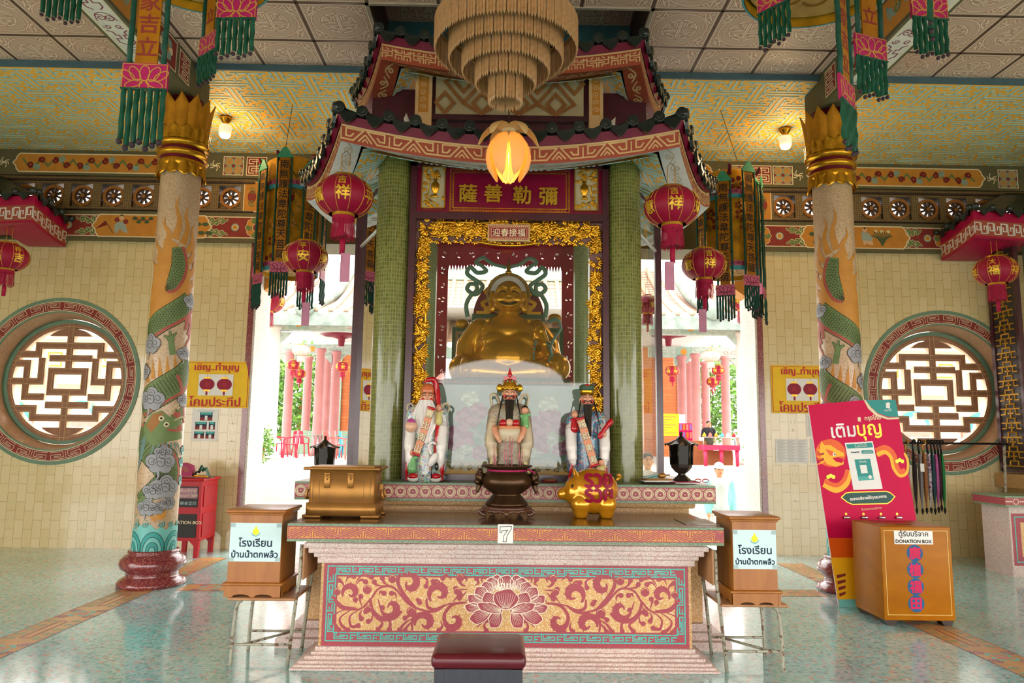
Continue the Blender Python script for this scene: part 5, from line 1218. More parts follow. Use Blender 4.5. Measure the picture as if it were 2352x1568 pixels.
pr = [('e', V(0, -.02, hz-.008), (.142, .155, .16)), ('e', V(0, -.05, hz-.08), (.145, .13, .1)), ('e', V(-.085, -.12, hz-.055), (.06, .055, .055)), ('e', V(.085, -.12, hz-.055), (.06, .055, .055)), ('e', V(0, -.165, hz-.12), (.065, .035, .035)),
      ('e', V(0, -.18, hz-.03), (.032, .035, .03)), ('c', [V(0, -.165, hz+.05), V(0, -.19, hz-.025)], [.016, .024]), ('e', V(-.03, -.17, hz-.035), (.018, .02, .015)), ('e', V(.03, -.17, hz-.035), (.018, .02, .015)),
      ('c', [V(-.105, -.125, hz+.04), V(-.06, -.155, hz+.068), V(-.025, -.16, hz+.062)], .012), ('c', [V(.105, -.125, hz+.04), V(.06, -.155, hz+.068), V(.025, -.16, hz+.062)], .012),
      ('c', [V(-.155, .02, hz+.03), V(-.165, .01, hz-.04), V(-.155, 0, hz-.13)], [.032, .028, .034]), ('c', [V(.155, .02, hz+.03), V(.165, .01, hz-.04), V(.155, 0, hz-.13)], [.032, .028, .034])]
blob('head', pr, .008, 'goldskin', bu, 2)
b = MB()
for s in (-1, 1):
    P = spline([V(s*.095, -.15, hz+.004), V(s*.06, -.168, hz+.022), V(s*.028, -.168, hz+.006)], 4); b.tube(P, [.002]+[.0055]*(len(P)-2)+[.002], 'ink', 6)
b.build('eye_line', bu)
b = MB(); P = spline([V(-.08, -.165, hz-.075), V(-.04, -.195, hz-.1), V(0, -.2, hz-.106), V(.04, -.195, hz-.1), V(.08, -.165, hz-.075)], 4); b.tube(P, [.004]+[.014]*(len(P)-2)+[.004], 'ink', 8, sq=.6)
P = [(x, y-.004, z-.022) for x, y, z in P]; b.tube(P, [.004]+[.012]*(len(P)-2)+[.004], 'goldskin', 8); b.build('mouth', bu)
def hand(nm, par, c, d, up, L, m, curl=.9, w=True):
    """palm with four fingers and a thumb; d along the fingers, up is the back of the hand"""
    c = Vector(c); d = Vector(d).normalized(); up = Vector(up); up = (up-d*up.dot(d)).normalized(); sd = d.cross(up); pr = [('c', [c-d*L*.15, c+d*L*.3], [L*.2, L*.22])]
    for k in range(4):
        o = sd*(k-1.5)*L*.125; l = L*(.5, .58, .55, .42)[k]; p0 = c+d*L*.3+o; p1 = p0+(d*cos(.3*curl)-up*sin(.3*curl))*l*.45; p2 = p1+(d*cos(1.2*curl)-up*sin(1.2*curl))*l*.35; p3 = p2+(d*cos(2.0*curl)-up*sin(2.0*curl))*l*.25
        pr.append(('c', [p0, p1, p2, p3], [L*.075, L*.07, L*.065, L*.055]))
    t0 = c-sd*L*.2; t1 = t0-sd*L*.16+d*L*.16-up*L*.06; t2 = t1+d*L*.2-up*L*.1+sd*L*.05; pr.append(('c', [t0, t1, t2], [L*.09, L*.08, L*.065]))
    return blob(nm, pr, L*.04, m, par, 1, w=w)
hand('hand', bu, V(-.4, -.27, .16), (.15, -1, -.35), (0, -.3, 1), .2, 'goldskin', .5); hand('hand', bu, V(.33, -.25, .4), (-.35, -.4, .75), (.2, -1, -.3), .2, 'goldskin', 1.2)
b = MB()
for k in range(5): b.tube(spline([V(.2+.05*k, -.36+.03*k, .03+.02*k), V(.36+.03*k, -.3+.04*k, .12+.015*k), V(.52, -.16+.04*k, .1+.02*k)], 5), .014, 'goldskin', 6)
for k in range(4): b.tube(spline([V(-.5+.03*k, -.2, .08+.04*k), V(-.54+.03*k, -.1, .16+.04*k), V(-.46+.02*k, -.02, .22+.05*k)], 5), .014, 'goldskin', 6)
for s in (-1, 1): b.ell(V(s*.2, -.12, .57), .024, 'goldskin', 12, 8)
b.build('robe_fold', bu)
for nm, P, n, r, m in (('prayer_beads', [V(.26, -.27, .36), V(.24, -.3, .2), V(.3, -.33, .06), V(.36, -.32, .12), V(.4, -.3, .24), V(.36, -.28, .36)], 40, .011, 'jade'), ('bracelet', [V(-.5, -.18, .13), V(-.42, -.24, .1), V(-.32, -.24, .12), V(-.28, -.2, .13)], 18, .016, 'black')):
    S = spline(P, 12); b = MB()
    for k in range(n): b.ell(S[int(k*(len(S)-1)/n)], r, m, 8, 6)
    b.build(nm, bu)
b = MB(); b.tube(spline([V(.38, -.22, .55), V(.46, -.2, .58), V(.5, -.18, .5), V(.45, -.2, .42), V(.4, -.24, .3), V(.44, -.2, .18), V(.52, -.12, .14)], 6), .028, 'jade', 8, sq=.5); b.build('sash', bu)

# ================================================================== porcelain figures on the ledge
terrazzo('robe_shou', 'a9cdb8', ['c06a86', '3f8fa0', 'd8b8d0', '7a5fa0', 'd8b050', '98d0c0'], 120, .25, cover=.6, coat=.5, var=.02); terrazzo('robe_lu', 'a8987c', ['8f7f68', '6a7f70', 'b8a888', '9a6a5a'], 130, .4, cover=.5); terrazzo('robe_fu', '3f86a0', ['a84a6a', '2f6f90', 'c89a50', '60b0b8', '8a3f6a', '305f80'], 120, .25, cover=.65, coat=.5, var=.02)
mat('skinporc', 'd99a78', .3, coat=.4, var=.03); mat('forehead', 'c86a3c', .3, coat=.4); mat('cheek', 'c03a2c', .35); mat('porcwhite', 'e6e0da', .25, coat=.5, var=.04); mat('porcred', 'b81420', .22, coat=.6); mat('porcblack', '16120f', .25, coat=.5); mat('scrollorange', 'cf7a42', .35, coat=.3)
mat('porcbeige', 'c9b898', .35, coat=.3); mat('porcyellow', 'cfc07a', .35, coat=.3); mat('peach', 'e0b090', .3, coat=.5); mat('peachpink', 'b84a90', .3, coat=.5); mat('porcgreen', '6fae6a', .3, coat=.5); mat('porcpurple', '6a4a8a', .3, coat=.5)
def pface(t, z, fr=1, cheek=True):
    b = MB(); b.ell((0, -.015, z), (.052, .055, .068), 'skinporc'); b.ell((0, -.07, z-.004), (.011, .014, .016), 'skinporc', 10, 8)
    for s in (-1, 1): b.ell((s*.052, 0, z-.005), (.012, .014, .026), 'skinporc', 10, 8); b.ell((s*.03, -.056, z-.016), (.018, .01, .016), 'skinporc' if not cheek else 'cheek', 10, 8)
    t2 = b.build('head', t, w=False)
    b = MB()
    for s in (-1, 1): b.tube(spline([(s*.036, -.053, z+.014), (s*.022, -.064, z+.019), (s*.009, -.066, z+.014)], 3), .0028, 'porcblack', 5); b.tube(spline([(s*.042, -.05, z+.03), (s*.024, -.064, z+.038), (s*.008, -.066, z+.03)], 3), .0032, 'porcblack', 5)
    b.build('eyes', t2, w=False); b = MB(); b.ell((0, -.068, z-.03), (.013, .006, .005), 'porcred', 8, 6); b.build('lips', t2, w=False)
def ppoly(t, nm, P, y0, y1, m, bevel=None):
    b = MB(); b.prism(P, lambda u, v, d: Vector((u, d, v)), y0, y1, m); return b.build(nm, t, w=False)
def ptube(t, nm, P, r, m, seg=8, sq=1, n=5):
    b = MB(); S = spline(P, n); R = [r]*len(S) if not hasattr(r, '__len__') else [r[min(len(r)-1, int(i*(len(r)-1)/(len(S)-1)+.5))] for i in range(len(S))]; b.tube(S, R, m, seg, sq=sq)
    for q, k in ((S[0], R[0]), (S[-1], R[-1])): b.ell(q, k, m, seg, 6)
    return b.build(nm, t, w=False)
def scroll(t, x0, z0, x1, z1, w, chars):
    d = Vector((x1-x0, 0, z1-z0)); L = d.length; d.normalize(); n = Vector((-d.z, 0, d.x)); b = MB(); y = -.155
    fn = planefr((x0, y, z0), (n.x, 0, n.z), (d.x, 0, d.z)); o = Vector((x0, y, z0))
    b.add([o-n*w/2, o+n*w/2, o+n*w/2+d*L, o-n*w/2+d*L]+[q+Vector((0, .012, 0)) for q in (o-n*w/2, o+n*w/2, o+n*w/2+d*L, o-n*w/2+d*L)], [(0, 1, 2, 3), (7, 6, 5, 4), (0, 4, 5, 1), (1, 5, 6, 2), (2, 6, 7, 3), (3, 7, 4, 0)], 'scrollorange')
    b.tube([o-n*w*.55, o+n*w*.55], .01, 'porcred', 8); b.tube([o-n*w*.55+d*L, o+n*w*.55+d*L], .01, 'porcred', 8)
    c = Cv(b, lambda u, v, e: o+Vector((u, -.001-e, 0))*1+Vector((0, 0, v)), .0012)
    for k, ch in enumerate(chars):
        q = d*L*(k+.5)/len(chars); rot = math.atan2(d.z, d.x)-(-PI/2); c.text(ch, (q.x, q.z), .066, 'ink', 1, .003, rot=rot); c.text(ch, (q.x-.001, q.z+.001), .064, 'creamline', 2, .0012, rot=rot)
    return b.build('scroll', t, w=False)
def pchild(t, x, y, z, h, m, m2, lab):
    pr = [('c', [(x, y, z), (x, y, z+h*.35)], [h*.2, h*.15]), ('c', [(x-h*.15, y, z+h*.4), (x+h*.18, y-.02, z+h*.45)], h*.07)]
    blob(lab, pr, .006, m, t, 1, w=False); b = MB(); b.ell((x, y-.005, z+h*.62), h*.15, 'skinporc', 12, 8); b.ell((x, y+.004, z+h*.68), h*.145, m2, 12, 8); b.build('child_head', t, w=False)
def pbase(t, robe, w=.145):
    pr = [('e', (0, 0, .03), (w+.02, .11, .04)), ('c', [(0, 0, .06), (0, 0, .3), (0, 0, .5)], [w*.8, w*.78, w*.7]), ('c', [(-.08, 0, .52), (.08, 0, .52)], .075), ('c', [(0, 0, .5), (0, 0, .6)], [.08, .04]), ('c', [(-w*.7, 0, .1), (-w*.8, 0, .4), (-.11, 0, .52)], [.06, .065, .06]), ('c', [(w*.7, 0, .1), (w*.8, 0, .4), (.11, 0, .52)], [.06, .065, .06])]
    return blob('robe', pr, .008, robe, t, 4, 0, w=False)
FZ = SZ+.0008; YS = 5.94
p = at(978, 1100, YS)
s1 = thing('porcelain_figure', 'old man figure with long white beard and orange bald forehead holding a peach', 'figurine', (p.x, YS, FZ), 0, 'three porcelain figures'); s1.scale = (1.0, 1, 1.03)
pbase(s1, 'robe_shou'); pface(s1, .645)
b = MB(); b.ell((0, -.005, .7), (.058, .06, .062), 'forehead'); b.build('forehead', s1, w=False)
P = [(-.05, .65), (.05, .65), (.07, .55), (.06, .42), (.02, .3), (-.03, .3), (-.08, .42), (-.085, .56)]
b = MB(); b.sheet(lambda u, v: ((u-.5)*(.1+.1*sin(PI*min(1, v*1.2)))-.01, -.07-.045*sin(PI*u)-.03*v+.006*sin(u*30), .625-.33*v), 16, 12, 'porcwhite'); b.sheet(lambda u, v: ((u-.5)*(.1+.1*sin(PI*min(1, v*1.2)))-.01, -.06, .625-.33*v), 4, 4, 'porcwhite'); b.build('beard', s1, w=False)
ptube(s1, 'staff', [(.075, -.02, .05), (.085, -.1, .3), (.09, -.05, .55), (.075, -.02, .7), (.05, -.03, .78), (.01, -.06, .785), (-.02, -.07, .77)], [.012, .016, .02, .024, .024, .02, .012], 'porcred')
for s in (-1, 1): ptube(s1, 'sleeve', [(s*.12, -.04, .42), (s*.125, -.09, .3), (s*.12, -.1, .2), (s*.115, -.1, .12)], [.05, .045, .038, .03], 'porcwhite'); ptube(s1, 'ribbon', [(s*.1, -.1, .22), (s*.135, -.11, .12), (s*.14, -.1, .02)], [.014, .02, .01], 'porcred', 8, .4); ptube(s1, 'shoulder_ribbon', [(s*.1, .02, .53), (s*.13, .03, .6), (s*.17, .03, .58), (s*.15, .02, .5), (s*.16, .02, .42)], .014, 'porcbeige', 8, .5)
b = MB(); b.ell((-.115, -.13, .42), .047, 'peach'); b.ell((-.113, -.13, .447), (.036, .036, .036), 'peachpink'); b.prism([(-.1, .46), (-.07, .53), (-.085, .47)], lambda u, v, d: Vector((u, d, v)), -.135, -.125, 'porcgreen'); b.build('peach', s1, w=False)
scroll(s1, .045, .56, -.065, .21, .058, '壽比南山')
pchild(s1, -.1, -.11, .1, .19, 'porcgreen', 'porcblack', 'green_child'); pchild(s1, .1, -.1, .46, .16, 'porcyellow', 'skinporc', 'small_child')
b = MB(); b.ell((.065, -.14, .17), (.03, .03, .06), 'porcwhite', rot=m90(.5)); b.tube(spline([(.05, -.14, .21), (.03, -.15, .27), (.06, -.15, .3), (.085, -.15, .29)], 5), .01, 'porcwhite', 8); b.tube([(.06, -.14, .13), (.055, -.14, .03)], .004, 'porcblack', 6); b.ell((.095, -.13, .12), (.016, .012, .03), 'porcblack'); b.build('crane', s1, w=False)
for s in (-1, 1):
    b = MB(); b.ell((s*.09, -.11, .03), (.045, .03, .029), 'porcwhite'); b.ell((s*.09, -.118, .045), (.04, .028, .025), 'porcred'); b.build('shoe', s1, w=False)
p = at(1168, 1100, YS+.05)
s2 = thing('porcelain_figure', 'middle black bearded figure with gold crown holding a pot of fruit', 'figurine', (p.x, YS, FZ), 0, 'three porcelain figures'); s2.scale = (1.02, 1, 1.06)
pbase(s2, 'robe_lu', .15); pface(s2, .66)
def longbeard(t, z, L, w=.075):
    b = MB(); b.sheet(lambda u, v: ((u-.5)*w*(1-.3*v), -.07-.03*sin(PI*u)-.04*v+.003*sin(u*26), z-L*v), 14, 8, 'porcblack'); b.sheet(lambda u, v: ((u-.5)*w*(1-.3*v), -.055-.03*v, z-L*v), 4, 4, 'porcblack')
    b.tube(spline([(-.036, -.06, z+.01), (-.022, -.072, z+.028), (0, -.075, z+.024), (.022, -.072, z+.028), (.036, -.06, z+.01)], 4), .005, 'porcblack', 6); b.build('beard', t, w=False)
    for s in (-1, 1): ptube(t, 'side_whisker', [(s*.055, -.03, z+.03), (s*.07, -.06, z-.05), (s*.1, -.09, z-.2)], [.005, .006, .003], 'porcblack')
longbeard(s2, .62, .17)
b = MB(); b.lathe([(.058, .69), (.066, .7), (.062, .73), (.05, .76), (.03, .78), (0, .785)], (0, 0, 0), 'gold', 20)
for k in range(9): a = PI+PI*k/8; b.ell((.064*cos(a), .064*sin(a), .715), .013, 'gold', 8, 6); b.ell((.05*cos(a), .052*sin(a), .76), .009, ('porcred', 'porcgreen')[k % 2], 8, 6)
b.box((0, 0, .785), (.1, .05, .03), 'porcred'); b.lathe([(.018, .79), (.02, .81), (.006, .85), (0, .87)], (0, -.01, 0), 'porcred', 10); b.build('crown', s2, w=False)
for s in (-1, 1):
    b = MB(); b.ell((s*.08, -.01, .71), (.026, .016, .03), 'gold', 12, 8); b.build('crown_wing', s2, w=False)
    ptube(s2, 'shoulder_ribbon', [(s*.07, .03, .58), (s*.11, .03, .66), (s*.15, .03, .65), (s*.14, .03, .58), (s*.13, .02, .5)], .015, 'porcbeige', 8, .5)
    ptube(s2, 'sleeve', [(s*.12, -.04, .44), (s*.14, -.08, .32), (s*.13, -.09, .22), (s*.12, -.09, .17)], [.05, .05, .04, .03], 'porcbeige'); ptube(s2, 'forearm', [(s*.11, -.1, .4), (s*.1, -.14, .36), (s*.075, -.16, .31)], [.03, .024, .018], 'skinporc'); ptube(s2, 'side_band', [(s*.11, -.1, .24), (s*.135, -.1, .12), (s*.15, -.09, .03)], [.018, .022, .022], 'porcyellow', 8, .4)
b = MB(); b.lathe([(.05, .3), (.075, .32), (.082, .36), (.085, .4), (.08, .405), (.0, .4)], (0, -.14, 0), 'porcbeige', 24, ry=.6); b.lathe([(.084, .395), (.088, .41), (.084, .42)], (0, -.14, 0), 'scrollorange', 24, ry=.6, caps=False); b.build('pot', s2, w=False)
for x, y, m in ((-.05, .44, 'porcred'), (0, .445, 'peach'), (.05, .44, 'porcred')):
    b = MB(); b.ell((x, -.15, y), .03, m, 12, 8); b.build('fruit', s2, w=False)
pchild(s2, .12, -.08, .42, .19, 'porcgreen', 'porcblack', 'small_child')
b = MB()
for k in range(6):
    for s in (-1, 1): b.ell((s*.02, -.135, .06+k*.035), .007, 'blue', 6, 5)
b.prism([(-.09, .02), (-.02, .02), (-.02, .16)], lambda u, v, d: Vector((u, d, v)), -.14, -.12, 'teal'); b.prism([(.09, .02), (.02, .02), (.02, .16)], lambda u, v, d: Vector((u, d, v)), -.14, -.12, 'teal'); b.build('apron', s2, w=False)
p = at(1348, 1098, YS)
s3 = thing('porcelain_figure', 'black bearded figure in blue robe and dark green hat holding a slanting scroll', 'figurine', (p.x, YS, FZ), 0, 'three porcelain figures'); s3.scale = (.98, 1, .98)
pbase(s3, 'robe_fu'); pface(s3, .68); longbeard(s3, .64, .26, .07)
b = MB(); b.lathe([(.058, .72), (.06, .76), (.05, .775), (0, .78)], (0, 0, 0), 'gold', 20); b.lathe([(.062, .755), (.064, .79), (.045, .805), (0, .81)], (0, 0, 0), 'thronegreen', 20); b.ell((0, -.05, .79), (.025, .012, .018), 'porcred', 10, 8); b.build('hat', s3, w=False)
for s in (-1, 1): ptube(s3, 'sleeve', [(s*.13, -.04, .44), (s*.135, -.09, .32), (s*.13, -.1, .22), (s*.125, -.1, .17)], [.05, .045, .04, .03], 'porcwhite'); ptube(s3, 'ribbon', [(s*.12, -.1, .24), (s*.135, -.11, .13), (s*.155, -.1, .05)], [.018, .02, .014], 'porcred', 8, .4)
scroll(s3, -.07, .52, .045, .15, .062, '福如東海'); ptube(s3, 'red_roll', [(.09, -.13, .38), (.13, -.13, .44), (.18, -.12, .5)], [.022, .018, .024], 'porcred')
b = MB(); b.ell((.12, -.12, .4), (.026, .024, .03), 'skinporc', 10, 8); b.build('hand', s3, w=False)
ptube(s3, 'sash', [(.01, -.13, .26), (.02, -.14, .14), (-.05, -.13, .05)], [.014, .024, .02], 'porcred', 8, .4)
pchild(s3, -.11, -.09, .44, .18, 'porcred', 'skinporc', 'baby'); pchild(s3, .1, -.12, .06, .18, 'porcyellow', 'porcblack', 'small_child')

# ================================================================== things on the altar
TZ = .9236
mat('bronzegold', 'a8783c', .42, .6, .18, 7, .15); mat('bronzedark', '4a3420', .3, .6, .3, 6); wood('standwood', '4a2c1c', '5e3a26', .3, 5, (3, 3, 3), .3)
ch = thing('strongbox', 'gold painted metal strongbox with two latches on the left of the altar', 'box', (-1.165, 5.38, TZ))
q0, q1 = at(702, 1180, 5.22), at(866, 1080, 5.22); w = q1.x-q0.x; hz0, hz1 = .022, at(780, 1074, 5.22).z-TZ; dp = .32
ox = (q0.x+q1.x)/2+1.165; Yb = -.16
vert = lambda e: abs(e.verts[0].co.z-e.verts[1].co.z) > .01
b = MB(); b.rbox((ox, Yb+dp/2, (hz0+hz1)/2), (w-.02, dp, hz1-hz0), 'bronzegold', .035, 4, edges=vert)
c = Cv(b, lambda u, v, d: Vector((ox+u, Yb-d, v)), .0008)
for (x0, x1, z0, z1) in ((-.2, .2, .11, .29), (-.155, .155, .13, .26)): c.stroke([(x0, z0), (x1, z0), (x1, z1), (x0, z1)], .003, 'bronzedark', 1, True)
b.build('body', ch, w=False)
b = MB(); b.rbox((ox, Yb+dp/2, .06), (w+.012, dp+.03, .085), 'bronzegold', .038, 4, edges=vert); b.build('base_band', ch, w=False)
b = MB(); b.rbox((ox, Yb+dp/2, hz1-.006), (w+.05, dp+.06, .02), 'bronzegold', .008, 2); b.bb((ox-w/2+.02, Yb+.02, hz1+.002), (ox+w/2-.02, Yb+dp-.02, hz1+.01), 'bronzegold'); b.build('lid', ch, w=False)
for s in (-1, 1):
    for y in (Yb+.03, Yb+dp-.03):
        b = MB(); b.rbox((ox+s*(w/2-.04), y, .012), (.13, .09, .024), 'bronzegold', .01, 2); b.build('foot', ch, w=False)
for s in (-1, 1):
    b = MB(); b.rbox((ox-.02+s*.082, Yb-.006, .255), (.042, .012, .1), 'bronzegold', .004, 1); b.tube([(ox-.041+s*.082, Yb-.012, .305), (ox+.001+s*.082, Yb-.012, .305)], .008, 'bronzegold', 8); b.box((ox-.02+s*.082, Yb-.008, .275), (.008, .014, .03), 'bronzedark')
    b.tube(spline([(ox-.02+s*.082, Yb-.014, .29), (ox-.013+s*.082, Yb-.024, .28), (ox-.02+s*.082, Yb-.014, .262)], 4), .004, 'bronzegold', 6); b.build('latch', ch, w=False)
    b = MB(); x = ox+s*w/2; b.box((x+s*.012, Yb+dp/2, .2), (.024, .04, .05), 'bronzegold'); b.tube(spline([(x+s*.02, Yb+dp/2-.05, .19), (x+s*.03, Yb+dp/2-.05, .13), (x+s*.03, Yb+dp/2+.05, .13), (x+s*.02, Yb+dp/2+.05, .19)], 5), .011, 'bronzegold', 8); b.build('side_handle', ch, w=False)
# bronze burner on carved stand
bx, by = at(1164, 1130, 5.45).x, 5.45
st = thing('burner_stand', 'carved dark wooden stand under the bronze incense burner', 'stand', (bx, by, TZ)); b = MB()
b.lathe([(0, .055), (.175, .055), (.185, .065), (.18, .075), (.0, .08)], (0, 0, 0), 'standwood', 40)
b.build('top', st, w=False)
for k in range(5):
    a = -PI/2+TAU*k/5; u = Vector((cos(a), sin(a), 0)); b = MB(); P = spline([u*.16+Vector((0, 0, .055)), u*.2+Vector((0, 0, .04)), u*.19+Vector((0, 0, .026)), u*.165+Vector((0, 0, .023))], 5); b.tube(P, .013, 'standwood', 8, sq=1.6); b.ell(u*.165+Vector((0, 0, .0155)), .015, 'standwood', 10, 6); b.build('leg', st, w=False)
    b = MB(); b.sheet(lambda p_, v: Vector(((.175+.01*sin(PI*v))*cos(a+TAU/10+(p_-.5)*1.0), (.175+.01*sin(PI*v))*sin(a+TAU/10+(p_-.5)*1.0), .06-.03*v*(.5+.5*abs(cos(3*PI*p_))))), 12, 3, 'standwood'); b.build('apron', st, w=False)
bn = thing('incense_burner', 'round dark bronze incense burner with lion head handles in the middle of the altar', 'incense burner', (bx, by, TZ+.08)); zz = lambda y: at(1164, y, by).z-TZ-.08
b = MB(); b.lathe([(0, 0), (.15, 0), (.16, .012), (.15, .022), (.135, .04), (.11, .07), (.1, .08), (.13, .1), (.17, .13), (.188, .165), (.18, .205), (.155, .235), (.14, .25), (.15, .265), (.185, .28), (.185, .29), (.165, .29), (.15, .275), (0, .268)], (0, 0, 0), 'bronzedark', 48); b.build('bowl', bn, w=False)
b = MB(); b.lathe([(.146, .246), (.149, .252), (.146, .258)], (0, 0, 0), 'pinkpanel', 40, caps=False); b.tube(spline([(.14, -.04, .25), (.16, -.06, .26), (.2, -.08, .235)], 4), .006, 'pinkpanel', 6); b.build('pink_cord', bn, w=False)
for s in (-1, 1):
    pr = [('e', (s*.2, -.02, .2), (.035, .04, .05)), ('e', (s*.215, -.05, .17), (.024, .025, .022)), ('e', (s*.195, -.03, .245), (.02, .03, .02)), ('c', [(s*.2, 0, .15), (s*.215, -.01, .1)], [.022, .014]), ('c', [(s*.17, 0, .2), (s*.2, 0, .2)], .03)]
    blob('lion_handle', pr, .006, 'bronzedark', bn, 1, w=False)
rs = random.Random(4); mat('incense', 'c87880', .7); first = None
for k, (x, l) in enumerate(((-.085, .24), (-.075, .12), (-.095, .1), (-.1, .14), (.0, .3), (.008, .32), (-.012, .2), (.03, .3), (.04, .26), (.085, .16), (.1, .26), (.095, .12), (.112, .18))):
    y = rs.uniform(-.05, .05); z = TZ+.08+.26; b = MB(); b.tube([(bx+x, by+y, z), (bx+x+rs.uniform(-.02, .02), by+y+rs.uniform(-.02, .02), z+l*.75)], .0032, 'incense', 6)
    b.build('incense_stick', label='pink incense stick standing in the bronze burner', cat='incense stick', group='incense sticks in the burner', loc=(bx+x, by+y, z))
# gold piggy bank
px_, py_ = at(1356, 1130, 5.47).x, 5.47
pg = thing('piggy_bank', 'shiny gold piggy bank with crimson lettering on the altar', 'piggy bank', (px_, py_, TZ)); W = lambda x, y, z: (x, y, z)
pr = [('e', (.02, 0, .2), (.185, .15, .155)), ('e', (-.1, 0, .185), (.1, .11, .11)), ('c', [(-.16, 0, .17), (-.205, 0, .165)], [.06, .042]), ('e', (.02, 0, .12), (.15, .13, .1))]
for sx in (-.075, .11):
    for sy in (-.07, .07): pr.append(('c', [(sx, sy, .1), (sx, sy, .035)], [.075, .052]))
blob('body', pr, .008, 'pigold' if 'pigold' in MATS else (mat('pigold', 'e0981c', .2, .55, .08, 5, coat=.6) and 'pigold'), pg, 4, 0, w=False)
for s in (-1, 1):
    b = MB(); b.sheet(lambda u, v: (-.095+.055*(u-.5)*(1-v)-.03*v, s*(.06+.02*v)-.012*sin(PI*u), .29+.07*v-.02*abs(u-.5)), 6, 6, 'pigold'); b.sheet(lambda u, v: (-.095+.055*(u-.5)*(1-v)-.03*v, s*(.06+.02*v)+.012*sin(PI*u), .29+.07*v-.02*abs(u-.5)), 6, 6, 'pigold'); b.build('ear', pg, w=False)
    b = MB(); b.ell((-.14, s*.088, .225), (.011, .008, .014), 'ink', 10, 8); b.build('eye', pg, w=False)
b = MB(); b.tube(spline([(.19, 0, .27), (.22, 0, .29), (.2, -.02, .31)], 4), .012, 'pigold', 8); b.build('tail', pg, w=False)
b = MB(); c = Cv(b, lambda u, v, d: Vector((.03+u, -.156*math.sqrt(max(.05, 1-((u+.01)/.2)**2-((v+.005)/.175)**2))-.002-d, .2+v)), .001, .02)
for z in (.07, -.035): c.text('รวย', (.015, z), .092, 'crimson', 1, .007, .2)
b.build('lettering', pg, w=False)
# ledge: red beads, two lantern shaped oil lamps, tray, folders, scissors
b = MB(); p = at(1262, 1106, 6.0); b.tube([(p.x+.06*cos(TAU*k/20), 6.0+.03*sin(TAU*k/20), SZ+.008) for k in range(20)], .007, 'crimson', 6, True)
for k in range(9): b.ell((p.x-.03+.008*k, 6.0-.01+.01*(k % 2), SZ+.016), .012, 'dirt', 8, 6)
b.build('bead_bracelet', label='red cord bead bracelet lying on the ledge right of the burner', cat='bracelet', loc=(p.x, 6.0, SZ))
mat('lampdark', '3a302a', .3, .5); mat('lampglass', '0c0a09', .12)
def oil_lamp(px, py, Y, sc, zb, label):
    p = at(px, py, Y); t = thing('oil_lamp', label, 'oil lamp', (p.x, Y, zb+.001), 0, 'lantern shaped oil lamps'); t.scale = (sc, sc, sc)
    b = MB(); b.lathe([(.07, 0), (.075, .01), (.03, .05), (.03, .06), (.055, .075), (.085, .11), (.09, .135)], (0, 0, 0), 'lampdark', 6, False); b.build('stand', t, w=False)
    b = MB(); b.lathe([(.082, .135), (.088, .29)], (0, 0, 0), 'lampglass', 6, False); b.build('glass_body', t, w=False)
    for k in range(6):
        a = TAU*k/6; b = MB(); b.tube([(.088*cos(a), .088*sin(a), .13), (.094*cos(a), .094*sin(a), .295)], .006, 'lampdark', 6); b.build('rib', t, w=False)
    b = MB(); b.sheet(lambda u, v: ((.01+.125*v)*cos(TAU*u), (.01+.125*v)*sin(TAU*u), .365-.085*v**.8+.022*v*v*abs(cos(3*TAU*u))), 48, 6, 'lampdark'); b.lathe([(.012, .36), (.012, .385), (.018, .392), (.0, .4)], (0, 0, 0), 'lampdark', 10); b.build('roof', t, w=False)
oil_lamp(745, 1062, 6.1, .88, SZ, 'dark lantern shaped oil lamp behind the gold strongbox'); 
ty = 6.0; tp = at(1566, 1100, ty)
oil_lamp(1566, 1100, ty, 1.0, SZ+.022, 'dark lantern shaped oil lamp standing in a white tray on the right of the ledge')
b = MB(); b.rbox((tp.x, ty, SZ+.0125), (.24, .16, .012), 'white', .005, 1); b.tube([(tp.x+s*.12, ty+q*.08, SZ+.02) for s, q in ((-1, -1), (1, -1), (1, 1), (-1, 1))], .005, 'crimson', 6, True); b.build('tray', label='small white tray with red rim under the right oil lamp', cat='tray', loc=(tp.x, ty, SZ+.005))
b = MB(); p = at(1612, 1100, 5.98)
for s in (-1, 1): b.tube([(p.x+.025*cos(TAU*k/12)+s*.03, 5.98, SZ+.028+.014*sin(TAU*k/12)) for k in range(12)], .004, 'porcred', 6, True)
b.tube([(p.x-.03, 5.98, SZ+.02), (p.x-.1, 5.97, SZ+.018)], .004, 'metal', 6); b.build('scissors', label='scissors with dark red handles on the tray', cat='scissors', loc=(p.x, 5.98, SZ+.018))
for k, (px, w, d, z, m, lb) in enumerate(((1512, .26, .17, .006, 'lampdark', 'dark flat serving tray, lowest of the stack left of the right oil lamp'), (1524, .25, .16, .018, 'paper', 'pale folder in the stack left of the right oil lamp'), (1530, .22, .15, .03, 'dirt', 'brown clipboard on top of the stack left of the right oil lamp'))):
    p = at(px, 1100, 6.15); p.x = 1.265; b = MB(); b.rbox((p.x, 5.99, SZ+z+.0055), (w, d, .0105), m, .004, 1, rz=.08*k); b.build(('serving_tray', 'folder', 'clipboard')[k], label=lb, cat=('tray', 'folder', 'clipboard')[k], loc=(p.x, 6.01, SZ+z))
b = MB(); p = at(1488, 1100, 6.22); b.prism([(0, 0), (.2, .05), (.2, .06), (0, .012)], lambda u, v, d: Vector((p.x-.06+u, 6.28+d, SZ+.003+v)), 0, .16, 'teal'); b.build('folder', label='teal folder leaning beside the green column on the right', cat='folder', loc=(p.x, 6.3, SZ+.02))
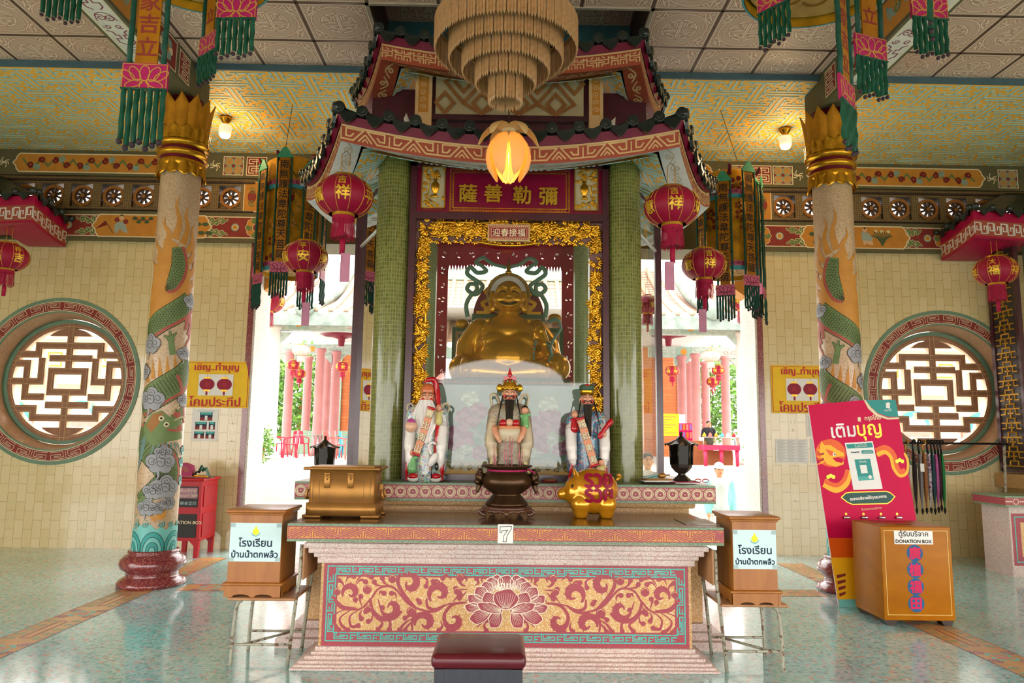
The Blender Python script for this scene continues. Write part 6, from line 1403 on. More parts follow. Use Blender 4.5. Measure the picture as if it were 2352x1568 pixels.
b = MB(); p = at(1530, 1086, 6.0); p.x = 1.31; b.ell((p.x, 6.0, SZ+.066), (.035, .02, .022), 'bronzegold'); b.tube([(p.x, 6.0, SZ+.066), (p.x+.07, 6.03, SZ+.07)], .005, 'bronzegold', 6); b.build('spoon', label='small brass spoon lying on the clipboard stack', cat='spoon', loc=(p.x, 6.0, SZ+.042))
b = MB(); p = at(1600, 1197, 5.15); b.bb((p.x-.1, 5.05, TZ), (p.x+.13, 5.4, TZ+.003), 'tabletop'); b.bb((p.x-.02, 5.05, TZ+.003), (p.x+.1, 5.25, TZ+.005), 'paper'); b.build('glass_mat', label='thin dark mat with a pale paper at the right end of the altar', cat='mat', loc=(p.x, 5.2, TZ))
# kneeling stool
mat('leather', '5a1620', .28, 0, .12, 9, .08, .2); wood('stoolwood', '20222c', '2c2e38', .4)
ks = thing('kneeling_stool', 'low stool with dark red leather cushion in front of the altar', 'stool', (at(1101, 1500, 3.95).x, 4.02, 0)); KZ = .04
b = MB()
b.rbox((0, 0, .345+KZ), (.475, .425, .075), 'leather', .03, 4); b.build('cushion', ks, w=False)
b = MB()
for (c_, d) in (((0, -.185, .275), (.42, .03, .07)), ((0, .185, .275), (.42, .03, .07)), ((-.205, 0, .275), (.03, .4, .07)), ((.205, 0, .275), (.03, .4, .07))): b.box((c_[0], c_[1], c_[2]+KZ), d, 'stoolwood')
b.build('apron', ks, w=False)
for sx in (-1, 1):
    for sy in (-1, 1): b = MB(); b.box((sx*.195, sy*.18, .155+KZ/2), (.045, .045, .31+KZ), 'stoolwood'); b.build('leg', ks, w=False)
# ================================================================== red silk lanterns
mat('lantern', '920830', .5, 0, .06, 3); mat('lanternglow', 'b8103a', .5); mat('fringe', 'a00a38', .6, 0, .2, 40); mat('tagpink', 'c08098', .6); mat('goldleaf', 'e2b53a', .35, .4, .15)
def lantern_parts(t, D, front, side, spin):
    R = D/2; RZ = R*.67; o = Vector((0, 0, 0)); NP = 12
    def S(a, v, d=0):                                                      # a: angle, v: latitude -1..1
        k = math.sqrt(max(0, 1-(v*.86)**2)); f = 1-.018*abs(sin(a*NP/2)); return Vector(((R*k*f+d)*cos(a), (R*k*f+d)*sin(a), RZ*v*.98+d*v))
    b = MB(); b.sheet(lambda u, v: S(TAU*u, 2*v-1), 72, 20, 'lantern')
    for k in range(NP): b.tube([S(TAU*k/NP+spin, v/8-1, .001) for v in range(17)], .0022, 'goldleaf', 5)
    c = Cv(b, lambda u, v, d: S(-PI/2+spin+u/R, v/RZ, d+.004), .0009, .03)
    ra = random.Random(len(front)+int(D*99))
    for (cx, txt) in ((PI/NP, front), (-PI/NP*3, side), (PI/NP*5, side[::-1]), (-PI/NP*7, front), (PI/NP*9, front)):
        x = cx*R*1.0
        c.text(txt[0], (x-.02*D, .16*D), .17*D, 'goldleaf', 1, .002); c.text(txt[1], (x, -.06*D), .25*D, 'goldleaf', 1, .0028)
        for k in range(7): c.disc((x+ra.uniform(-.11, .11)*D, ra.uniform(-.2, .2)*D), ra.uniform(.006, .012)*D, 'goldleaf', 1, 7)
        for k in range(4): c.disc((x+ra.uniform(-.1, .1)*D, ra.uniform(-.22, .22)*D), .006*D, 'red', 1, 6)
    b.build('globe', t, w=False)
    b = MB(); b.lathe([(.36*R, RZ*.88), (.42*R, RZ*.9), (.43*R, RZ*1.1), (.4*R, RZ*1.13), (.38*R, RZ*1.1)], o, 'gold', 32); b.build('top_cap', t, w=False)
    b = MB(); b.lathe([(.4*R, -RZ*.86), (.38*R, -RZ*.9), (.38*R, -RZ*1.08), (.36*R, -RZ*1.08)], o, 'goldpaint', 32, caps=False); b.build('bottom_cap', t, w=False)
    b = MB(); zt = RZ*1.1+.46*D
    for s in (-1, 1): b.tube([(s*.14*R, 0, RZ*1.05), (s*.14*R, 0, zt-.06*D)], .0035, 'goldpaint', 6); b.tube([(s*.14*R, 0, zt-.06*D), (0, 0, zt)], .002, 'ink', 5)
    b.build('hanger_rods', t, w=False)
    b = MB(); n = 90; zb = -RZ*1.08
    b.lathe([(.38*R, zb), (.385*R, zb-.06*D)], o, 'fringe', 32, caps=False)
    for k in range(n):
        a = TAU*k/n; L = D*(.36+.05*ra.random()); P = [Vector(((.38+.04*q+ra.uniform(-.01, .01))*R*cos(a), (.38+.04*q+ra.uniform(-.01, .01))*R*sin(a), zb-.05*D-(L-.05*D)*q)) for q in (0, .5, 1)]
        w = Vector((-sin(a), cos(a), 0))*R*.011*ra.uniform(.7, 1.2); b.add([P[0]-w, P[0]+w, P[1]-w, P[1]+w, P[2]-w, P[2]+w], [(0, 1, 3, 2), (2, 3, 5, 4)], 'fringe')
    b.build('fringe', t, w=False)
    b = MB(); b.tube([(0, 0, -RZ), (0, 0, zb-.38*D)], .004, 'fringe', 6); b.lathe([(.0, 0), (.03*D, -.02*D), (.05*D, -.1*D), (.045*D, -.3*D), (0, -.3*D)], (0, 0, zb-.36*D), 'fringe', 12); b.build('tassel', t, w=False)
    return zb-.36*D
def lantern(px, py, Y, D, front, side, label, spin=0, tag_=None):
    p = at(px, py, Y); t = thing('silk_lantern', label, 'lantern', p, 0, 'red silk lanterns inside the hall'); zb = lantern_parts(t, D, front, side, spin)
    if tag_:
        b = MB(); w, h = .075, .23; x = tag_*.04; b.bb((x-w/2, -.052, zb-.14), (x+w/2, -.05, zb-.14-h), 'tagpink'); c = Cv(b, planexz(-.052), .0006)
        for k in range(9): c.disc((x-w*.4, zb-.17-k*h*.085), .003, 'capmaroon', 1, 6)
        b.build('tag_card', t, w=False)
    return t
lantern(791, 452, 5.68, .462, '吉祥', '平福', 'large red lantern under the left front corner of the shrine roof', -.1, 1)
lantern(1543, 476, 5.72, .45, '吉祥', '如意', 'large red lantern under the right front corner of the shrine roof', -.35, -1)
lantern(702, 591, 7.1, .445, '平安', '樂福', 'smaller looking red lantern at the left side corner of the shrine roof', -.1, 1)
lantern(1617, 608, 7.15, .445, '吉祥', '如意', 'smaller looking red lantern at the right side corner of the shrine roof', -.25, -1)
lantern(17, 590, 8.75, .47, '大福', '吉祥', 'red lantern under the eave of the left corner shrine', -.2)
lantern(2287, 622, 8.3, .47, '吉祥', '大福', 'red lantern under the eave of the right corner shrine', .1)
b = MB()
# ================================================================== embroidered hanging canopies
mat('brocade', 'c4901e', .38, .35, .45, 6, .2); mat('brocadedark', '8a5c12', .45, .2, .3, 8, .2); mat('stripgold', 'a86c10', .4, .2, .25, 9); mat('bandpink', 'c05a80', .5, 0, .15, 20); mat('bandteal', '3f98a0', .5); mat('cordgreen', '124636', .5, 0, .3, 30); mat('capgreen', '3f9a7a', .5); mat('tagrose', 'd0688a', .5, 0, .1, 12); mat('underside', 'b08848', .6, 0, .3, 7); mat('stitch', 'b8863c', .5)
TX = '南無護法韋陀尊天菩薩'
def pennant(t, c, a, L, w, chars, ink, tagm, clothm, cap=True, tl=.25):
    """strip hanging at c, facing along angle a"""
    n = Vector((cos(a), sin(a), 0)); u = Vector((-sin(a), cos(a), 0)); c = Vector(c)
    fn = lambda x, z, d: c+u*x+n*d+Vector((0, 0, z))
    b = MB(); b.prism([(-w/2, 0), (w/2, 0), (w/2, -L), (-w/2, -L)], fn, -.004, .004, 'stripgold'); cv = Cv(b, lambda x, z, d: fn(x, z, .0045+d), .0008)
    m = len(chars)
    for k, ch in enumerate(chars): cv.text(ch, (0, -.05-(L-.08)*(k+.5)/m), min(w*1.0, (L-.06)/m*.95), ink, 1, .0016)
    p = b.build('pennant', t)
    for s in (-1, 1):
        b = MB(); b.tube([fn(s*(w*.5+.028), -k*L/8, .002*((k % 2)*2-1)) for k in range(9)], .013, 'cordgreen', 7); b.build('side_cord', p)
    if cap: b = MB(); b.prism([(-w*.5-.05, -.03), (w*.5+.05, -.03), (.02, .1), (-.02, .1)], fn, -.01, .012, 'capgreen'); b.build('cap_flap', p)
    tw = w*.5+.055; th_ = tw*1.25
    b = MB(); b.prism([(-tw, -L), (tw, -L), (tw, -L-th_), (-tw, -L-th_)], fn, -.007, .007, tagm); cv = Cv(b, lambda x, z, d: fn(x, z, .0075+d), .001); q = (0, -L-th_*.62); r = tw
    def pe(x, z, rx, rz, rot): cv.stroke([(x+rx*cos(k*TAU/16)*cos(rot)-rz*sin(k*TAU/16)*sin(rot), z+rx*cos(k*TAU/16)*sin(rot)+rz*sin(k*TAU/16)*cos(rot)) for k in range(16)], r*.05, 'stitch' if tagm == 'pinkpanel' else 'capmaroon', 1, True)
    pe(0, q[1]+r*.3, r*.22, r*.36, 0)
    for s in (-1, 1): pe(s*r*.42, q[1]+r*.26, r*.2, r*.38, -s*.55); pe(s*r*.72, q[1]+r*.18, r*.16, r*.36, -s*.95); pe(s*r*.45, q[1]-r*.2, r*.4, r*.16, -s*.35)
    pe(0, q[1]-r*.28, r*.2, r*.24, 0); cv.stroke([(-tw*.96, -L-.006), (tw*.96, -L-.006), (tw*.96, -L-th_+.006), (-tw*.96, -L-th_+.006)], .004, 'stitch', 1, True)
    b.build('lotus_tag', p)
    b = MB(); k_ = 7
    for k in range(k_):
        x0 = -tw+2*tw*k/k_; x1 = x0+2*tw/k_*.9; xm_ = (x0+x1)/2; hw = (x1-x0)/2; zt, l = -L-th_+.004, tl*(1+.06*((k*5) % 3-1))
        b.sheet(lambda s, v: fn(xm_+(s-.5)*2*hw*(1-.12*sin(9*v+k)**2), zt-l*v, .016*cos(PI*(s-.5))+.004*sin(13*v+k*2)), 4, 8, clothm)
        b.ell(fn(xm_, zt-l-.012, .008), .015 if w > .1 else .011, 'bead', 8, 6)
    b.tube([fn(-tw, -L-th_+.004, .008), fn(tw, -L-th_+.004, .008)], .006, clothm, 6)
    b.build('tassel_strips', p); return p
def canopy(cx, cy, z0, z1, R, label, pens, hook=None):
    t = thing('hanging_canopy', label, 'canopy', (cx, cy, z0), group='embroidered hanging canopies')
    b = MB(); H_ = z1-z0
    b.lathe([(R*.8, z1+.05), (R, z1), (R, z0)], (cx, cy, 0), 'brocade', 48, caps=False); b.lathe([(0, z1+.06), (R*.8, z1+.05)], (cx, cy, 0), 'brocade', 48, caps=False)
    c = Cv(b, cylfn((cx, cy, 0), R+.002), .001, .05); rq = random.Random(int(cx*10)); C_ = TAU*R
    for k in range(46):
        u, v = rq.uniform(-C_/2, C_/2), rq.uniform(z0+.08, z1-.05); r = rq.uniform(.03, .07)
        for j in range(5): c.disc((u+r*cos(j*TAU/5), v+r*sin(j*TAU/5)), r*.5, ('darkred', 'brocadedark', 'orange')[k % 3], 1+(k % 5)*.3, 7)
        c.stroke(spline([(u, v), (u+r*2, v-r), (u+r*2.6, v-r*2.4)], 4), .01, 'figdark', 1)
    b.build('drum', t)
    for zc in ((z0+H_*.74, 'b'), (z0+.02, 'b')):
        b = MB(); z = zc[0]; b.lathe([(R+.006, z+.09), (R+.012, z+.03)], (cx, cy, 0), 'bandpink', 48, caps=False); b.lathe([(R+.014, z+.03), (R+.016, z-.02), (R+.004, z-.02)], (cx, cy, 0), 'bandteal', 48, caps=False)
        c = Cv(b, cylfn((cx, cy, 0), R+.013), .001, .05)
        for k in range(30): c.stroke(spiral((-C_/2+C_*k/30, z+.06), .004, .022, k, 1.2), .009, 'capmaroon', 1)
        b.build('band', t)
    b = MB(); b.lathe([(R*.95, z0+.05), (0, z0+.12)], (cx, cy, 0), 'underside', 40, caps=False); c = Cv(b, lambda u, v, d: Vector((cx+u, cy+v, z0+.118-.07*math.hypot(u, v)/(R*.95)-d)), .001)
    for k in range(10): a = k*TAU/10; c.stroke(spiral((R*.55*cos(a), R*.55*sin(a)), .01, R*.2, a, 1.2), .02, 'brocadedark', 1)
    b.build('underside', t)
    for k in range(6):
        a = TAU*k/6+.3; b = MB(); P = spline([(cx+R*cos(a), cy+R*sin(a), z1-.02), (cx+(R+.06)*cos(a), cy+(R+.06)*sin(a), z1), (cx+(R+.1)*cos(a), cy+(R+.1)*sin(a), z1+.06)], 4); b.tube(P, [.03]+[.022]*(len(P)-2)+[.012], 'capmaroon', 8); b.build('horn', t)
    for (da, top, L, w, tx, ink, tg, cl, tl) in pens:
        a = -PI/2+da; rr = R+.075; pennant(t, (cx+rr*cos(a), cy+rr*sin(a), top), a, L, w, tx, ink, tg, cl, True, tl)
    if hook:
        b = MB(); b.tube([Vector(hook)+Vector((0, 0, .0)), (cx, cy, z1+.04)] if abs(hook[0]-cx) < .02 else [hook, (cx+(R+.075)*cos(-PI/2), cy+(R+.075)*sin(-PI/2), z1+.1)], .0035, 'ink', 5); b.build('hanging_wire', t)
    return t
cy = 8.95
for s, px, ptop, pbot, hx, lab in ((-1, 672, 362, 600, (672, 240), 'old gold embroidered canopy hanging at the back left, beside the doorway edge'), (1, 1672, 392, 600, (1655, 253), 'old gold embroidered canopy hanging at the back right, beside the doorway edge')):
    cx = at(px, 480, cy).x; z1, z0 = at(px, ptop, cy-.33).z, at(px, pbot, cy-.33).z-.1
    h = atz(hx[0], hx[1], ZC); pe = []
    for k in range(8):
        da = k*TAU/8+(.0 if s < 0 else .35)
        if k in (3, 4, 5): continue
        pe.append((da, z1-.0-.12*((k+1) % 2 == 0)*1, 1.32, .115, TX, 'ink', 'tagrose', 'cordgreen', .27))
    canopy(cx, cy, z0, z1, .335, lab, pe, (h.x, min(h.y, cy-.2), ZC))
# the two front canopies: only their lower rims and pennants reach into the picture
RF = .42; FT = []
for cx, yy, lab in ((at(435, 0, 3.8).x, 37, 'gold and green canopy hanging close to the camera at the top left'), (at(1890, 0, 3.8).x, 70, 'gold and green canopy hanging close to the camera at the top right')):
    z0 = at(450 if yy < 50 else 1870, yy, 3.8+RF).z+.02; FT.append(canopy(cx, 3.8, z0, ZT-.25, RF, lab, [], (cx, 3.8, ZT)))
BL = '春光合家吉立'
def fp(t, px, ytag, Y, w, a, tl, L=1.3):
    """pennant whose lotus tag starts at the pixel (px, ytag)"""
    p = at(px, ytag, Y); pennant(t, (p.x, Y, p.z+L), a, L, w, '春'+BL+'' if L > 1 else BL, 'maroon', 'pinkpanel', 'greencloth', False, tl)
fp(FT[0], 336, 147, 3.35, .105, -1.52, .27, .78); fp(FT[0], 546, -8, 3.5, .095, -1.62, .19); fp(FT[0], 482, 78, 4.1, .095, -2.25, .17); fp(FT[0], 150, -75, 3.9, .095, -1.2, .19)
fp(FT[1], 1943, 185, 3.38, .1, -.75, .22, .8); fp(FT[1], 1998, 84, 3.6, .1, -1.25, .2); fp(FT[1], 2132, -8, 3.6, .1, -1.45, .2); fp(FT[1], 1776, -30, 3.7, .09, -2.5, .2); fp(FT[1], 2126, -75, 3.3, .09, -.6, .22)

# ================================================================== chandelier, lotus lamp, globe lights
mat('acrylic', 'd0a272', .2, 0, .2, 30, 0, .3, trans=.2); mat('lampmetal', 'a88850', .3, .8)
ch = thing('chandelier', 'large tiered chandelier of amber acrylic strips above the shrine front', 'chandelier', (at(1163, 60, 4.6).x, 4.6, 3.57))
ox = ch.location.x; first = None; rest = MB(); cnt = 0; parts = []
def strip_mesh():
    b = MB(); w = .0285; L = .22; y = .0
    for k in (-1, 0, 1):
        x0, x1 = k*w*.68-w*.34, k*w*.68+w*.34; xm_ = (x0+x1)/2
        b.add([(x0, 0, .03), (x1, 0, .03), (xm_, -.011, .03), (x0, 0, L), (x1, 0, L), (xm_, -.011, L), (xm_, 0, 0), (x0, .003, .03), (x1, .003, .03), (x0, .003, L), (x1, .003, L)],
              [(0, 2, 5, 3), (2, 1, 4, 5), (0, 6, 2), (2, 6, 1), (1, 8, 10, 4), (7, 0, 3, 9), (8, 7, 9, 10), (7, 6, 0), (1, 6, 8), (7, 8, 6), (3, 5, 4, 10, 9)], 'acrylic')
    return b
tiers = tuple((R, at(1163, y, 4.6-R).z, n, k) for R, y, n, k in ((.47, 32, 46, 1.0), (.375, 77, 37, 1.0), (.285, 122, 28, 1.0), (.195, 168, 19, 1.0), (.105, 226, 10, .9)))
ch.location.z = tiers[-1][1]-.002; WM[ch.name] = Matrix.Translation(ch.location)
pos = []
for (R, zb, n, k) in tiers:
    for i in range(n): a = TAU*i/n; pos.append((4.6+R*sin(a), ox+R*cos(a), zb, a, k))
pos.sort()
near = MB()
for j, (y, x, z, a, k) in enumerate(pos):
    if j < 100:
        if first is None: first = strip_mesh().build('acrylic_strip', ch, w=False); o = first
        else: o = copy_tree(first, ch)
        o.location = (x-ox, y-4.6, z-ch.location.z); o.rotation_euler = (0, 0, a+PI/2); o.scale = (1, 1, k)
    else:
        m = strip_mesh(); M4 = Matrix.Translation((x, y, z))@Matrix.Rotation(a+PI/2, 4, 'Z')@Matrix.Scale(k, 4, (0, 0, 1)); rest.add([M4@Vector(p) for p in m.v], m.f, 'acrylic')
rest.build('far_acrylic_strips', ch, kind='stuff')
b = MB()
for (R, zb, n, k) in tiers: b.tube([(ox+(R-.012)*cos(TAU*i/36), 4.6+(R-.012)*sin(TAU*i/36), zb+.2*k) for i in range(36)], .007, 'lampmetal', 6, True)
for i in range(6): a = TAU*i/6; b.tube([(ox+.45*cos(a), 4.6+.45*sin(a), tiers[0][1]+.2), (ox+.1*cos(a), 4.6+.1*sin(a), tiers[4][1]+.18)], .006, 'lampmetal', 6)
b.tube([(ox, 4.6, tiers[4][1]+.17), (ox, 4.6, ZT)], .012, 'lampmetal', 8); b.lathe([(0, ZT-.04), (.09, ZT-.03), (.1, ZT)], (ox, 4.6, 0), 'lampmetal', 24); b.build('frame', ch)
# lotus lamp
mat('petalamber', 'e8a83c', .35, 0, .06, 5); MATS['petalamber'].node_tree.nodes['Principled BSDF'].inputs['Subsurface Weight'].default_value = 0
def translucent(name, hx, k=.5):
    m, t, b, N, L = nt(name); d = N('BsdfTranslucent'); d.inputs[0].default_value = rgba(hx); mx = N('MixShader'); mx.inputs[0].default_value = k; b.inputs['Base Color'].default_value = rgba(hx); b.inputs['Roughness'].default_value = .35
    L(b.outputs[0], mx.inputs[1]); L(d.outputs[0], mx.inputs[2]); L(mx.outputs[0], t.nodes['Material Output'].inputs[0])
translucent('petalglow', 'fae0a4', .55)
ly = 5.2; lp = at(1168, 345, ly); lt = thing('lotus_lamp', 'glowing amber pendant lamp shaped like a drooping lotus below the chandelier', 'pendant lamp', (lp.x, ly, lp.z)); lt.scale = (1.14, 1.14, 1.1); Sc = 4.95/F_PX
def lpetal(a, prof, wd, nm='petal'):
    b = MB(); n = len(prof)
    for th_ in (0, .0025):
        def fn(u, v):
            k = v*(n-1); i = min(n-2, int(k)); f = k-i; r = prof[i][0]*(1-f)+prof[i+1][0]*f; z = prof[i][1]*(1-f)+prof[i+1][1]*f; w = wd*(sin(PI*min(.999, max(.0, .1+.9*v)))**.6)*(1 if v < .98 else .3); q = (u-.5)*2
            return Vector((r*cos(a)-q*w*sin(a)-.012*q*q*cos(a), r*sin(a)+q*w*cos(a)-.012*q*q*sin(a), z-th_))
        b.sheet(fn, 8, 14, 'petalglow')
    b.build(nm, lt, w=False)
P1 = [(.03, .12), (.09, .095), (.135, .02), (.15, -.06), (.135, -.14), (.1, -.2)]; P2 = [(.02, .12), (.06, .08), (.085, .0), (.09, -.08), (.07, -.17), (.035, -.225)]
for k in range(6): lpetal(-PI/2+TAU*(k+.5)/6, P2, .045)
for k in range(7): lpetal(-PI/2+TAU*(k+.5)/7, P1, .055)
for k, a in enumerate((.2, 1.2, 2.2, 3.0, 4.1, 5.3)): lpetal(a, [(.03, .14), (.08, .16), (.14, .15), (.18, .11), (.205, .05)], .045, 'upper_petal')
b = MB(); b.lathe([(.03, .12), (.045, .125), (.045, .155), (.03, .16), (0, .16)], (0, 0, 0), 'cream', 20); b.build('collar', lt, w=False)
b = MB(); mat('tubeglow', 'fff0c0', .4, emit='ffe4a8', estr=22); b.lathe([(.0, .1), (.022, .09), (.024, -.02), (.018, -.05), (0, -.06)], (0, 0, 0), 'tubeglow', 14); b.build('bulb', lt, w=False)
b = MB(); b.tube([(0, 0, .15), (0, 0, .26), (0, 0, ZT-lp.z)], .004, 'ink', 6); b.build('cord', lt, w=False)
pl = bpy.data.lights.new('lotus_light', 'POINT'); pl.energy = 6; pl.color = (1, .86, .55); pl.shadow_soft_size = .03; po = bpy.data.objects.new('lotus_light', pl); COL.objects.link(po); po.location = (lp.x, ly, lp.z+.02)
mat('opal', 'f0e6dc', .3, var=.02, emit='ffe2c0', estr=.25)
for px, py, lab in ((519, 300, 'small white globe ceiling light left of the shrine roof'), (1803, 325, 'small white globe ceiling light right of the shrine roof')):
    t0 = atz(px, 272 if px < 1000 else 298, ZC-.02); t = thing('globe_light', lab, 'ceiling light', (t0.x, t0.y, ZC-.013), 0, 'globe ceiling lights')
    b = MB(); b.lathe([(0, 0), (.075, 0), (.07, -.02), (.04, -.06), (.03, -.08), (.045, -.09)], (0, 0, 0), 'gold', 24); b.build('fitting', t, w=False)
    b = MB(); b.lathe([(.035, -.085), (.07, -.1), (.075, -.15), (.072, -.21), (.05, -.25), (0, -.26)], (0, 0, 0), 'opal', 24); b.build('globe', t, w=False)
    gd = bpy.data.lights.new('globe_lamp', 'POINT'); gd.energy = 9; gd.color = (1, .66, .3); gd.shadow_soft_size = .09; go = bpy.data.objects.new('globe_lamp', gd); COL.objects.link(go); go.location = (t0.x, t0.y, ZC-.36)
# ================================================================== school chairs with wooden boxes
wood('chairwood', 'a5744c', 'b9885e', .5, 3, (3, 3, 3)); terrazzo('chairsteel', 'a8a490', ['6a4a38', 'b4b09c', '7a6a58'], 60, .45, cover=.3); wood('boxwood', '985818', 'a86822', .4, 2, (9, 9, 1), .2); mat('boxshade', '7a4a22', .45); mat('signblue', 'cfe8ea', .6, var=.02); mat('navy', '24344a', .6); mat('tape', 'a8c0c0', .5)
def school_chair(x, y, s, label):
    """s = +1: backrest on the right (+x) side"""
    t = thing('school_chair', label, 'chair', (x, y, 0), 0, 'school chairs beside the altar')
    b = MB(); b.rbox((0, 0, .425), (.44, .44, .018), 'chairwood', .007, 2); b.build('seat', t, w=False)
    b = MB(); b.rbox((s*.257, 0, .66), (.014, .37, .23), 'chairwood', .006, 2); b.build('backrest', t, w=False)
    for q in (-1, 1):
        b = MB(); b.tube(spline([(-s*.19, q*.17, 0), (-s*.185, q*.17, .2), (-s*.17, q*.17, .37), (-s*.14, q*.17, .41)], 5), .012, 'chairsteel', 8); b.build('leg', t, w=False)
        b = MB(); b.tube([(s*.18, q*.17, 0), (s*.217, q*.17, .42), (s*.235, q*.17, .56), (s*.238, q*.17, .77)], .012, 'chairsteel', 8); b.build('leg', t, w=False)
        b = MB(); b.tube([(-s*.187, q*.17, .13), (s*.183, q*.17, .13)], .009, 'chairsteel', 8); b.build('stretcher', t, w=False)
    b = MB(); b.tube([(-s*.12, -.17, .13), (s*.12, .17, .13)], .009, 'chairsteel', 8); b.build('stretcher', t, w=False)
def wood_box(x, y, z, w, label):
    t = thing('offering_box', label, 'donation box', (x, y, z), 0, 'wooden school boxes'); h = .57; d = .36
    b = MB(); b.bb((-w/2, -d/2, .08), (w/2, d/2, h-.03), 'boxwood'); b.build('body', t, w=False)
    b = MB(); b.rbox((0, 0, h-.018), (w+.05, d+.05, .022), 'boxwood', .008, 2); b.rbox((0, 0, h-.036), (w+.025, d+.025, .016), 'boxwood', .006, 2); b.build('lid', t, w=False)
    b = MB(); P = [(-w/2-.012, .075), (w/2+.012, .075), (w/2+.012, 0), (w*.42, 0)]+[(w*.21+w*.17*cos(PI*k/8), .018*sin(PI*k/8)) for k in range(9)]+[(-w*.21+w*.17*cos(PI*k/8), .018*sin(PI*k/8)) for k in range(9)]+[(-w*.42, 0), (-w/2-.012, 0)]
    for q in (-1, 1): b.prism(P, lambda u, v, e: Vector((u, q*(d/2+.012)-q*e, v)), 0, .015, 'boxwood')
    for q in (-1, 1): b.prism([(p[0]*d/w, p[1]) for p in P], lambda u, v, e: Vector((q*(w/2+.012)-q*e, u, v)), 0, .015, 'boxwood')
    b.rbox((0, 0, .082), (w+.05, d+.05, .02), 'boxwood', .008, 2); b.build('base_molding', t, w=False)
    b = MB(); sw, s0, s1 = w*.98, .225, .475; b.bb((-sw/2, -d/2-.002, s0), (sw/2, -d/2-.0005, s1), 'signblue'); c = Cv(b, planexz(-d/2-.002), .0006)
    c.text('โรงเรียน', (0, .35), .068, 'navy', 1, .0016); c.text('บ้านน้ำตกพลิ้ว', (0, .275), None, 'navy', 1, .0016, sw*.9)
    c.disc((0, .418), .022, 'gold', 1, 12); c.poly([(-.012, .43), (.012, .43), (0, .46)], 'gold', 1); c.stroke(arc((0, .418), .028, PI+.3, TAU-.3), .005, 'teal', 1)
    for sx in (-1, 1):
        for zc in (s0+.015, s1-.015): c.rect((sx*sw*.45-.016, zc-.013), (sx*sw*.45+.016, zc+.013), 'tape', 1)
    b.build('sign', t, label='pale blue school sign', w=False)
cl_, cr = -1.555, 1.625
school_chair(cl_, 5.2, 1, 'school chair holding a wooden box at the left end of the altar'); wood_box(-1.62, 5.19, .4355, .345, 'wooden offering box with pale blue sign on the chair left of the altar')
school_chair(cr+.045, 5.14, -1, 'rusty school chair holding a wooden box at the right end of the altar'); wood_box(1.675, 5.09, .4355, .29, 'wooden offering box with pale blue sign on the chair right of the altar')
# red donation box behind the left column with folded banner on top
mat('lacquer', 'b40618', .35, 0, .06, 5); mat('panelblack', '2c2624', .5)
rx, ry = at(430, 1272, 9.45).x, 9.4; hh = at(440, 1098, 9.15).z; p0, p1 = at(385, 1200, 9.15).x, at(459, 1200, 9.15).x; w = p1-p0
t = thing('red_donation_box', 'red lacquered donation box on legs with black panels behind the left column', 'donation box', ((p0+p1)/2, 9.4, 0))
b = MB(); b.bb((-w/2, -.25, .2), (w/2, .25, hh-.03), 'lacquer')
for z0, z1 in ((.24, .52), (.6, hh-.1)): b.bb((-w/2+.04, -.256, z0), (w/2-.04, -.25, z1), 'panelblack'); b.bb((w/2, -.19, z0), (w/2+.008, .19, z1), 'red')
c = Cv(b, planexz(-.257), .0007); c.text('DONATION BOX', (.01, .42), .055, 'creamline', 1, .001); c.rect((-w/2+.05, hh-.24), (w/2-.05, hh-.115), 'signred', 1); c.text('ตู้รับบริจาค', (.02, hh-.15), .05, 'creamline', 2); c.text('ค่าน้ำประปา-ไฟฟ้า', (.01, hh-.205), .042, 'creamline', 2); c.text('樂善堂四', (.04, hh-.3), .05, 'tape', 2)
b.build('body', t, w=False); b = MB(); b.rbox((0, 0, hh-.018), (w+.05, .55, .035), 'lacquer', .008, 2); b.build('top', t, w=False)
for sx in (-1, 1):
    for sy in (-1, 1):
        b = MB(); x = sx*(w/2-.03); b.prism([(-.03, 0), (.02, 0), (.03, .2), (.1 if sx < 0 else .03, .21), (-.1 if sx > 0 else -.03, .21), (-.03, .14)], lambda u, v, e: Vector((x+u, sy*.22+e, v)), -.025, .025, 'lacquer'); b.build('leg', t, w=False)
q = at(436, 1096, 9.35); b = MB()
b.prism([(0, 0), (.2, .02), (.17, .16), (.08, .2), (-.02, .15)], lambda u, v, e: Vector((q.x-.13+u, 9.25+e, hh+.002+v*.9)), 0, .12, 'pinkpanel'); c = Cv(b, planexz(9.248), .001); 
for k in range(5): c.stroke(arc((q.x-.05, hh+.06), .03+.012*k, .2, 2.9, 8), .004, 'stitch', 1)
b.build('folded_banner', label='folded pink lotus banner on top of the red donation box', cat='banner', loc=(q.x-.06, 9.3, hh+.002))
b = MB(); b.sheet(lambda u, v: (q.x+.085+.24*u-.02*v, 9.22+.14*v, hh+.003+.14*sin(PI*min(1, u*1.1+.03))*(.5+.5*sin(PI*(v*.8+.1)))+.02*sin(u*22)), 20, 8, 'greencloth'); b.tube(spline([(q.x+.1, 9.21, hh+.015), (q.x+.14, 9.2, hh+.03), (q.x+.28, 9.21, hh+.015)], 4), .01, 'gold', 6)
b.build('green_cloth', label='crumpled green fringe cloth on top of the red donation box', cat='cloth', loc=(q.x+.15, 9.25, hh+.002))

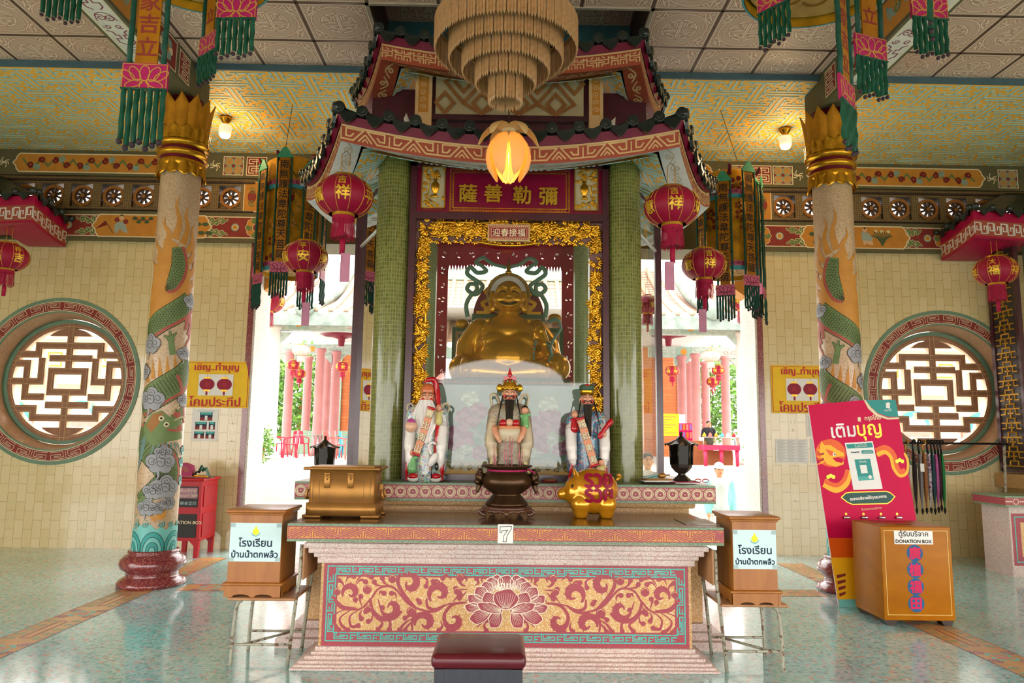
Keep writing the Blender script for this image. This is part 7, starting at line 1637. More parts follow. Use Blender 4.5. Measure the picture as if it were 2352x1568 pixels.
# wall banners and notices
def wq(px, py): p = at(px, py, YW); return (p.x, p.z)
def wall_banner(pa, pb, label, nm='paper_lantern_banner'):
    (x0, z1), (x1, z0) = wq(*pa), wq(*pb); b = MB(); y = YW-.012
    b.sheet(lambda u, v: (x0+(x1-x0)*u, y+.004*sin(u*17+v*3)*v, z0+(z1-z0)*v), 24, 12, 'yellow'); W_, H_ = x1-x0, z1-z0; c = Cv(b, lambda u, v, d: Vector((x0+W_*u, y-.006-d, z0+H_*v)), .0008)
    c.stroke([(.02, .03), (.98, .03), (.98, .97), (.02, .97)], .008, 'bannerred', 1, True)
    for (tx, cy_, w_, sz) in (('เชิญ..ทำบุญ', .86, .66, .21), ('โคมประทีป', .14, .76, .21)):
        vs, fs = glyphs(tx); xa, xb = min(p[0] for p in vs), max(p[0] for p in vs); ya, yb = min(p[1] for p in vs), max(p[1] for p in vs)
        for e in (-.004, 0, .004): c.tri([(.5+(p[0]-(xa+xb)/2)/(xb-xa)*w_+e, cy_+(p[1]-(ya+yb)/2)/(yb-ya)*sz) for p in vs], fs, 'bannerred', 2)
    c.rect((.24, .26), (.76, .72), 'paper', 1)
    for s in (-.13, .13): c.disc((.5+s, .5), .115, 'lantern', 3, 18, .13); c.rect((.45+s, .62), (.55+s, .66), 'goldleaf', 3.3); c.rect((.45+s, .35), (.55+s, .39), 'goldleaf', 3.3); c.rect((.485+s, .27), (.515+s, .35), 'lantern', 3); c.disc((.5+s, .5), .035, 'red', 3.6, 10, .05); c.stroke([(.5+s, .66), (.5+s, .72)], .004, 'ink', 3)
    b.build('wall_banner', label=label, cat='banner', group='yellow lantern banners', loc=((x0+x1)/2, y, (z0+z1)/2))
wall_banner((424, 829), (570, 937), 'yellow banner with two red lanterns on the wall left of the doorway'); wall_banner((1769, 838), (1914, 950), 'yellow banner with two red lanterns on the wall behind the right column')
def notice(pa, pb, label, kind):
    (x0, z1), (x1, z0) = wq(*pa), wq(*pb); b = MB(); b.bb((x0, YW-.006, z0), (x1, YW-.003, z1), 'paper'); c = Cv(b, planexz(YW-.006), .0005); W_, H_ = x1-x0, z1-z0; f = lambda u, v: (x0+W_*u, z0+H_*v)
    if kind == 'photos':
        for (a, q_, e, g) in ((.3, .64, .78, .9), (.14, .36, .58, .6), (.66, .36, .9, .6), (.12, .08, .5, .3), (.56, .08, .9, .3)):
            c.rect(f(a, q_), f(e, g), 'navy', 1); c.rect(f(a, q_), f(e, q_+(g-q_)*.4), 'maroon', 2); c.rect(f(a+.03, q_+(g-q_)*.7), f(e-.03, g), 'teal', 2); c.rect(f((a+e)/2-.05, q_+.01), f((a+e)/2+.05, q_+(g-q_)*.6), 'paper', 3)
        for v in (.93, .97): c.stroke([f(.2, v), f(.85, v)], .006, 'tape', 1)
    else:
        for k in range(22):
            v = .94-.9*k/22
            for (a, e) in ((.05, .34), (.36, .65), (.67, .95)): c.stroke([f(a, v), f(e-.06*((k*7+int(a*9)) % 3), v)], H_*.011, 'cloudgrey', 1)
    b.build('notice', label=label, cat='notice', group='papers on the wall', loc=((x0+x1)/2, YW-.005, (z0+z1)/2))
notice((443, 939), (498, 1013), 'white sheet with five temple photos below the left yellow banner', 'photos'); notice((1780, 1008), (1857, 1064), 'white sheet of small print below the right yellow banner', 'text')
notice((1860, 1007), (1925, 1064), 'second white printed sheet, partly behind the pink standee', 'text'); notice((1852, 952), (1910, 1003), 'small white sheet just above the printed sheets, behind the pink standee', 'text')

# leaning pink standee
BLc, TLc, TRc = Vector((3.10, 6.86, .003)), at(1856, 930, 6.93), at(2057, 917, 7.02)
ux, uy = (TRc-TLc), (TLc-BLc); PW, PH = ux.length, uy.length; ux.normalize(); uy = (uy-ux*uy.dot(ux)).normalized(); pn = ux.cross(uy)
def sp(px, py): d = ray(px, py); o = Vector((0, 0, H)); k = (BLc-o).dot(pn)/d.dot(pn); p = o+d*k-BLc; return (p.dot(ux), p.dot(uy))
mat('posterpink', 'cc0648', .5, var=.03, spec=.15); mat('posterorange', 'e85c0c', .4, var=.05); mat('posteryellow', 'f8b418', .4, var=.03); mat('posterteal', '0e8a84', .4, var=.03); mat('plaque', '0c4a40', .4)
ps = thing('standee', 'leaning crimson dragon standee behind the yellow donation box', 'standee', BLc)
b = MB(); P = [sp(1927, 1395), sp(2139, 1395), sp(2057, 917), sp(1988, 918), sp(1856, 930)]; z_ = min(0, 0)
P = [(x, max(.006, y)) for x, y in P]; fb = lambda u, v, d: BLc+ux*u+uy*v+pn*d
b.prism(P, fb, -.012, 0, 'posterpink', 'paper'); c = Cv(b, fb, .0008)
S = lambda L: [sp(*p) for p in L]
c.poly(S([(1988, 918.5), (2056.5, 917.5), (2064, 957), (2040, 957), (2015, 948), (1998, 932)]), 'posterteal', 2); c.poly(S([(1984, 918.5), (1990, 918.5), (1999, 934), (2016, 950), (2040, 959), (2064, 958), (2065, 962), (2038, 963), (2012, 955), (1994, 938)]), 'creamline', 1)
def bird(x, y, k, m): c.disc(sp(x, y), .016*k, m, 4, 10); c.poly(S([(x-4*k, y-4*k), (x+1*k, y-6*k), (x+4*k, y-3*k), (x+3*k, y+3*k), (x+5*k, y+6*k), (x-1*k, y+4*k), (x-3*k, y+5*k)]), m, 4.4)
bird(2039, 931, 1.3, 'white'); bird(1973, 963, 1.0, 'creamline'); c.text('กรุงไทย', sp(2039, 942), None, 'white', 3, 0, .075)
c.text('กรุงไทย', sp(2004, 960), None, 'creamline', 3, .0012, sp(2022, 962)[0]-sp(1985, 962)[0])
for tx, x0, x1, m in (('เติม', 1907, 1966, 'white'), ('บุญ', 1968, 2026, 'goldleaf')): c.text(tx, sp((x0+x1)/2, 988 if m == 'white' else 992), None, m, 3, .003, (sp(x1, 985)[0]-sp(x0, 985)[0])*.94)
# dragon left, tail right
c.disc(sp(1908, 1040), .15, 'posterorange', 1, 24, .13)
c.stroke(spline(S([(1893, 1108), (1920, 1122), (1943, 1108), (1950, 1080)]), 6), .085, 'posteryellow', 1.4, fw=lambda q: 1-.3*q); c.stroke(spline(S([(1893, 1104), (1920, 1114), (1938, 1102), (1946, 1080)]), 6), .04, 'posterorange', 1.8)
c.poly(S([(1886, 1012), (1893, 1022), (1908, 1022), (1924, 1033), (1938, 1040), (1939, 1048), (1925, 1048), (1912, 1053), (1922, 1060), (1938, 1060), (1937, 1066), (1920, 1072), (1900, 1066), (1888, 1052), (1882, 1036)]), 'posteryellow', 2)
c.poly(S([(1912, 1051), (1924, 1050), (1937, 1054), (1934, 1063), (1920, 1060)]), 'posterpink', 3); c.disc(sp(1916, 1043), .016, 'white', 3, 10); c.disc(sp(1917, 1043), .008, 'ink', 3.5, 8); c.poly(S([(1895, 1030), (1912, 1036), (1922, 1046), (1906, 1046)]), 'posterorange', 2.6)
for k in range(5): c.stroke(spline(S([(1892, 1035+6*k), (1884, 1036+7*k), (1876, 1030+9*k)]), 4), .02, ('posteryellow', 'red')[k % 2], 2.2, fw=lambda q: 1-.8*q)
c.stroke(spline(S([(2014, 1040), (2034, 1032), (2050, 1046), (2056, 1070), (2068, 1086), (2080, 1080)]), 6), .09, 'posterorange', 1.5, fw=lambda q: 1-.35*q); c.stroke(spline(S([(2014, 1044), (2032, 1038), (2046, 1050), (2052, 1074), (2066, 1092), (2082, 1086), (2085, 1060), (2077, 1040)]), 6), .04, 'posteryellow', 1.8, fw=lambda q: 1-.5*q)
for (x, y) in ((1908, 1092), (2066, 1056)):
    for (a, q) in ((0, 0), (6, 3), (-6, 3)): c.disc(sp(x+a, y+q), .022, 'ink', 2.8, 12); c.disc(sp(x+a, y+q), .019, 'goldleaf', 3, 12)
c.poly(S([(1940, 1017), (2004, 1013), (2027, 1122), (1960, 1125)]), 'paper', 3); c.poly(S([(1943, 1020), (2002, 1016), (2005, 1027), (1946, 1030)]), 'posterteal', 4); c.text('THAI QR', sp(1981, 1019.5), .02, 'white', 5); c.text('PAYMENT', sp(1982, 1024.5), .02, 'white', 5); c.stroke([*S([(1963, 1019), (1970, 1018.5), (1971, 1026), (1964, 1026.5)])], .003, 'white', 5, True)
c.poly(S([(1978, 1034), (2004, 1033), (2006, 1041), (1979, 1042)]), 'posterteal', 4); c.text('e-Donation', sp(1992, 1037.5), None, 'white', 5, 0, .085); c.text('PromptPay', sp(1964, 1038.5), None, 'navy', 5, .001, .085)
c.poly(S([(1962, 1055), (1998, 1053), (2007, 1101), (1972, 1104)]), 'posterteal', 4); c.poly(S([(1974, 1068), (1989, 1067), (1993, 1086), (1978, 1087)]), 'paper', 5); c.poly(S([(1970, 1094), (2005, 1092), (2006.5, 1100), (1972, 1103)]), 'teal', 5); c.disc(sp(1998, 1095), .018, 'white', 6, 10)
c.text('เติมบุญ', sp(1981, 1060), None, 'white', 5, 0, .07)
A = S([(1932, 1142), (1942, 1132), (1955, 1130), (2035, 1128), (2044, 1131), (2055, 1140), (2047, 1150), (2038, 1156), (1958, 1158), (1946, 1153)]); c.poly(A, 'plaque', 3); c.stroke(A, .009, 'goldleaf', 3.5, True)
c.text('สแกนบริจาคได้ทุกธนาคาร', sp(1994, 1143), None, 'white', 4, .0012, sp(2037, 1143)[0]-sp(1952, 1143)[0]); c.text('ขั้นตอนการบริจาค', sp(2001, 1167), None, 'creamline', 4, 0, .2)
for x in (1943, 1983, 2023, 2060): c.disc(sp(x, 1180), .012, 'goldleaf', 3, 12)
c.poly(S([(1902.5, 1235), (2110, 1235), (2139, 1394), (1928, 1394)]), 'posterorange', 1); c.poly(S([(1908, 1280), (2110, 1280), (2139, 1394), (1928, 1394)]), 'posteryellow', 1.3)
for k in range(4): c.poly(S([(1921+2*k, 1320+14*k), (1942, 1316+14*k), (1942, 1322+14*k), (1922+2*k, 1328+14*k)]), 'maroon', 3); c.stroke(S([(1916+2*k, 1318+14*k), (1942, 1314+14*k)]), .012, 'posteryellow', 3.4)
for k in range(3): c.ring(sp(1936+k*12, 1388), .035-.01*k, .01, 'wave', 3, 14)
c.poly(S([(1925, 1376), (1990, 1376), (1990, 1394), (1928, 1394)]), 'wave', 2.4)
b.build('board', ps)
for px in (1943, 1984, 2024, 2063):
    b = MB(); p = fb(*sp(px, 1188), .012); b.rbox(p, (.06, .025, .02), 'metal', .004, 1); b.build('clip', ps)
b = MB(); b.tube([fb(.4, 1.1, -.02), fb(.5, .02, -.02)+Vector((0, .35, 0))], .012, 'metal', 8); b.build('prop', ps)
# yellow cabinet with donation label
wood('cabgold', 'a05e00', 'b06c04', .45, 2, (1.5, 1.5, 3), 0); mat('cabline', 'd8b060', .4); mat('discblue', '1c5a8a', .45); mat('glyphpink', 'd01a54', .45); MATS['cabgold'].node_tree.nodes['Principled BSDF'].inputs['Specular IOR Level'].default_value = .2
cx0, cx1 = at(2026, 1300, 6.19).x, at(2188, 1300, 6.19).x; cz1, cz0 = at(2100, 1210, 6.19).z, at(2100, 1425, 6.19).z; cdp = .5; cm = (cx0+cx1)/2
t = thing('cabinet_donation_box', 'mustard yellow wooden donation box on dark feet at the right front', 'donation box', (cm, 6.19+cdp/2, 0))
b = MB(); b.rbox((cm, 6.19+cdp/2, (cz0+cz1)/2), (cx1-cx0, cdp, cz1-cz0), 'cabgold', .006, 2); c = Cv(b, planexz(6.19), .0008); c.stroke([(cx0+.03, cz0+.045), (cx1-.03, cz0+.045), (cx1-.03, cz1-.03), (cx0+.03, cz1-.03)], .006, 'cabline', 1, True)
def cq(px, py): p = at(px, py, 6.19); return (p.x, p.z)
for ch_, py in zip('廣植福田', (1270, 1308, 1347, 1386)):
    q = cq(2101+(py-1270)*.03, py); c.disc(q, .068, 'discblue', 1, 28); c.text(ch_, q, .105, 'glyphpink', 2, .004)
b.build('body', t); b = MB(); a, e = cq(2054, 1249), cq(2141, 1219); b.bb((a[0], 6.186, a[1]), (e[0], 6.1885, e[1]), 'paper'); c = Cv(b, planexz(6.186), .0006); m_ = ((a[0]+e[0])/2, (a[1]+e[1])/2); c.text('ตู้รับบริจาค', (m_[0], m_[1]+.027), .058, 'ink', 1, .0008); c.text('DONATION BOX', (m_[0], m_[1]-.031), None, 'ink', 1, .0014, (e[0]-a[0])*.93); b.build('label_card', t, label='white donation label')
for x in (cx0+.06, cx1-.06):
    for y in (6.25, 6.19+cdp-.06): b = MB(); b.prism([(-.055, 0), (.055, 0), (.03, -cz0+.001), (-.03, -cz0+.001)], lambda u, v, e: Vector((x+u, y+e, cz0+v)), -.045, .045, 'lampdark'); b.build('foot', t)
b = MB(); b.bb((cm-.07, 6.36, cz1-.001), (cm+.07, 6.372, cz1+.0015), 'ink'); b.build('coin_slot', t)
b = MB(); q = at(2040, 1190, 6.5); b.bb((cm-.2, 6.5, cz1+.0012), (cm+.1, 6.6, cz1+.004), 'posterpink'); b.build('leaflet', label='crimson leaflet lying on top of the yellow donation box', cat='leaflet', loc=(cm-.05, 6.55, cz1+.002))

# umbrella rack
mat('rackblack', '1c1a1c', .4, .4); ry_ = 9.35; rz_ = at(2200, 1018, ry_).z; xa, xb = at(2062, 1018, ry_).x, at(2310, 1020, ry_).x
t = thing('umbrella_rack', 'black rail on leaning steel stands by the right wall', 'rack', ((xa+xb)/2, ry_, 0))
b = MB(); b.tube([(xa-.35, ry_, rz_), (xb+.02, ry_, rz_)], .013, 'rackblack', 8); b.build('rail', t)
for x in (xa-.3, xb-.02):
    b = MB(); b.tube([(x, ry_, rz_+.01), (x-.06, ry_, .03)], .016, 'chairsteel', 8); b.ell((x, ry_, rz_), .026, 'rackblack', 10, 8); b.build('post', t)
    b = MB(); b.tube([(x-.06, ry_-.3, .025), (x-.06, ry_+.3, .025)], .018, 'chairsteel', 8)
    for s in (-1, 1): b.ell((x-.06, ry_+s*.3, .03), .029, 'rackblack', 10, 8)
    b.build('base_bar', t)
terrazzo('cl_floral', 'b08a92', ['6a4a5a', 'd8b0b8', '8aa08a'], 60, .6); terrazzo('cl_white', 'b8b0b8', ['d8d4d8', '7a3a6a', '988fa0'], 50, .6)
for nm, hx in (('cl_black', '2a2024'), ('cl_grey', '7f7a7e'), ('cl_brown', '9a6236'), ('cl_teal', '23434a'), ('cl_pink', 'b05a92'), ('cl_maroon', '3a1c26'), ('cl_green', '1f7a3a')): mat(nm, hx, .6, 0, .25, 30)
for px, m, hm, lb in ((2083, 'cl_floral', 'bronzegold', 'pink floral folded umbrella with brass handle, first on the rail from the standee'), (2099, 'cl_black', 'rackblack', 'black folded umbrella, second on the rail from the standee'), (2112, 'cl_grey', 'rackblack', 'grey folded umbrella with a white tag'), (2122, 'cl_brown', 'bronzegold', 'brown folded umbrella with brass handle'), (2132, 'cl_white', 'rackblack', 'pale patterned folded umbrella in the middle of the row'), (2141, 'cl_teal', 'rackblack', 'dark teal folded umbrella beside the pink one'), (2149, 'cl_pink', 'rackblack', 'mauve pink folded umbrella'), (2156, 'cl_maroon', 'rackblack', 'dark maroon folded umbrella near the end of the row'), (2163, 'cl_green', 'rackblack', 'green edged folded umbrella, last on the rail')):
    x = at(px, 1018, ry_).x; t = thing('umbrella', lb, 'umbrella', (x, ry_+.0*px, rz_), 0, 'umbrellas on the rail'); L = .84+.05*rnd.random(); ph = rnd.random()*6
    b = MB(); b.tube([(0, .034*cos(a), .0185+.034*sin(a)-.014) for a in [PI*1.15-PI*1.2*k/10 for k in range(11)]]+[(0, .034, -.05), (0, .02, -.14)], .0115, hm, 8); b.build('handle', t, w=False)
    b = MB(); b.sheet(lambda u, v: ((.008+.011*sin(PI*min(1, .12+v*.95))**.7*(1+.2*sin(5*TAU*u+v*3)))*cos(TAU*u), .02+(.008+.03*sin(PI*min(1, .12+v*.95))**.7*(1+.25*sin(5*TAU*u+v*3)))*sin(TAU*u), -.14-(L-.2)*v), 30, 14, m); b.build('folded_canopy', t, w=False)
    b = MB(); b.lathe([(.012, 0), (.016, -.03), (.006, -.07), (0, -.075)], (0, .02, -L+.06), 'rackblack', 10); b.build('tip', t, w=False)
    if m == 'cl_grey': b = MB(); b.bb((-.025, -.032, -.36), (.025, -.03, -.26), 'paper'); b.build('tag', t, w=False)

# corner shrines at both sides: eave with key band, mosaic column, gilt lattice screen, altar edge
mat('sideeave', 'a80c40', .4, coat=.1); mat('latgold', 'c8962a', .4, .5); mat('smoke', '3a3436', .2); terrazzo('sidestone', 'c8a068', ['d8b078', 'b88e58'], 180, .5)
def side_shrine(s, label):
    mx = lambda x: (.05+s*(x-.05)); t = thing('corner_shrine', label, 'shrine', (mx(6.8), 9.3, 0), group='corner shrines')
    xc, yc = 6.05, 9.05; z0 = at(2280, 540, yc).z; f = MB(); bh, fh = .2, .12
    pts = [((6.05, YW-.06), (xc, yc)), ((xc, yc), (8.2, yc-.1))]
    for k, (a, q) in enumerate(pts):
        L = math.hypot(q[0]-a[0], q[1]-a[1]); n = Vector((-(q[1]-a[1])/L, (q[0]-a[0])/L, 0))*(-1 if k == 1 else -1)
        zf = lambda u: z0+(-.13+.13*(u/L)**1.6 if k == 0 else -.06*min(1, u/.8))
        P3 = lambda u, v, d: Vector((mx(a[0]+(q[0]-a[0])*u/L+n.x*d), a[1]+(q[1]-a[1])*u/L+n.y*d, zf(u)+v))
        f.sheet(lambda u, v: P3(u*L, -.03+v*(bh+fh+.03), 0), 12, 1, 'sideeave', False); f.sheet(lambda u, v: P3(u*L, -.03, -.5*v), 12, 1, 'sideeave', False)
        c = Cv(f, P3, .0015, .25); m = max(3, int(L/.16)); c.rect((0, .0), (L, bh), 'keyred', .5)
        for j in range(m):
            h = lambda u, v: (L*(j+u)/m, .03+.14*v); lw = .014
            for Q in ([(.05, .0), (.05, 1), (.45, 1), (.45, .3), (.2, .3), (.2, .7)], [(.55, 1), (.55, 0), (.95, 0), (.95, .7), (.75, .7), (.75, .35)]): c.stroke([h(*p) for p in Q], lw, 'soffitwhite', 1)
        m = int(L/.21)
        for j in range(m+1):
            u = L*j/m; p = P3(min(L, u), bh+fh+.05, .05); f.ell(p, (.045, .045, .045), 'tiledark', 10, 8); f.prism([(-.09, .03), (0, -.07), (.09, .03)], lambda a_, b_, d: P3(max(0, min(L, u+L/m/2+a_)), bh+fh+b_, .04+d), 0, .02, 'tiledark')
    f.add([(mx(x), y, z0+bh+fh+z) for x, y, z in ((6.05, YW-.06, 0), (xc, yc, 0), (8.2, yc-.1, 0), (8.2, YW-.06, .5), (7, YW-.06, .5))], [(0, 1, 2, 3, 4)], 'tiledark')
    f.build('roof', t)
    if s < 0: return
    b = MB(); b.lathe([(.17, 1.1), (.17, z0+.3)], (mx(6.98), 9.22, 0), 'mosaic_teal', 32, caps=False); b.build('mosaic_column', t)
    b = MB(); x = mx(6.7); ya, yb = YW-.07, 9.3; za, zb = 1.12, z0+.1
    b.bb((x-.012, yb, za), (x+.012, ya, zb), 'smoke'); 
    for (p, q) in (((yb-.05, za), (yb, zb)), ((ya-.03, za), (ya+.03, zb)), ((yb, za), (ya, za+.05))): b.bb((x-.03, p[0], p[1]), (x+.03, q[0], q[1]), 'shrinewood')
    n = 16
    for k in range(n):
        za_ = za+.08+(zb-za-.16)*k/n; zb_ = za+.08+(zb-za-.16)*(k+1)/n; yo = (ya+yb)/2; hw = (ya-yb)/2-.05
        for xs in (x-.016, x+.016):
            fn = lambda u, v: Vector((xs, yo+u*hw, za_+(zb_-za_)*v))
            for Q in ([(-1, 0), (1, 0)], [(-.4, 0), (-.4, .35), (.4, .35), (.4, 0)], [(-1, .6), (-.55, .6), (-.55, 1)], [(1, .6), (.55, .6), (.55, 1)], [(0, .35), (0, 1)], [(-.3, .68), (.3, .68)]): b.tube([fn(*p) for p in Q], .012, 'latgold', 4, sm=False)
    b.build('lattice_screen', t)
    b = MB(); b.bb((mx(6.6), 8.95, .92), (mx(8.2), YW-.03, 1.1), 'sidestone'); c = Cv(b, planexz(8.95), .0008); xs = sorted((mx(6.6), mx(8.2))); c.rect((xs[0], .96), (xs[1], 1.07), 'redpaint', 1)
    for k in range(12): c.stroke([(xs[0]+.16*k+p, .98+q) for p, q in ((.02, .0), (.02, .07), (.1, .07), (.1, .02), (.06, .02), (.06, .05))], .01, 'creamline', 2)
    b.bb((xs[0]+.1, 9.05, 0), (xs[1], YW-.03, .92), 'sidestone'); b.bb((xs[0]+.02, 8.98, 0), (xs[1], YW-.03, .22), 'granite_pink'); c = Cv(b, planexz(9.05), .001); x0_ = xs[0]+.14; c.rect((x0_, .28), (x0_+.55, .86), 'maroon', 1); c.rect((x0_+.06, .34), (x0_+.49, .8), 'stone_tan', 2)
    for k in range(5): c.disc((x0_+.15+.05*k, .45+.06*k), .05, 'leafgreen', 3, 10)
    b.build('plinth', t)
    b = MB(); x0_, yq = at(2309, 1150, 8.35).x, 8.35; xs = sorted((mx(x0_), mx(8.2))); b.bb((xs[0], yq, .78), (xs[1], 8.93, .9), 'greenedge'); c = Cv(b, planexz(yq), .0008); c.rect((xs[0], .8), (xs[1], .88), 'redpaint', 1)
    for k in range(10): c.ring((xs[0]+.12+.16*k, .84), .03, .008, 'creamline', 2, 14); c.stroke([(xs[0]+.16*k, .84), (xs[0]+.08+.16*k, .84)], .012, 'creamline', 2)
    c2 = Cv(b, lambda u, v, d: Vector(((xs[0] if s > 0 else xs[1])-s*d, u, v)), .0008); c2.rect((yq, .8), (8.93, .88), 'redpaint', 1)
    b.bb((xs[0]+.1, yq+.1, .0), (xs[1]-.1*(s < 0), 8.93, .78), 'granite_pink'); c = Cv(b, planexz(yq+.1), .0008); c.rect((xs[0]+.12, .12), (xs[1]-.12, .7), 'redpaint', 1); c.stroke([(xs[0]+.16, .16), (xs[1]-.16, .16), (xs[1]-.16, .66), (xs[0]+.16, .66)], .012, 'aquapaint', 2, True); c.rect((xs[0]+.22, .22), (xs[1]-.22, .6), 'tanfield', 2)
    b.build('altar', t)
side_shrine(1, 'corner shrine with red eave, teal column and gilt lattice at the right edge'); side_shrine(-1, 'corner shrine with a red key pattern eave at the left edge')
# ================================================================== outside: court, steps, pavilion, trees, people
mat('concrete', 'b8b4ae', .7, 0, .08, 2); mat('plasterwhite', 'c4beb8', .7, 0, .06, 2); mat('colpink', 'b87c7a', .6, 0, .1, 3); mat('rooftile', 'bfa28c', .6, 0, .12, 6); mat('ridge', '7c8a82', .6, 0, .3, 4); mat('ceilwhite', 'c4c2c0', .7); mat('frieze', '9caaa0', .6, 0, .25, 9)
brick('orangetile', 'c8743c', 'b8642c', 'a05a30', .5, .14, .012, .5, .5, 'Object', rot=(0, 2, None)); mat('leafA', '4f7a2c', .6, 0, .3, 2); mat('leafB', '6c9440', .6, 0, .3, 2); mat('plasticred', 'd83048', .4); mat('plasticblue', '2f9cc8', .4); mat('plasticpink', 'e0645c', .4); mat('beige', 'f0dcbc', .7, 0, .1, 2); mat('doorpink', 'c88478', .6); mat('greenwall', '8fae98', .6); mat('counter', '8a5030', .5); mat('redtable', 'c82a50', .4); mat('lanternpale', 'e8a8a0', .5)
GZ, PZ = -.65, .75
mat('unseen_ground', 'aca294', .8, 0, .1, 2)  # unseen ground in front and beside the hall, added to block light from below
b = MB(); b.bb((-22, 10.42, GZ-.2), (22, 17, GZ), 'concrete'); b.bb((-40, -32, GZ-.2), (40, -5.3, GZ+.4), 'unseen_ground'); b.bb((-40, -5.3, GZ-.2), (-9.4, 10.42, GZ+.4), 'unseen_ground'); b.bb((9.4, -5.3, GZ-.2), (40, 10.42, GZ+.4), 'unseen_ground'); b.build('ground', kind='structure')
b = MB(); b.bb((-4, 10.42, 4.45), (4.1, 11.35, 4.6), 'plasterwhite'); b.build('trim_8', kind='structure')
b = MB()
for k in range(9): b.bb((-7, 14.0+.3*k, GZ), (7, 16.75, GZ+(k+1)*(PZ-GZ)/9), 'concrete')
b.build('stone_steps', label='pale stone steps climbing to the pavilion across the court', cat='steps', loc=(0, 15.5, GZ))
b = MB(); b.bb((-22, 16.75, PZ-.3), (22, 46, PZ), 'plasterwhite'); b.build('terrace', kind='structure')
b = MB()
for k in range(4): b.bb((-3.4, 10.42, GZ), (3.5, 10.8+.3*(3-k), GZ+.16*(k+1)), 'granite_white')
b.build('door_steps', label='low pale steps outside the doorway', cat='steps', loc=(0, 10.9, GZ))
pv = thing('pavilion', 'open pavilion with pink columns and cream tiled roofs across the court', 'pavilion', (0, 24, PZ))
def col(px, Y, r, m, zt): 
    x = at(px, 950, Y).x; b = MB(); b.lathe([(r*1.3, PZ), (r*1.3, PZ+.15), (r, PZ+.25), (r*.92, zt), (r*1.2, zt+.05), (r*1.2, zt+.15)], (x, Y, 0), m, 20); b.build('column', pv)
zE = at(700, 760, 22).z
for px in (622, 1708): col(px, 22, .2, 'plasterwhite', zE)
zI = at(700, 815, 27).z
for px, Y in ((660, 27), (703, 29), (730, 26.2), (748, 29), (768, 27), (1567, 27), (1586, 29), (1600, 26.2), (1622, 29), (1668, 27), (880, 27), (1010, 24), (1300, 24), (1430, 27)): col(px, Y, .17, 'colpink', zI)
def beam(Y, p0, p1, y0, y1, nm='entablature'):
    a, q = at(p0, y1, Y), at(p1, y0, Y); b = MB(); b.bb((a.x, Y-.1, a.z), (q.x, Y+.15, q.z), 'frieze'); c = Cv(b, planexz(Y-.1), .003); n = max(2, int((q.x-a.x)/.7)); zm = (a.z+q.z)/2; hh_ = (q.z-a.z)
    for k in range(n):
        x = a.x+(q.x-a.x)*(k+.5)/n
        if k % 3 == 1: c.rect((x-.3, a.z+.04), (x+.3, q.z-.04), 'greyteal', 1); c.disc((x, zm), hh_*.3, 'orange', 2, 10)
        else:
            for s in (-1, 1): c.stroke(spiral((x+s*.15, zm), .02, hh_*.35, s, 1.3*s, 12), .03, 'plasterwhite', 1); c.stroke(spiral((x+s*.15, zm-.03), .02, hh_*.3, s+1, 1.3*s, 12), .03, ('greyteal', 'pinkline')[k % 2], 2)
    b.build(nm, pv)
beam(22, 590, 850, 724, 758); beam(22, 1490, 1742, 735, 768); beam(27, 640, 850, 792, 812); beam(27, 1490, 1700, 798, 820); beam(24, 985, 1330, 792, 822)
for px, Y in ((640, 22), (655, 27), (672, 27), (1690, 22), (1655, 27), (1682, 27), (760, 27), (776, 27), (1560, 27), (1578, 27)):
    p = at(px, 770 if Y < 25 else 815, Y); s = 1 if px in (640, 672, 776, 1578, 1560) else -1
    b = MB(); b.prism([(0, 0), (s*.6, 0)]+[(s*.6*(1-sin(PI/2*k/5)), -.6+.6*(1-cos(PI/2*k/5))*1 if 0 else -.6*sin(PI/2*k/5)) for k in range(1, 6)], lambda u, v, d: Vector((p.x+u-s*.2, Y+d, p.z+.1+v)), -.06, .06, 'frieze'); b.build('arch_bracket', pv)
b = MB(); zc = at(700, 775, 26).z+.5; b.bb((at(590, 760, 22).x, 22.2, zc), (at(1745, 760, 22).x, 34, zc+.05), 'ceilwhite'); b.build('pavilion_ceiling', pv)
def roof(x0, x1, Y0, z0, Y1, z1, nm='roof', side=0):
    n = max(4, int((x1-x0)/.42)); b = MB()
    cv = lambda v: (Y0+(Y1-Y0)*v, z0+(z1-z0)*(.65*v+.35*v*v))
    b.sheet(lambda u, v: (x0+(x1-x0)*u, cv(v)[0], cv(v)[1]), n, 8, 'rooftile')
    for k in range(n+1): x = x0+(x1-x0)*k/n; b.tube([(x, cv(v/8)[0], cv(v/8)[1]+.05) for v in range(9)], .085, 'rooftile', 7)
    c = Cv(b, lambda u, v, d: Vector((u, cv(v)[0], cv(v)[1]+d)), .01)
    for k in range(22): c.stroke([(x0, (k+.5)/22), (x1, (k+.5)/22)], .008, 'doorpink', 1)
    for k in range(n): xm_ = x0+(x1-x0)*(k+.5)/n; b.ell((xm_, Y0-.02, z0-.02), (.15, .04, .1), 'plasterwhite', 10, 6)
    b.bb((x0, Y0-.02, z0-.42), (x1, Y0+.08, z0-.02), 'ridge'); b.build(nm, pv)
e0, e1 = at(600, 712, 21), at(840, 712, 21); t0 = at(700, 610, 25.5); roof(e0.x-1.5, e1.x+.3, 21, e0.z, 25.5, t0.z)
e0, e1 = at(1480, 722, 21), at(1740, 722, 21); roof(e0.x-.3, e1.x+1.5, 21, e0.z, 25.5, t0.z)
e0, e1 = at(985, 790, 23), at(1335, 790, 23); t0 = at(1160, 640, 27.5); roof(e0.x-.4, e1.x+.4, 23, e0.z, 27.5, t0.z); b = MB(); b.bb((e0.x-.5, 27.3, t0.z-.1), (e1.x+.5, 27.7, t0.z+.35), 'greenwall'); b.build('roof_ridge', pv)
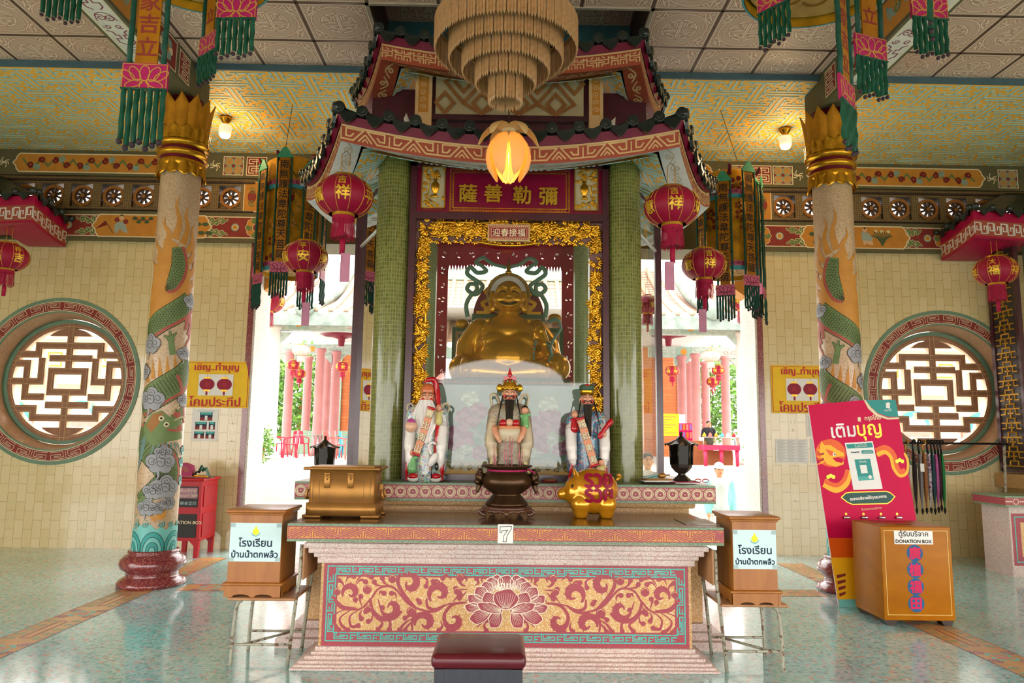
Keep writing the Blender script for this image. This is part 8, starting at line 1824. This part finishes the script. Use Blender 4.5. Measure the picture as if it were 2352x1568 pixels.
for P in ([(700, 702), (730, 690), (762, 668), (790, 632), (812, 590)], [(1640, 712), (1612, 700), (1585, 678), (1560, 640), (1545, 600)]):
    b = MB(); Q = [at(x, y, 20.9+.8*k) for k, (x, y) in enumerate(P)]; b.tube(spline(Q, 5), .2, 'ridge', 8, sq=1.5); b.ell(Q[0], (.3, .2, .3), 'ridge', 10, 8); b.build('hip_ridge', pv)
for px in (785, 1535):
    p = at(px, 768, 25); b = MB(); b.lathe([(0, 0), (.75, .0), (.6, -.06), (.3, -.1), (.12, -.16), (.1, -.4), (0, -.42)], p, 'capmaroon', 24, ry=.8); b.build('ceiling_rosette', pv)
for p0, p1 in ((772, 830), (1480, 1562)):
    b = MB(); a, q = at(p0, 1040, 31), at(p1, 830, 31); b.bb((a.x, 31, PZ), (q.x, 31.3, q.z+.6), 'orangetile'); x = a.x if p0 < 1000 else q.x; b.bb((x-.12, 30.9, PZ), (x+.12, 31.2, q.z+.6), 'greenwall'); b.build('tiled_wall', pv)
b = MB(); a, q = at(655, 1008, 28), at(830, 990, 28); b.bb((a.x, 28, PZ), (q.x, 28.3, q.z), 'greenwall'); b.build('low_wall', pv)
# trees and shrubs
def foliage(nm, label, c, r, n, mats, group, sz=.3, trunk=None):
    rt = random.Random(int(c[0]*7)); t = thing(nm, label, 'tree' if trunk else 'shrub', (c[0], c[1], trunk if trunk is not None else c[2]-r[2]), group=group); b = MB()
    for k in range(n):
        while 1:
            p = Vector((rt.uniform(-1, 1), rt.uniform(-1, 1), rt.uniform(-1, 1)))
            if .35 < p.length < 1: break
        q = Vector((c[0]+p.x*r[0], c[1]+p.y*r[1], c[2]+p.z*r[2])); d = Vector((rt.gauss(0, 1), rt.gauss(0, 1), rt.gauss(0, .6)-.3)).normalized(); w = d.orthogonal().normalized()*sz*.22; L = d*sz*rt.uniform(.6, 1.2)
        b.add([q, q+L*.5+w, q+L, q+L*.5-w], [(0, 1, 2, 3)], mats[k % len(mats)])
    b.build('foliage', t)
    b = MB(); zb = trunk if trunk is not None else c[2]-r[2]; b.tube([(c[0], c[1], zb), (c[0]+.1, c[1], c[2])], [.12*sz*4, .05*sz*4], 'dirt', 8); b.build('trunk', t)
for px, py, lb in ((690, 900, 'green leafy tree behind the pavilion columns, seen through the doorway left of the shrine'), (1625, 905, 'green leafy tree behind the pavilion columns, seen through the doorway right of the shrine')):
    p = at(px, py, 38); foliage('leafy_tree', lb, (p.x, 38, p.z), (2.4, 1.6, 2.6), 2600, ('leafA', 'leafB', 'leafB'), 'trees behind the pavilion', .42, PZ)
for px, py, Y, lb in ((600, 1018, 17.6, 'round bright green shrub by the left doorway edge'), (1735, 1035, 18.2, 'small green shrub by the right doorway edge')):
    p = at(px, py, Y); foliage('shrub', lb, (p.x, Y, p.z), (.28, .25, .42), 500, ('leafB', 'leafA'), 'shrubs by the doorway', .11)
# plastic chairs and tables
def pchair(px, Y, m, rz, label):
    x = at(px, 1040, Y).x; t = thing('plastic_chair', label, 'chair', (x, Y, PZ), rz, 'plastic chairs in the pavilion')
    b = MB(); b.rbox((0, 0, .43), (.42, .4, .03), m, .012, 2); b.build('seat', t, w=False); b = MB(); b.sheet(lambda u, v: ((u-.5)*(.42-.08*v), .2+.06*v-.05*sin(PI*u), .44+.4*v+.03*sin(PI*u)*v), 8, 6, m); b.build('backrest', t, w=False)
    for sx in (-1, 1):
        for sy in (-1, 1): b = MB(); b.tube([(sx*.19, sy*.17, .43), (sx*.23, sy*.21, 0)], .022, m, 8); b.build('leg', t, w=False)
        b = MB(); b.tube(spline([(sx*.2, .2, .66), (sx*.22, 0, .64), (sx*.21, -.16, .6), (sx*.2, -.18, .44)], 4), .018, m, 8); b.build('armrest', t, w=False)
for a in ((640, 24.5, 'plasticred', 1.4, 'red plastic chair furthest left in the pavilion'), (665, 23.5, 'plasticred', -1.2, 'red plastic chair left of the folding table'), (690, 25.5, 'plasticred', 3.0, 'red plastic chair behind the folding table'), (763, 24.2, 'plasticpink', 1.2, 'coral plastic chair right of the teal table'), (783, 22.6, 'plasticpink', 1.5, 'coral plastic chair next to the blue chair'), (797, 24.2, 'plasticblue', 1.6, 'blue plastic chair beside the dark shrine post')): pchair(*a)
for px, Y, m, lb in ((708, 24.6, 'greyteal', 'grey folding table between the red plastic chairs'), (748, 25.6, 'teal', 'folding table with a teal cloth behind the left oil lamp')):
    x = at(px, 1040, Y).x; t = thing('folding_table', lb, 'table', (x, Y, PZ), group='folding tables'); b = MB(); b.rbox((0, 0, .72), (.85, .6, .03), m, .01, 1); b.build('tabletop', t, w=False)
    for sx in (-1, 1):
        for sy in (-1, 1): b = MB(); b.tube([(sx*.36, sy*.25, .71), (sx*.4, sy*.27, 0)], .016, 'metal', 6); b.build('leg', t, w=False)
# lanterns outdoors
o_ = thing('silk_lantern', 'x', 'lantern', (0, 0, 0), 0, 'lanterns outside'); lantern_parts(o_, .46, '平安', '吉祥', 0); lant0 = o_
MATS_P = MATS['lanternpale']; first = True
for px, py, Y, k, lb in ((674, 838, 24, 1, 'red outdoor lantern above the left pink columns, upper of two'), (688, 858, 26, 1, 'red outdoor lantern above the left pink columns, lower of two'), (787, 842, 24, 1, 'red outdoor lantern in front of the orange tiled wall on the left'), (1544, 852, 24, 1.05, 'red outdoor lantern in front of the orange tiled wall on the right'), (1650, 850, 24, 1.02, 'red outdoor lantern above the right pink columns, upper of two'), (1637, 876, 26, 1, 'red outdoor lantern above the right pink columns, lower of two'),
                         (1707, 690, 11.0, 1.0, 'red outdoor lantern at the upper right edge of the doorway'), (614, 690, 11.05, 1.15, 'orange red outdoor lantern at the upper left edge of the doorway'), (1487, 700, 11.1, .9, 'red outdoor lantern seen past the right green column')):
    o = o_ if first else copy_tree(o_); first = False; o.location = at(px, py, Y); o.scale = (k, k, k); o['label'] = lb
    if Y < 12: b = MB(); b.tube([(0, 0, .3), (0, 0, (4.45-o.location.z)/k)], .003, 'ink', 5); b.build('wire', o, w=False)
for px, py, lb in ((692, 804, 'pale pink outdoor lantern on the left of the pavilion'), (1632, 818, 'pale pink outdoor lantern on the right of the pavilion')):
    o = copy_tree(o_); o.location = at(px, py, 21.5); o.scale = (1.2, 1.2, 1.0); o['label'] = lb
    for chd in o.children:
        if chd.name.startswith(('globe', 'fringe', 'tassel')): chd.data = chd.data.copy(); [chd.data.materials.__setitem__(i, MATS_P) for i in range(len(chd.data.materials))]
# counters, display case, boards
x0, x1, Y = at(1553, 1010, 21.5).x, at(1622, 1010, 21.5).x, 21.5
b = MB(); b.bb((x0, Y, PZ), (x1, Y+.6, at(1590, 1012, Y).z), 'counter'); b.build('counter', label='brown wooden counter across the court on the right', cat='counter', loc=((x0+x1)/2, Y, PZ))
x0, x1, Y = at(1617, 1030, 20.5).x, at(1700, 1030, 20.5).x, 20.5; zt = at(1650, 1022, Y).z; t = thing('red_table', 'red table with carved legs carrying a glass case across the court', 'table', ((x0+x1)/2, Y, PZ))
b = MB(); b.bb((x0, Y, zt-.14), (x1, Y+.6, zt), 'redtable'); b.build('tabletop', t)
for x in (x0+.06, (x0+x1)/2, x1-.06):
    b = MB(); b.tube([(x, Y+.08, zt-.14), (x, Y+.08, PZ)], [.06, .045], 'redtable', 8); b.build('leg', t)
b = MB(); b.bb((x0+.1, Y+.35, PZ+.02), (x1-.1, Y+.4, zt-.15), 'counter'); b.build('back_board', t)
zc_ = at(1650, 1004, Y).z; gc = thing('glass_case', 'low glass display case on the red table', 'display case', ((x0+x1)/2, Y, zt+.002)); b = MB(); b.bb((x0, Y+.03, zt+.002), (x1, Y+.5, zc_), 'paneglass'); b.build('glass_box', gc)
b = MB(); 
for x in (x0, x1): b.tube([(x, Y+.03, zt+.002), (x, Y+.03, zc_)], .012, 'metal', 6)
b.tube([(x0, Y+.03, zc_), (x1, Y+.03, zc_)], .012, 'metal', 6); b.build('frame', gc)
rk = random.Random(8)
for k, m in enumerate(('gold', 'plasticpink', 'goldpaint', 'teal', 'white', 'red')):
    x = x0+(x1-x0)*(k+.5)/6; b = MB(); b.lathe([(.05, 0), (.06, .04), (.03, .1), (0, .14)], (x, Y+.25, zc_+.002), m, 12); b.build('ornament', label='small %s ornament on the glass case, %s in the row' % (('gold', 'coral', 'brass', 'teal', 'white', 'red')[k], ('first from left', 'second from left', 'third from left', 'third from right', 'second from right', 'last')[k]), cat='ornament', group='ornaments on the glass case', loc=(x, Y+.25, zc_))
a, q = at(1508, 1000, 23.5), at(1560, 950, 23.5); b = MB(); b.bb((a.x, 23.5, a.z), (q.x, 23.55, q.z), 'yellow'); c = Cv(b, planexz(23.5), .003)
for k in range(7): c.stroke([(a.x+.1, q.z-.1-.085*k), (q.x-.1-.15*(k % 3), q.z-.1-.085*k)], .025, 'dirt', 1)
for x in (a.x+.05, q.x-.05): b.tube([(x, 23.55, a.z), (x, 23.55, PZ)], .02, 'metal', 6)
b.build('notice_board', label='yellow notice board with lines of text beyond the court', cat='board', loc=(a.x, 23.5, PZ))
a, q = at(1560, 1008, 22.3), at(1590, 972, 22.3); t = thing('poster_stand', 'pink and red poster display behind the brown counter', 'display', ((a.x+q.x)/2, 22.3, PZ)); b = MB(); b.bb((a.x, 22.3, PZ), (q.x, 22.34, q.z), 'posterpink'); c = Cv(b, planexz(22.3), .004)
for i in range(4):
    for j in range(2): x = a.x+(q.x-a.x)*(i+.5)/4; z = a.z+(q.z-a.z)*(j+.5)/2; c.rect((x-.035, z-.09), (x+.035, z+.09), ('plasticpink', 'porcpurple', 'posterorange')[(i+j) % 3], 1)
b.build('board', t)
a, q = at(1600, 990, 22), at(1616, 952, 22); b = MB(); b.bb((a.x, 24.3, at(1600, 990, 24.3).z), (a.x+(q.x-a.x)*1.1, 24.32, at(1600, 952, 24.3).z), 'paper'); b.build('paper_sheet', label='white paper sheet fixed to a pink column beyond the court', cat='sheet', loc=(a.x, 24.3, q.z))
b = MB(); a, q = at(1711, 930, 19), at(1722, 800, 19); b.bb((a.x, 19, a.z), (q.x, 19.04, q.z), 'posterorange'); c = Cv(b, planexz(19), .003); c.rect((a.x, q.z-.5), (q.x, q.z), 'red', 1); b.tube([(a.x, 19, PZ), (a.x, 19, q.z)], .02, 'metal', 6); b.build('vertical_banner', label='tall orange banner at the right edge of the doorway', cat='banner', loc=(a.x, 19, PZ))
b = MB(); a, q = at(602, 838, 20), at(608, 820, 20); b.bb((a.x, 20, PZ), (a.x+.03, 20.03, q.z+.3), 'metal'); b.bb((a.x, 19.98, a.z), (q.x+.02, 20, q.z), 'red'); b.build('red_sign', label='small red sign at the left edge of the doorway', cat='sign', loc=(a.x, 20, PZ))
# buildings seen through the round windows
for s, lab in ((-1, 'beige house with pink door frames behind the left round window'), (1, 'beige house with pink door frames behind the right round window')):
    t = thing('side_house', lab, 'building', (s*11, 17, GZ), group='houses behind the windows'); mx = lambda x: s*x; bx = lambda b, x0, x1, y0, y1, z0, z1, m: b.bb((min(mx(x0), mx(x1)), y0, z0), (max(mx(x0), mx(x1)), y1, z1), m)
    b = MB(); bx(b, 7.2, 18, 17, 19, GZ, 3.6, 'beige'); bx(b, 7.2, 18, 16.6, 17, 2.55, 2.75, 'creamline'); c = Cv(b, planexz(17), .004)
    for k in range(7): x = mx(7.8+1.3*k); c.stroke([(x-.2, 3.0), (x+.2, 3.0), (x+.2, 3.3), (x-.1, 3.3), (x-.1, 3.12)], .04, 'orange', 1); c.rect((x-.55, 2.95), (x-.3, 3.4), 'plasterwhite', 1)
    b.build('wall', t)
    for k in range(4):
        x = 8.0+1.6*k; b = MB(); bx(b, x-.5, x+.5, 16.92, 17, GZ, 1.75, 'doorpink'); b.build('door_frame', t); b = MB(); bx(b, x-.4, x+.4, 16.9, 16.92, GZ, 1.6, 'ceilwhite'); c = Cv(b, planexz(16.9), .003)
        for j in range(9): c.stroke([(mx(x)-.38, j*.17), (mx(x)+.38, j*.17)], .015, 'cloudgrey', 1)
        b.build('shutter', t); b = MB(); b.prism(arc((mx(x), 1.78), .42, 0, PI, 12), lambda u, v, d: Vector((u, 16.9+d, v)), 0, .05, 'teal'); c = Cv(b, planexz(16.9), .003); c.poly(arc((mx(x), 1.8), .28, 0, PI, 12), 'plasterwhite', 1); b.build('fanlight', t)
    b = MB(); bx(b, 7.0, 18, 16.8, 19, 3.6, 3.7, 'plasterwhite'); b.build('roof_slab', t)
# people
mat('skin', 'c08a68', .5, var=.05); mat('hairblack', '14100f', .5); mat('hairshort', '3a302c', .7); mat('jacketaqua', '7fc4c8', .7, 0, .1, 12); mat('shirtgrey', 'a8b8b8', .7); mat('trouserwhite', 'e6dcd4', .7); mat('capwhite', 'efefef', .6); mat('shirtwhite', 'e8e8e6', .7); mat('dressblack', '1c1a20', .7)
def person(nm, label, x, y, z, h, top, bot, hair, pose=0, cap=False, jacket=None, lean=0):
    t = thing(nm, label, 'person', (x, y, z)); k = h/1.7; V3 = lambda a, q, c: (a*k, q*k, c*k)
    wl = .16 if pose else 0
    legs = [('c', [V3(-.09, 0, .9), V3(-.1, -.04-wl*.3, .5), V3(-.1, .02-wl, .08)], [.085*k, .06*k, .042*k]), ('c', [V3(.09, 0, .9), V3(.1, .02+wl*.2, .5), V3(.1, .04+wl, .08)], [.085*k, .06*k, .042*k])]
    feet = [('c', [V3(-.1, .04-wl, .04), V3(-.1, -.12-wl, .03)], [.045*k, .035*k]), ('c', [V3(.1, .06+wl, .04), V3(.1, -.1+wl, .03)], [.045*k, .035*k])]
    tor = [('c', [V3(0, 0, .92), V3(0, 0, 1.1), V3(0, 0, 1.3)], [.15*k, .135*k, .155*k]), ('c', [V3(-.15, 0, 1.37), V3(.15, 0, 1.37)], .07*k)]
    arms = [('c', [V3(-.2, 0, 1.36), V3(-.25, .03, 1.1), V3(-.24, -.08, .86)], [.058*k, .045*k, .032*k]), ('c', [V3(.2, 0, 1.36), V3(.25, .03, 1.1), V3(.24, -.08, .86)], [.058*k, .045*k, .032*k])]
    head = [('c', [V3(0, 0, 1.38), V3(0, -.01, 1.5)], .052*k), ('e', V3(0, -.02, 1.6), (.078*k, .095*k, .115*k)), ('e', V3(0, -.115, 1.585), (.016*k, .02*k, .022*k)), ('e', V3(-.08, -.01, 1.59), (.014*k, .02*k, .03*k)), ('e', V3(.08, -.01, 1.59), (.014*k, .02*k, .03*k))]
    hands = []
    for s in (-1, 1):
        hands.append(('c', [V3(s*.24, -.08, .86), V3(s*.24, -.1, .79)], [.03*k, .034*k]))
        for q in range(4): hands.append(('c', [V3(s*.24, -.125+.018*q, .77), V3(s*.235, -.135+.018*q, .69+.006*abs(q-1.5))], [.0095*k, .0075*k]))
        hands.append(('c', [V3(s*.235, -.13, .82), V3(s*.22, -.15, .76)], [.011*k, .009*k]))
    blob('body', legs+feet+tor+arms+head+hands, .0085*k, 'skin', t, 1, 0, w=False)
    gr = lambda L, e: [(p[0], p[1], [r+e for r in p[2]]) if hasattr(p[2], '__len__') else (p[0], p[1], p[2]+e) for p in L]
    blob('top', gr(tor, .02)+gr([(a[0], a[1][:2], a[2][:2]) for a in arms], .018), .014, top, t, 2, w=False); blob('trousers', gr(legs, .018)+[('c', [V3(0, 0, .9), V3(0, 0, .98)], [.155*k, .15*k])], .014, bot, t, 2, .09, w=False)
    blob('shoes', gr(feet, .012), .012, 'paper', t, 1, .0005, w=False)
    if jacket:
        jk = [('c', [V3(s*.13, .03, .85), V3(s*.13, .02, 1.32)], [.11*k, .1*k]) for s in (-1, 1)]+[('c', [V3(0, .08, .85), V3(0, .07, 1.34)], [.12*k, .11*k])]+gr(arms, .026); blob('jacket', jk, .014, jacket, t, 2, w=False)
    b = MB()
    for s in (-1, 1): b.ell(V3(s*.032, -.105, 1.615), (.014*k, .006*k, .006*k), 'ink', 8, 6); b.tube([V3(s*.018, -.11, 1.638), V3(s*.05, -.1, 1.636)], .004*k, 'hairblack', 5)
    b.tube([V3(-.022, -.108, 1.545), V3(.022, -.108, 1.545)], .004*k, 'porcred', 5); b.build('face', t, w=False)
    b = MB(); b.ell(V3(0, .0, 1.635), (.088*k, .1*k, .1*k), hair, 18, 12, z0=-.1 if hair != 'hairblack' else -.5); b.build('hair', t, w=False)
    if cap: b = MB(); b.ell(V3(0, -.005, 1.64), (.098*k, .112*k, .105*k), 'capwhite', 20, 12, z0=-.05); b.prism(arc((0, 0), .085*k, PI, TAU, 12), lambda u, v, d: Vector((u, -.06*k+v*1.1, 1.635*k+d-.12*abs(v))), 0, .008, 'capwhite'); b.build('cap', t, w=False)
    return t
p = at(1630, 1066, 14.2); person('person', 'person in a white cap and open aqua jacket walking across the court', p.x, 13.6, GZ, at(1630, 1066, 13.6).z-GZ, 'shirtgrey', 'trouserwhite', 'hairblack', 1, True, 'jacketaqua')
p = at(1487, 1043, 12.6); person('person', 'person with cropped hair in a white shirt seen past the right shrine window', p.x, 12.6, GZ, at(1487, 1043, 12.6).z-GZ, 'shirtwhite', 'dressblack', 'hairshort')
p = at(1627, 968, 22.4); person('person', 'person in black with dark hair behind the counter across the court', p.x, 22.4, PZ, at(1627, 968, 22.4).z-PZ, 'dressblack', 'dressblack', 'hairblack')
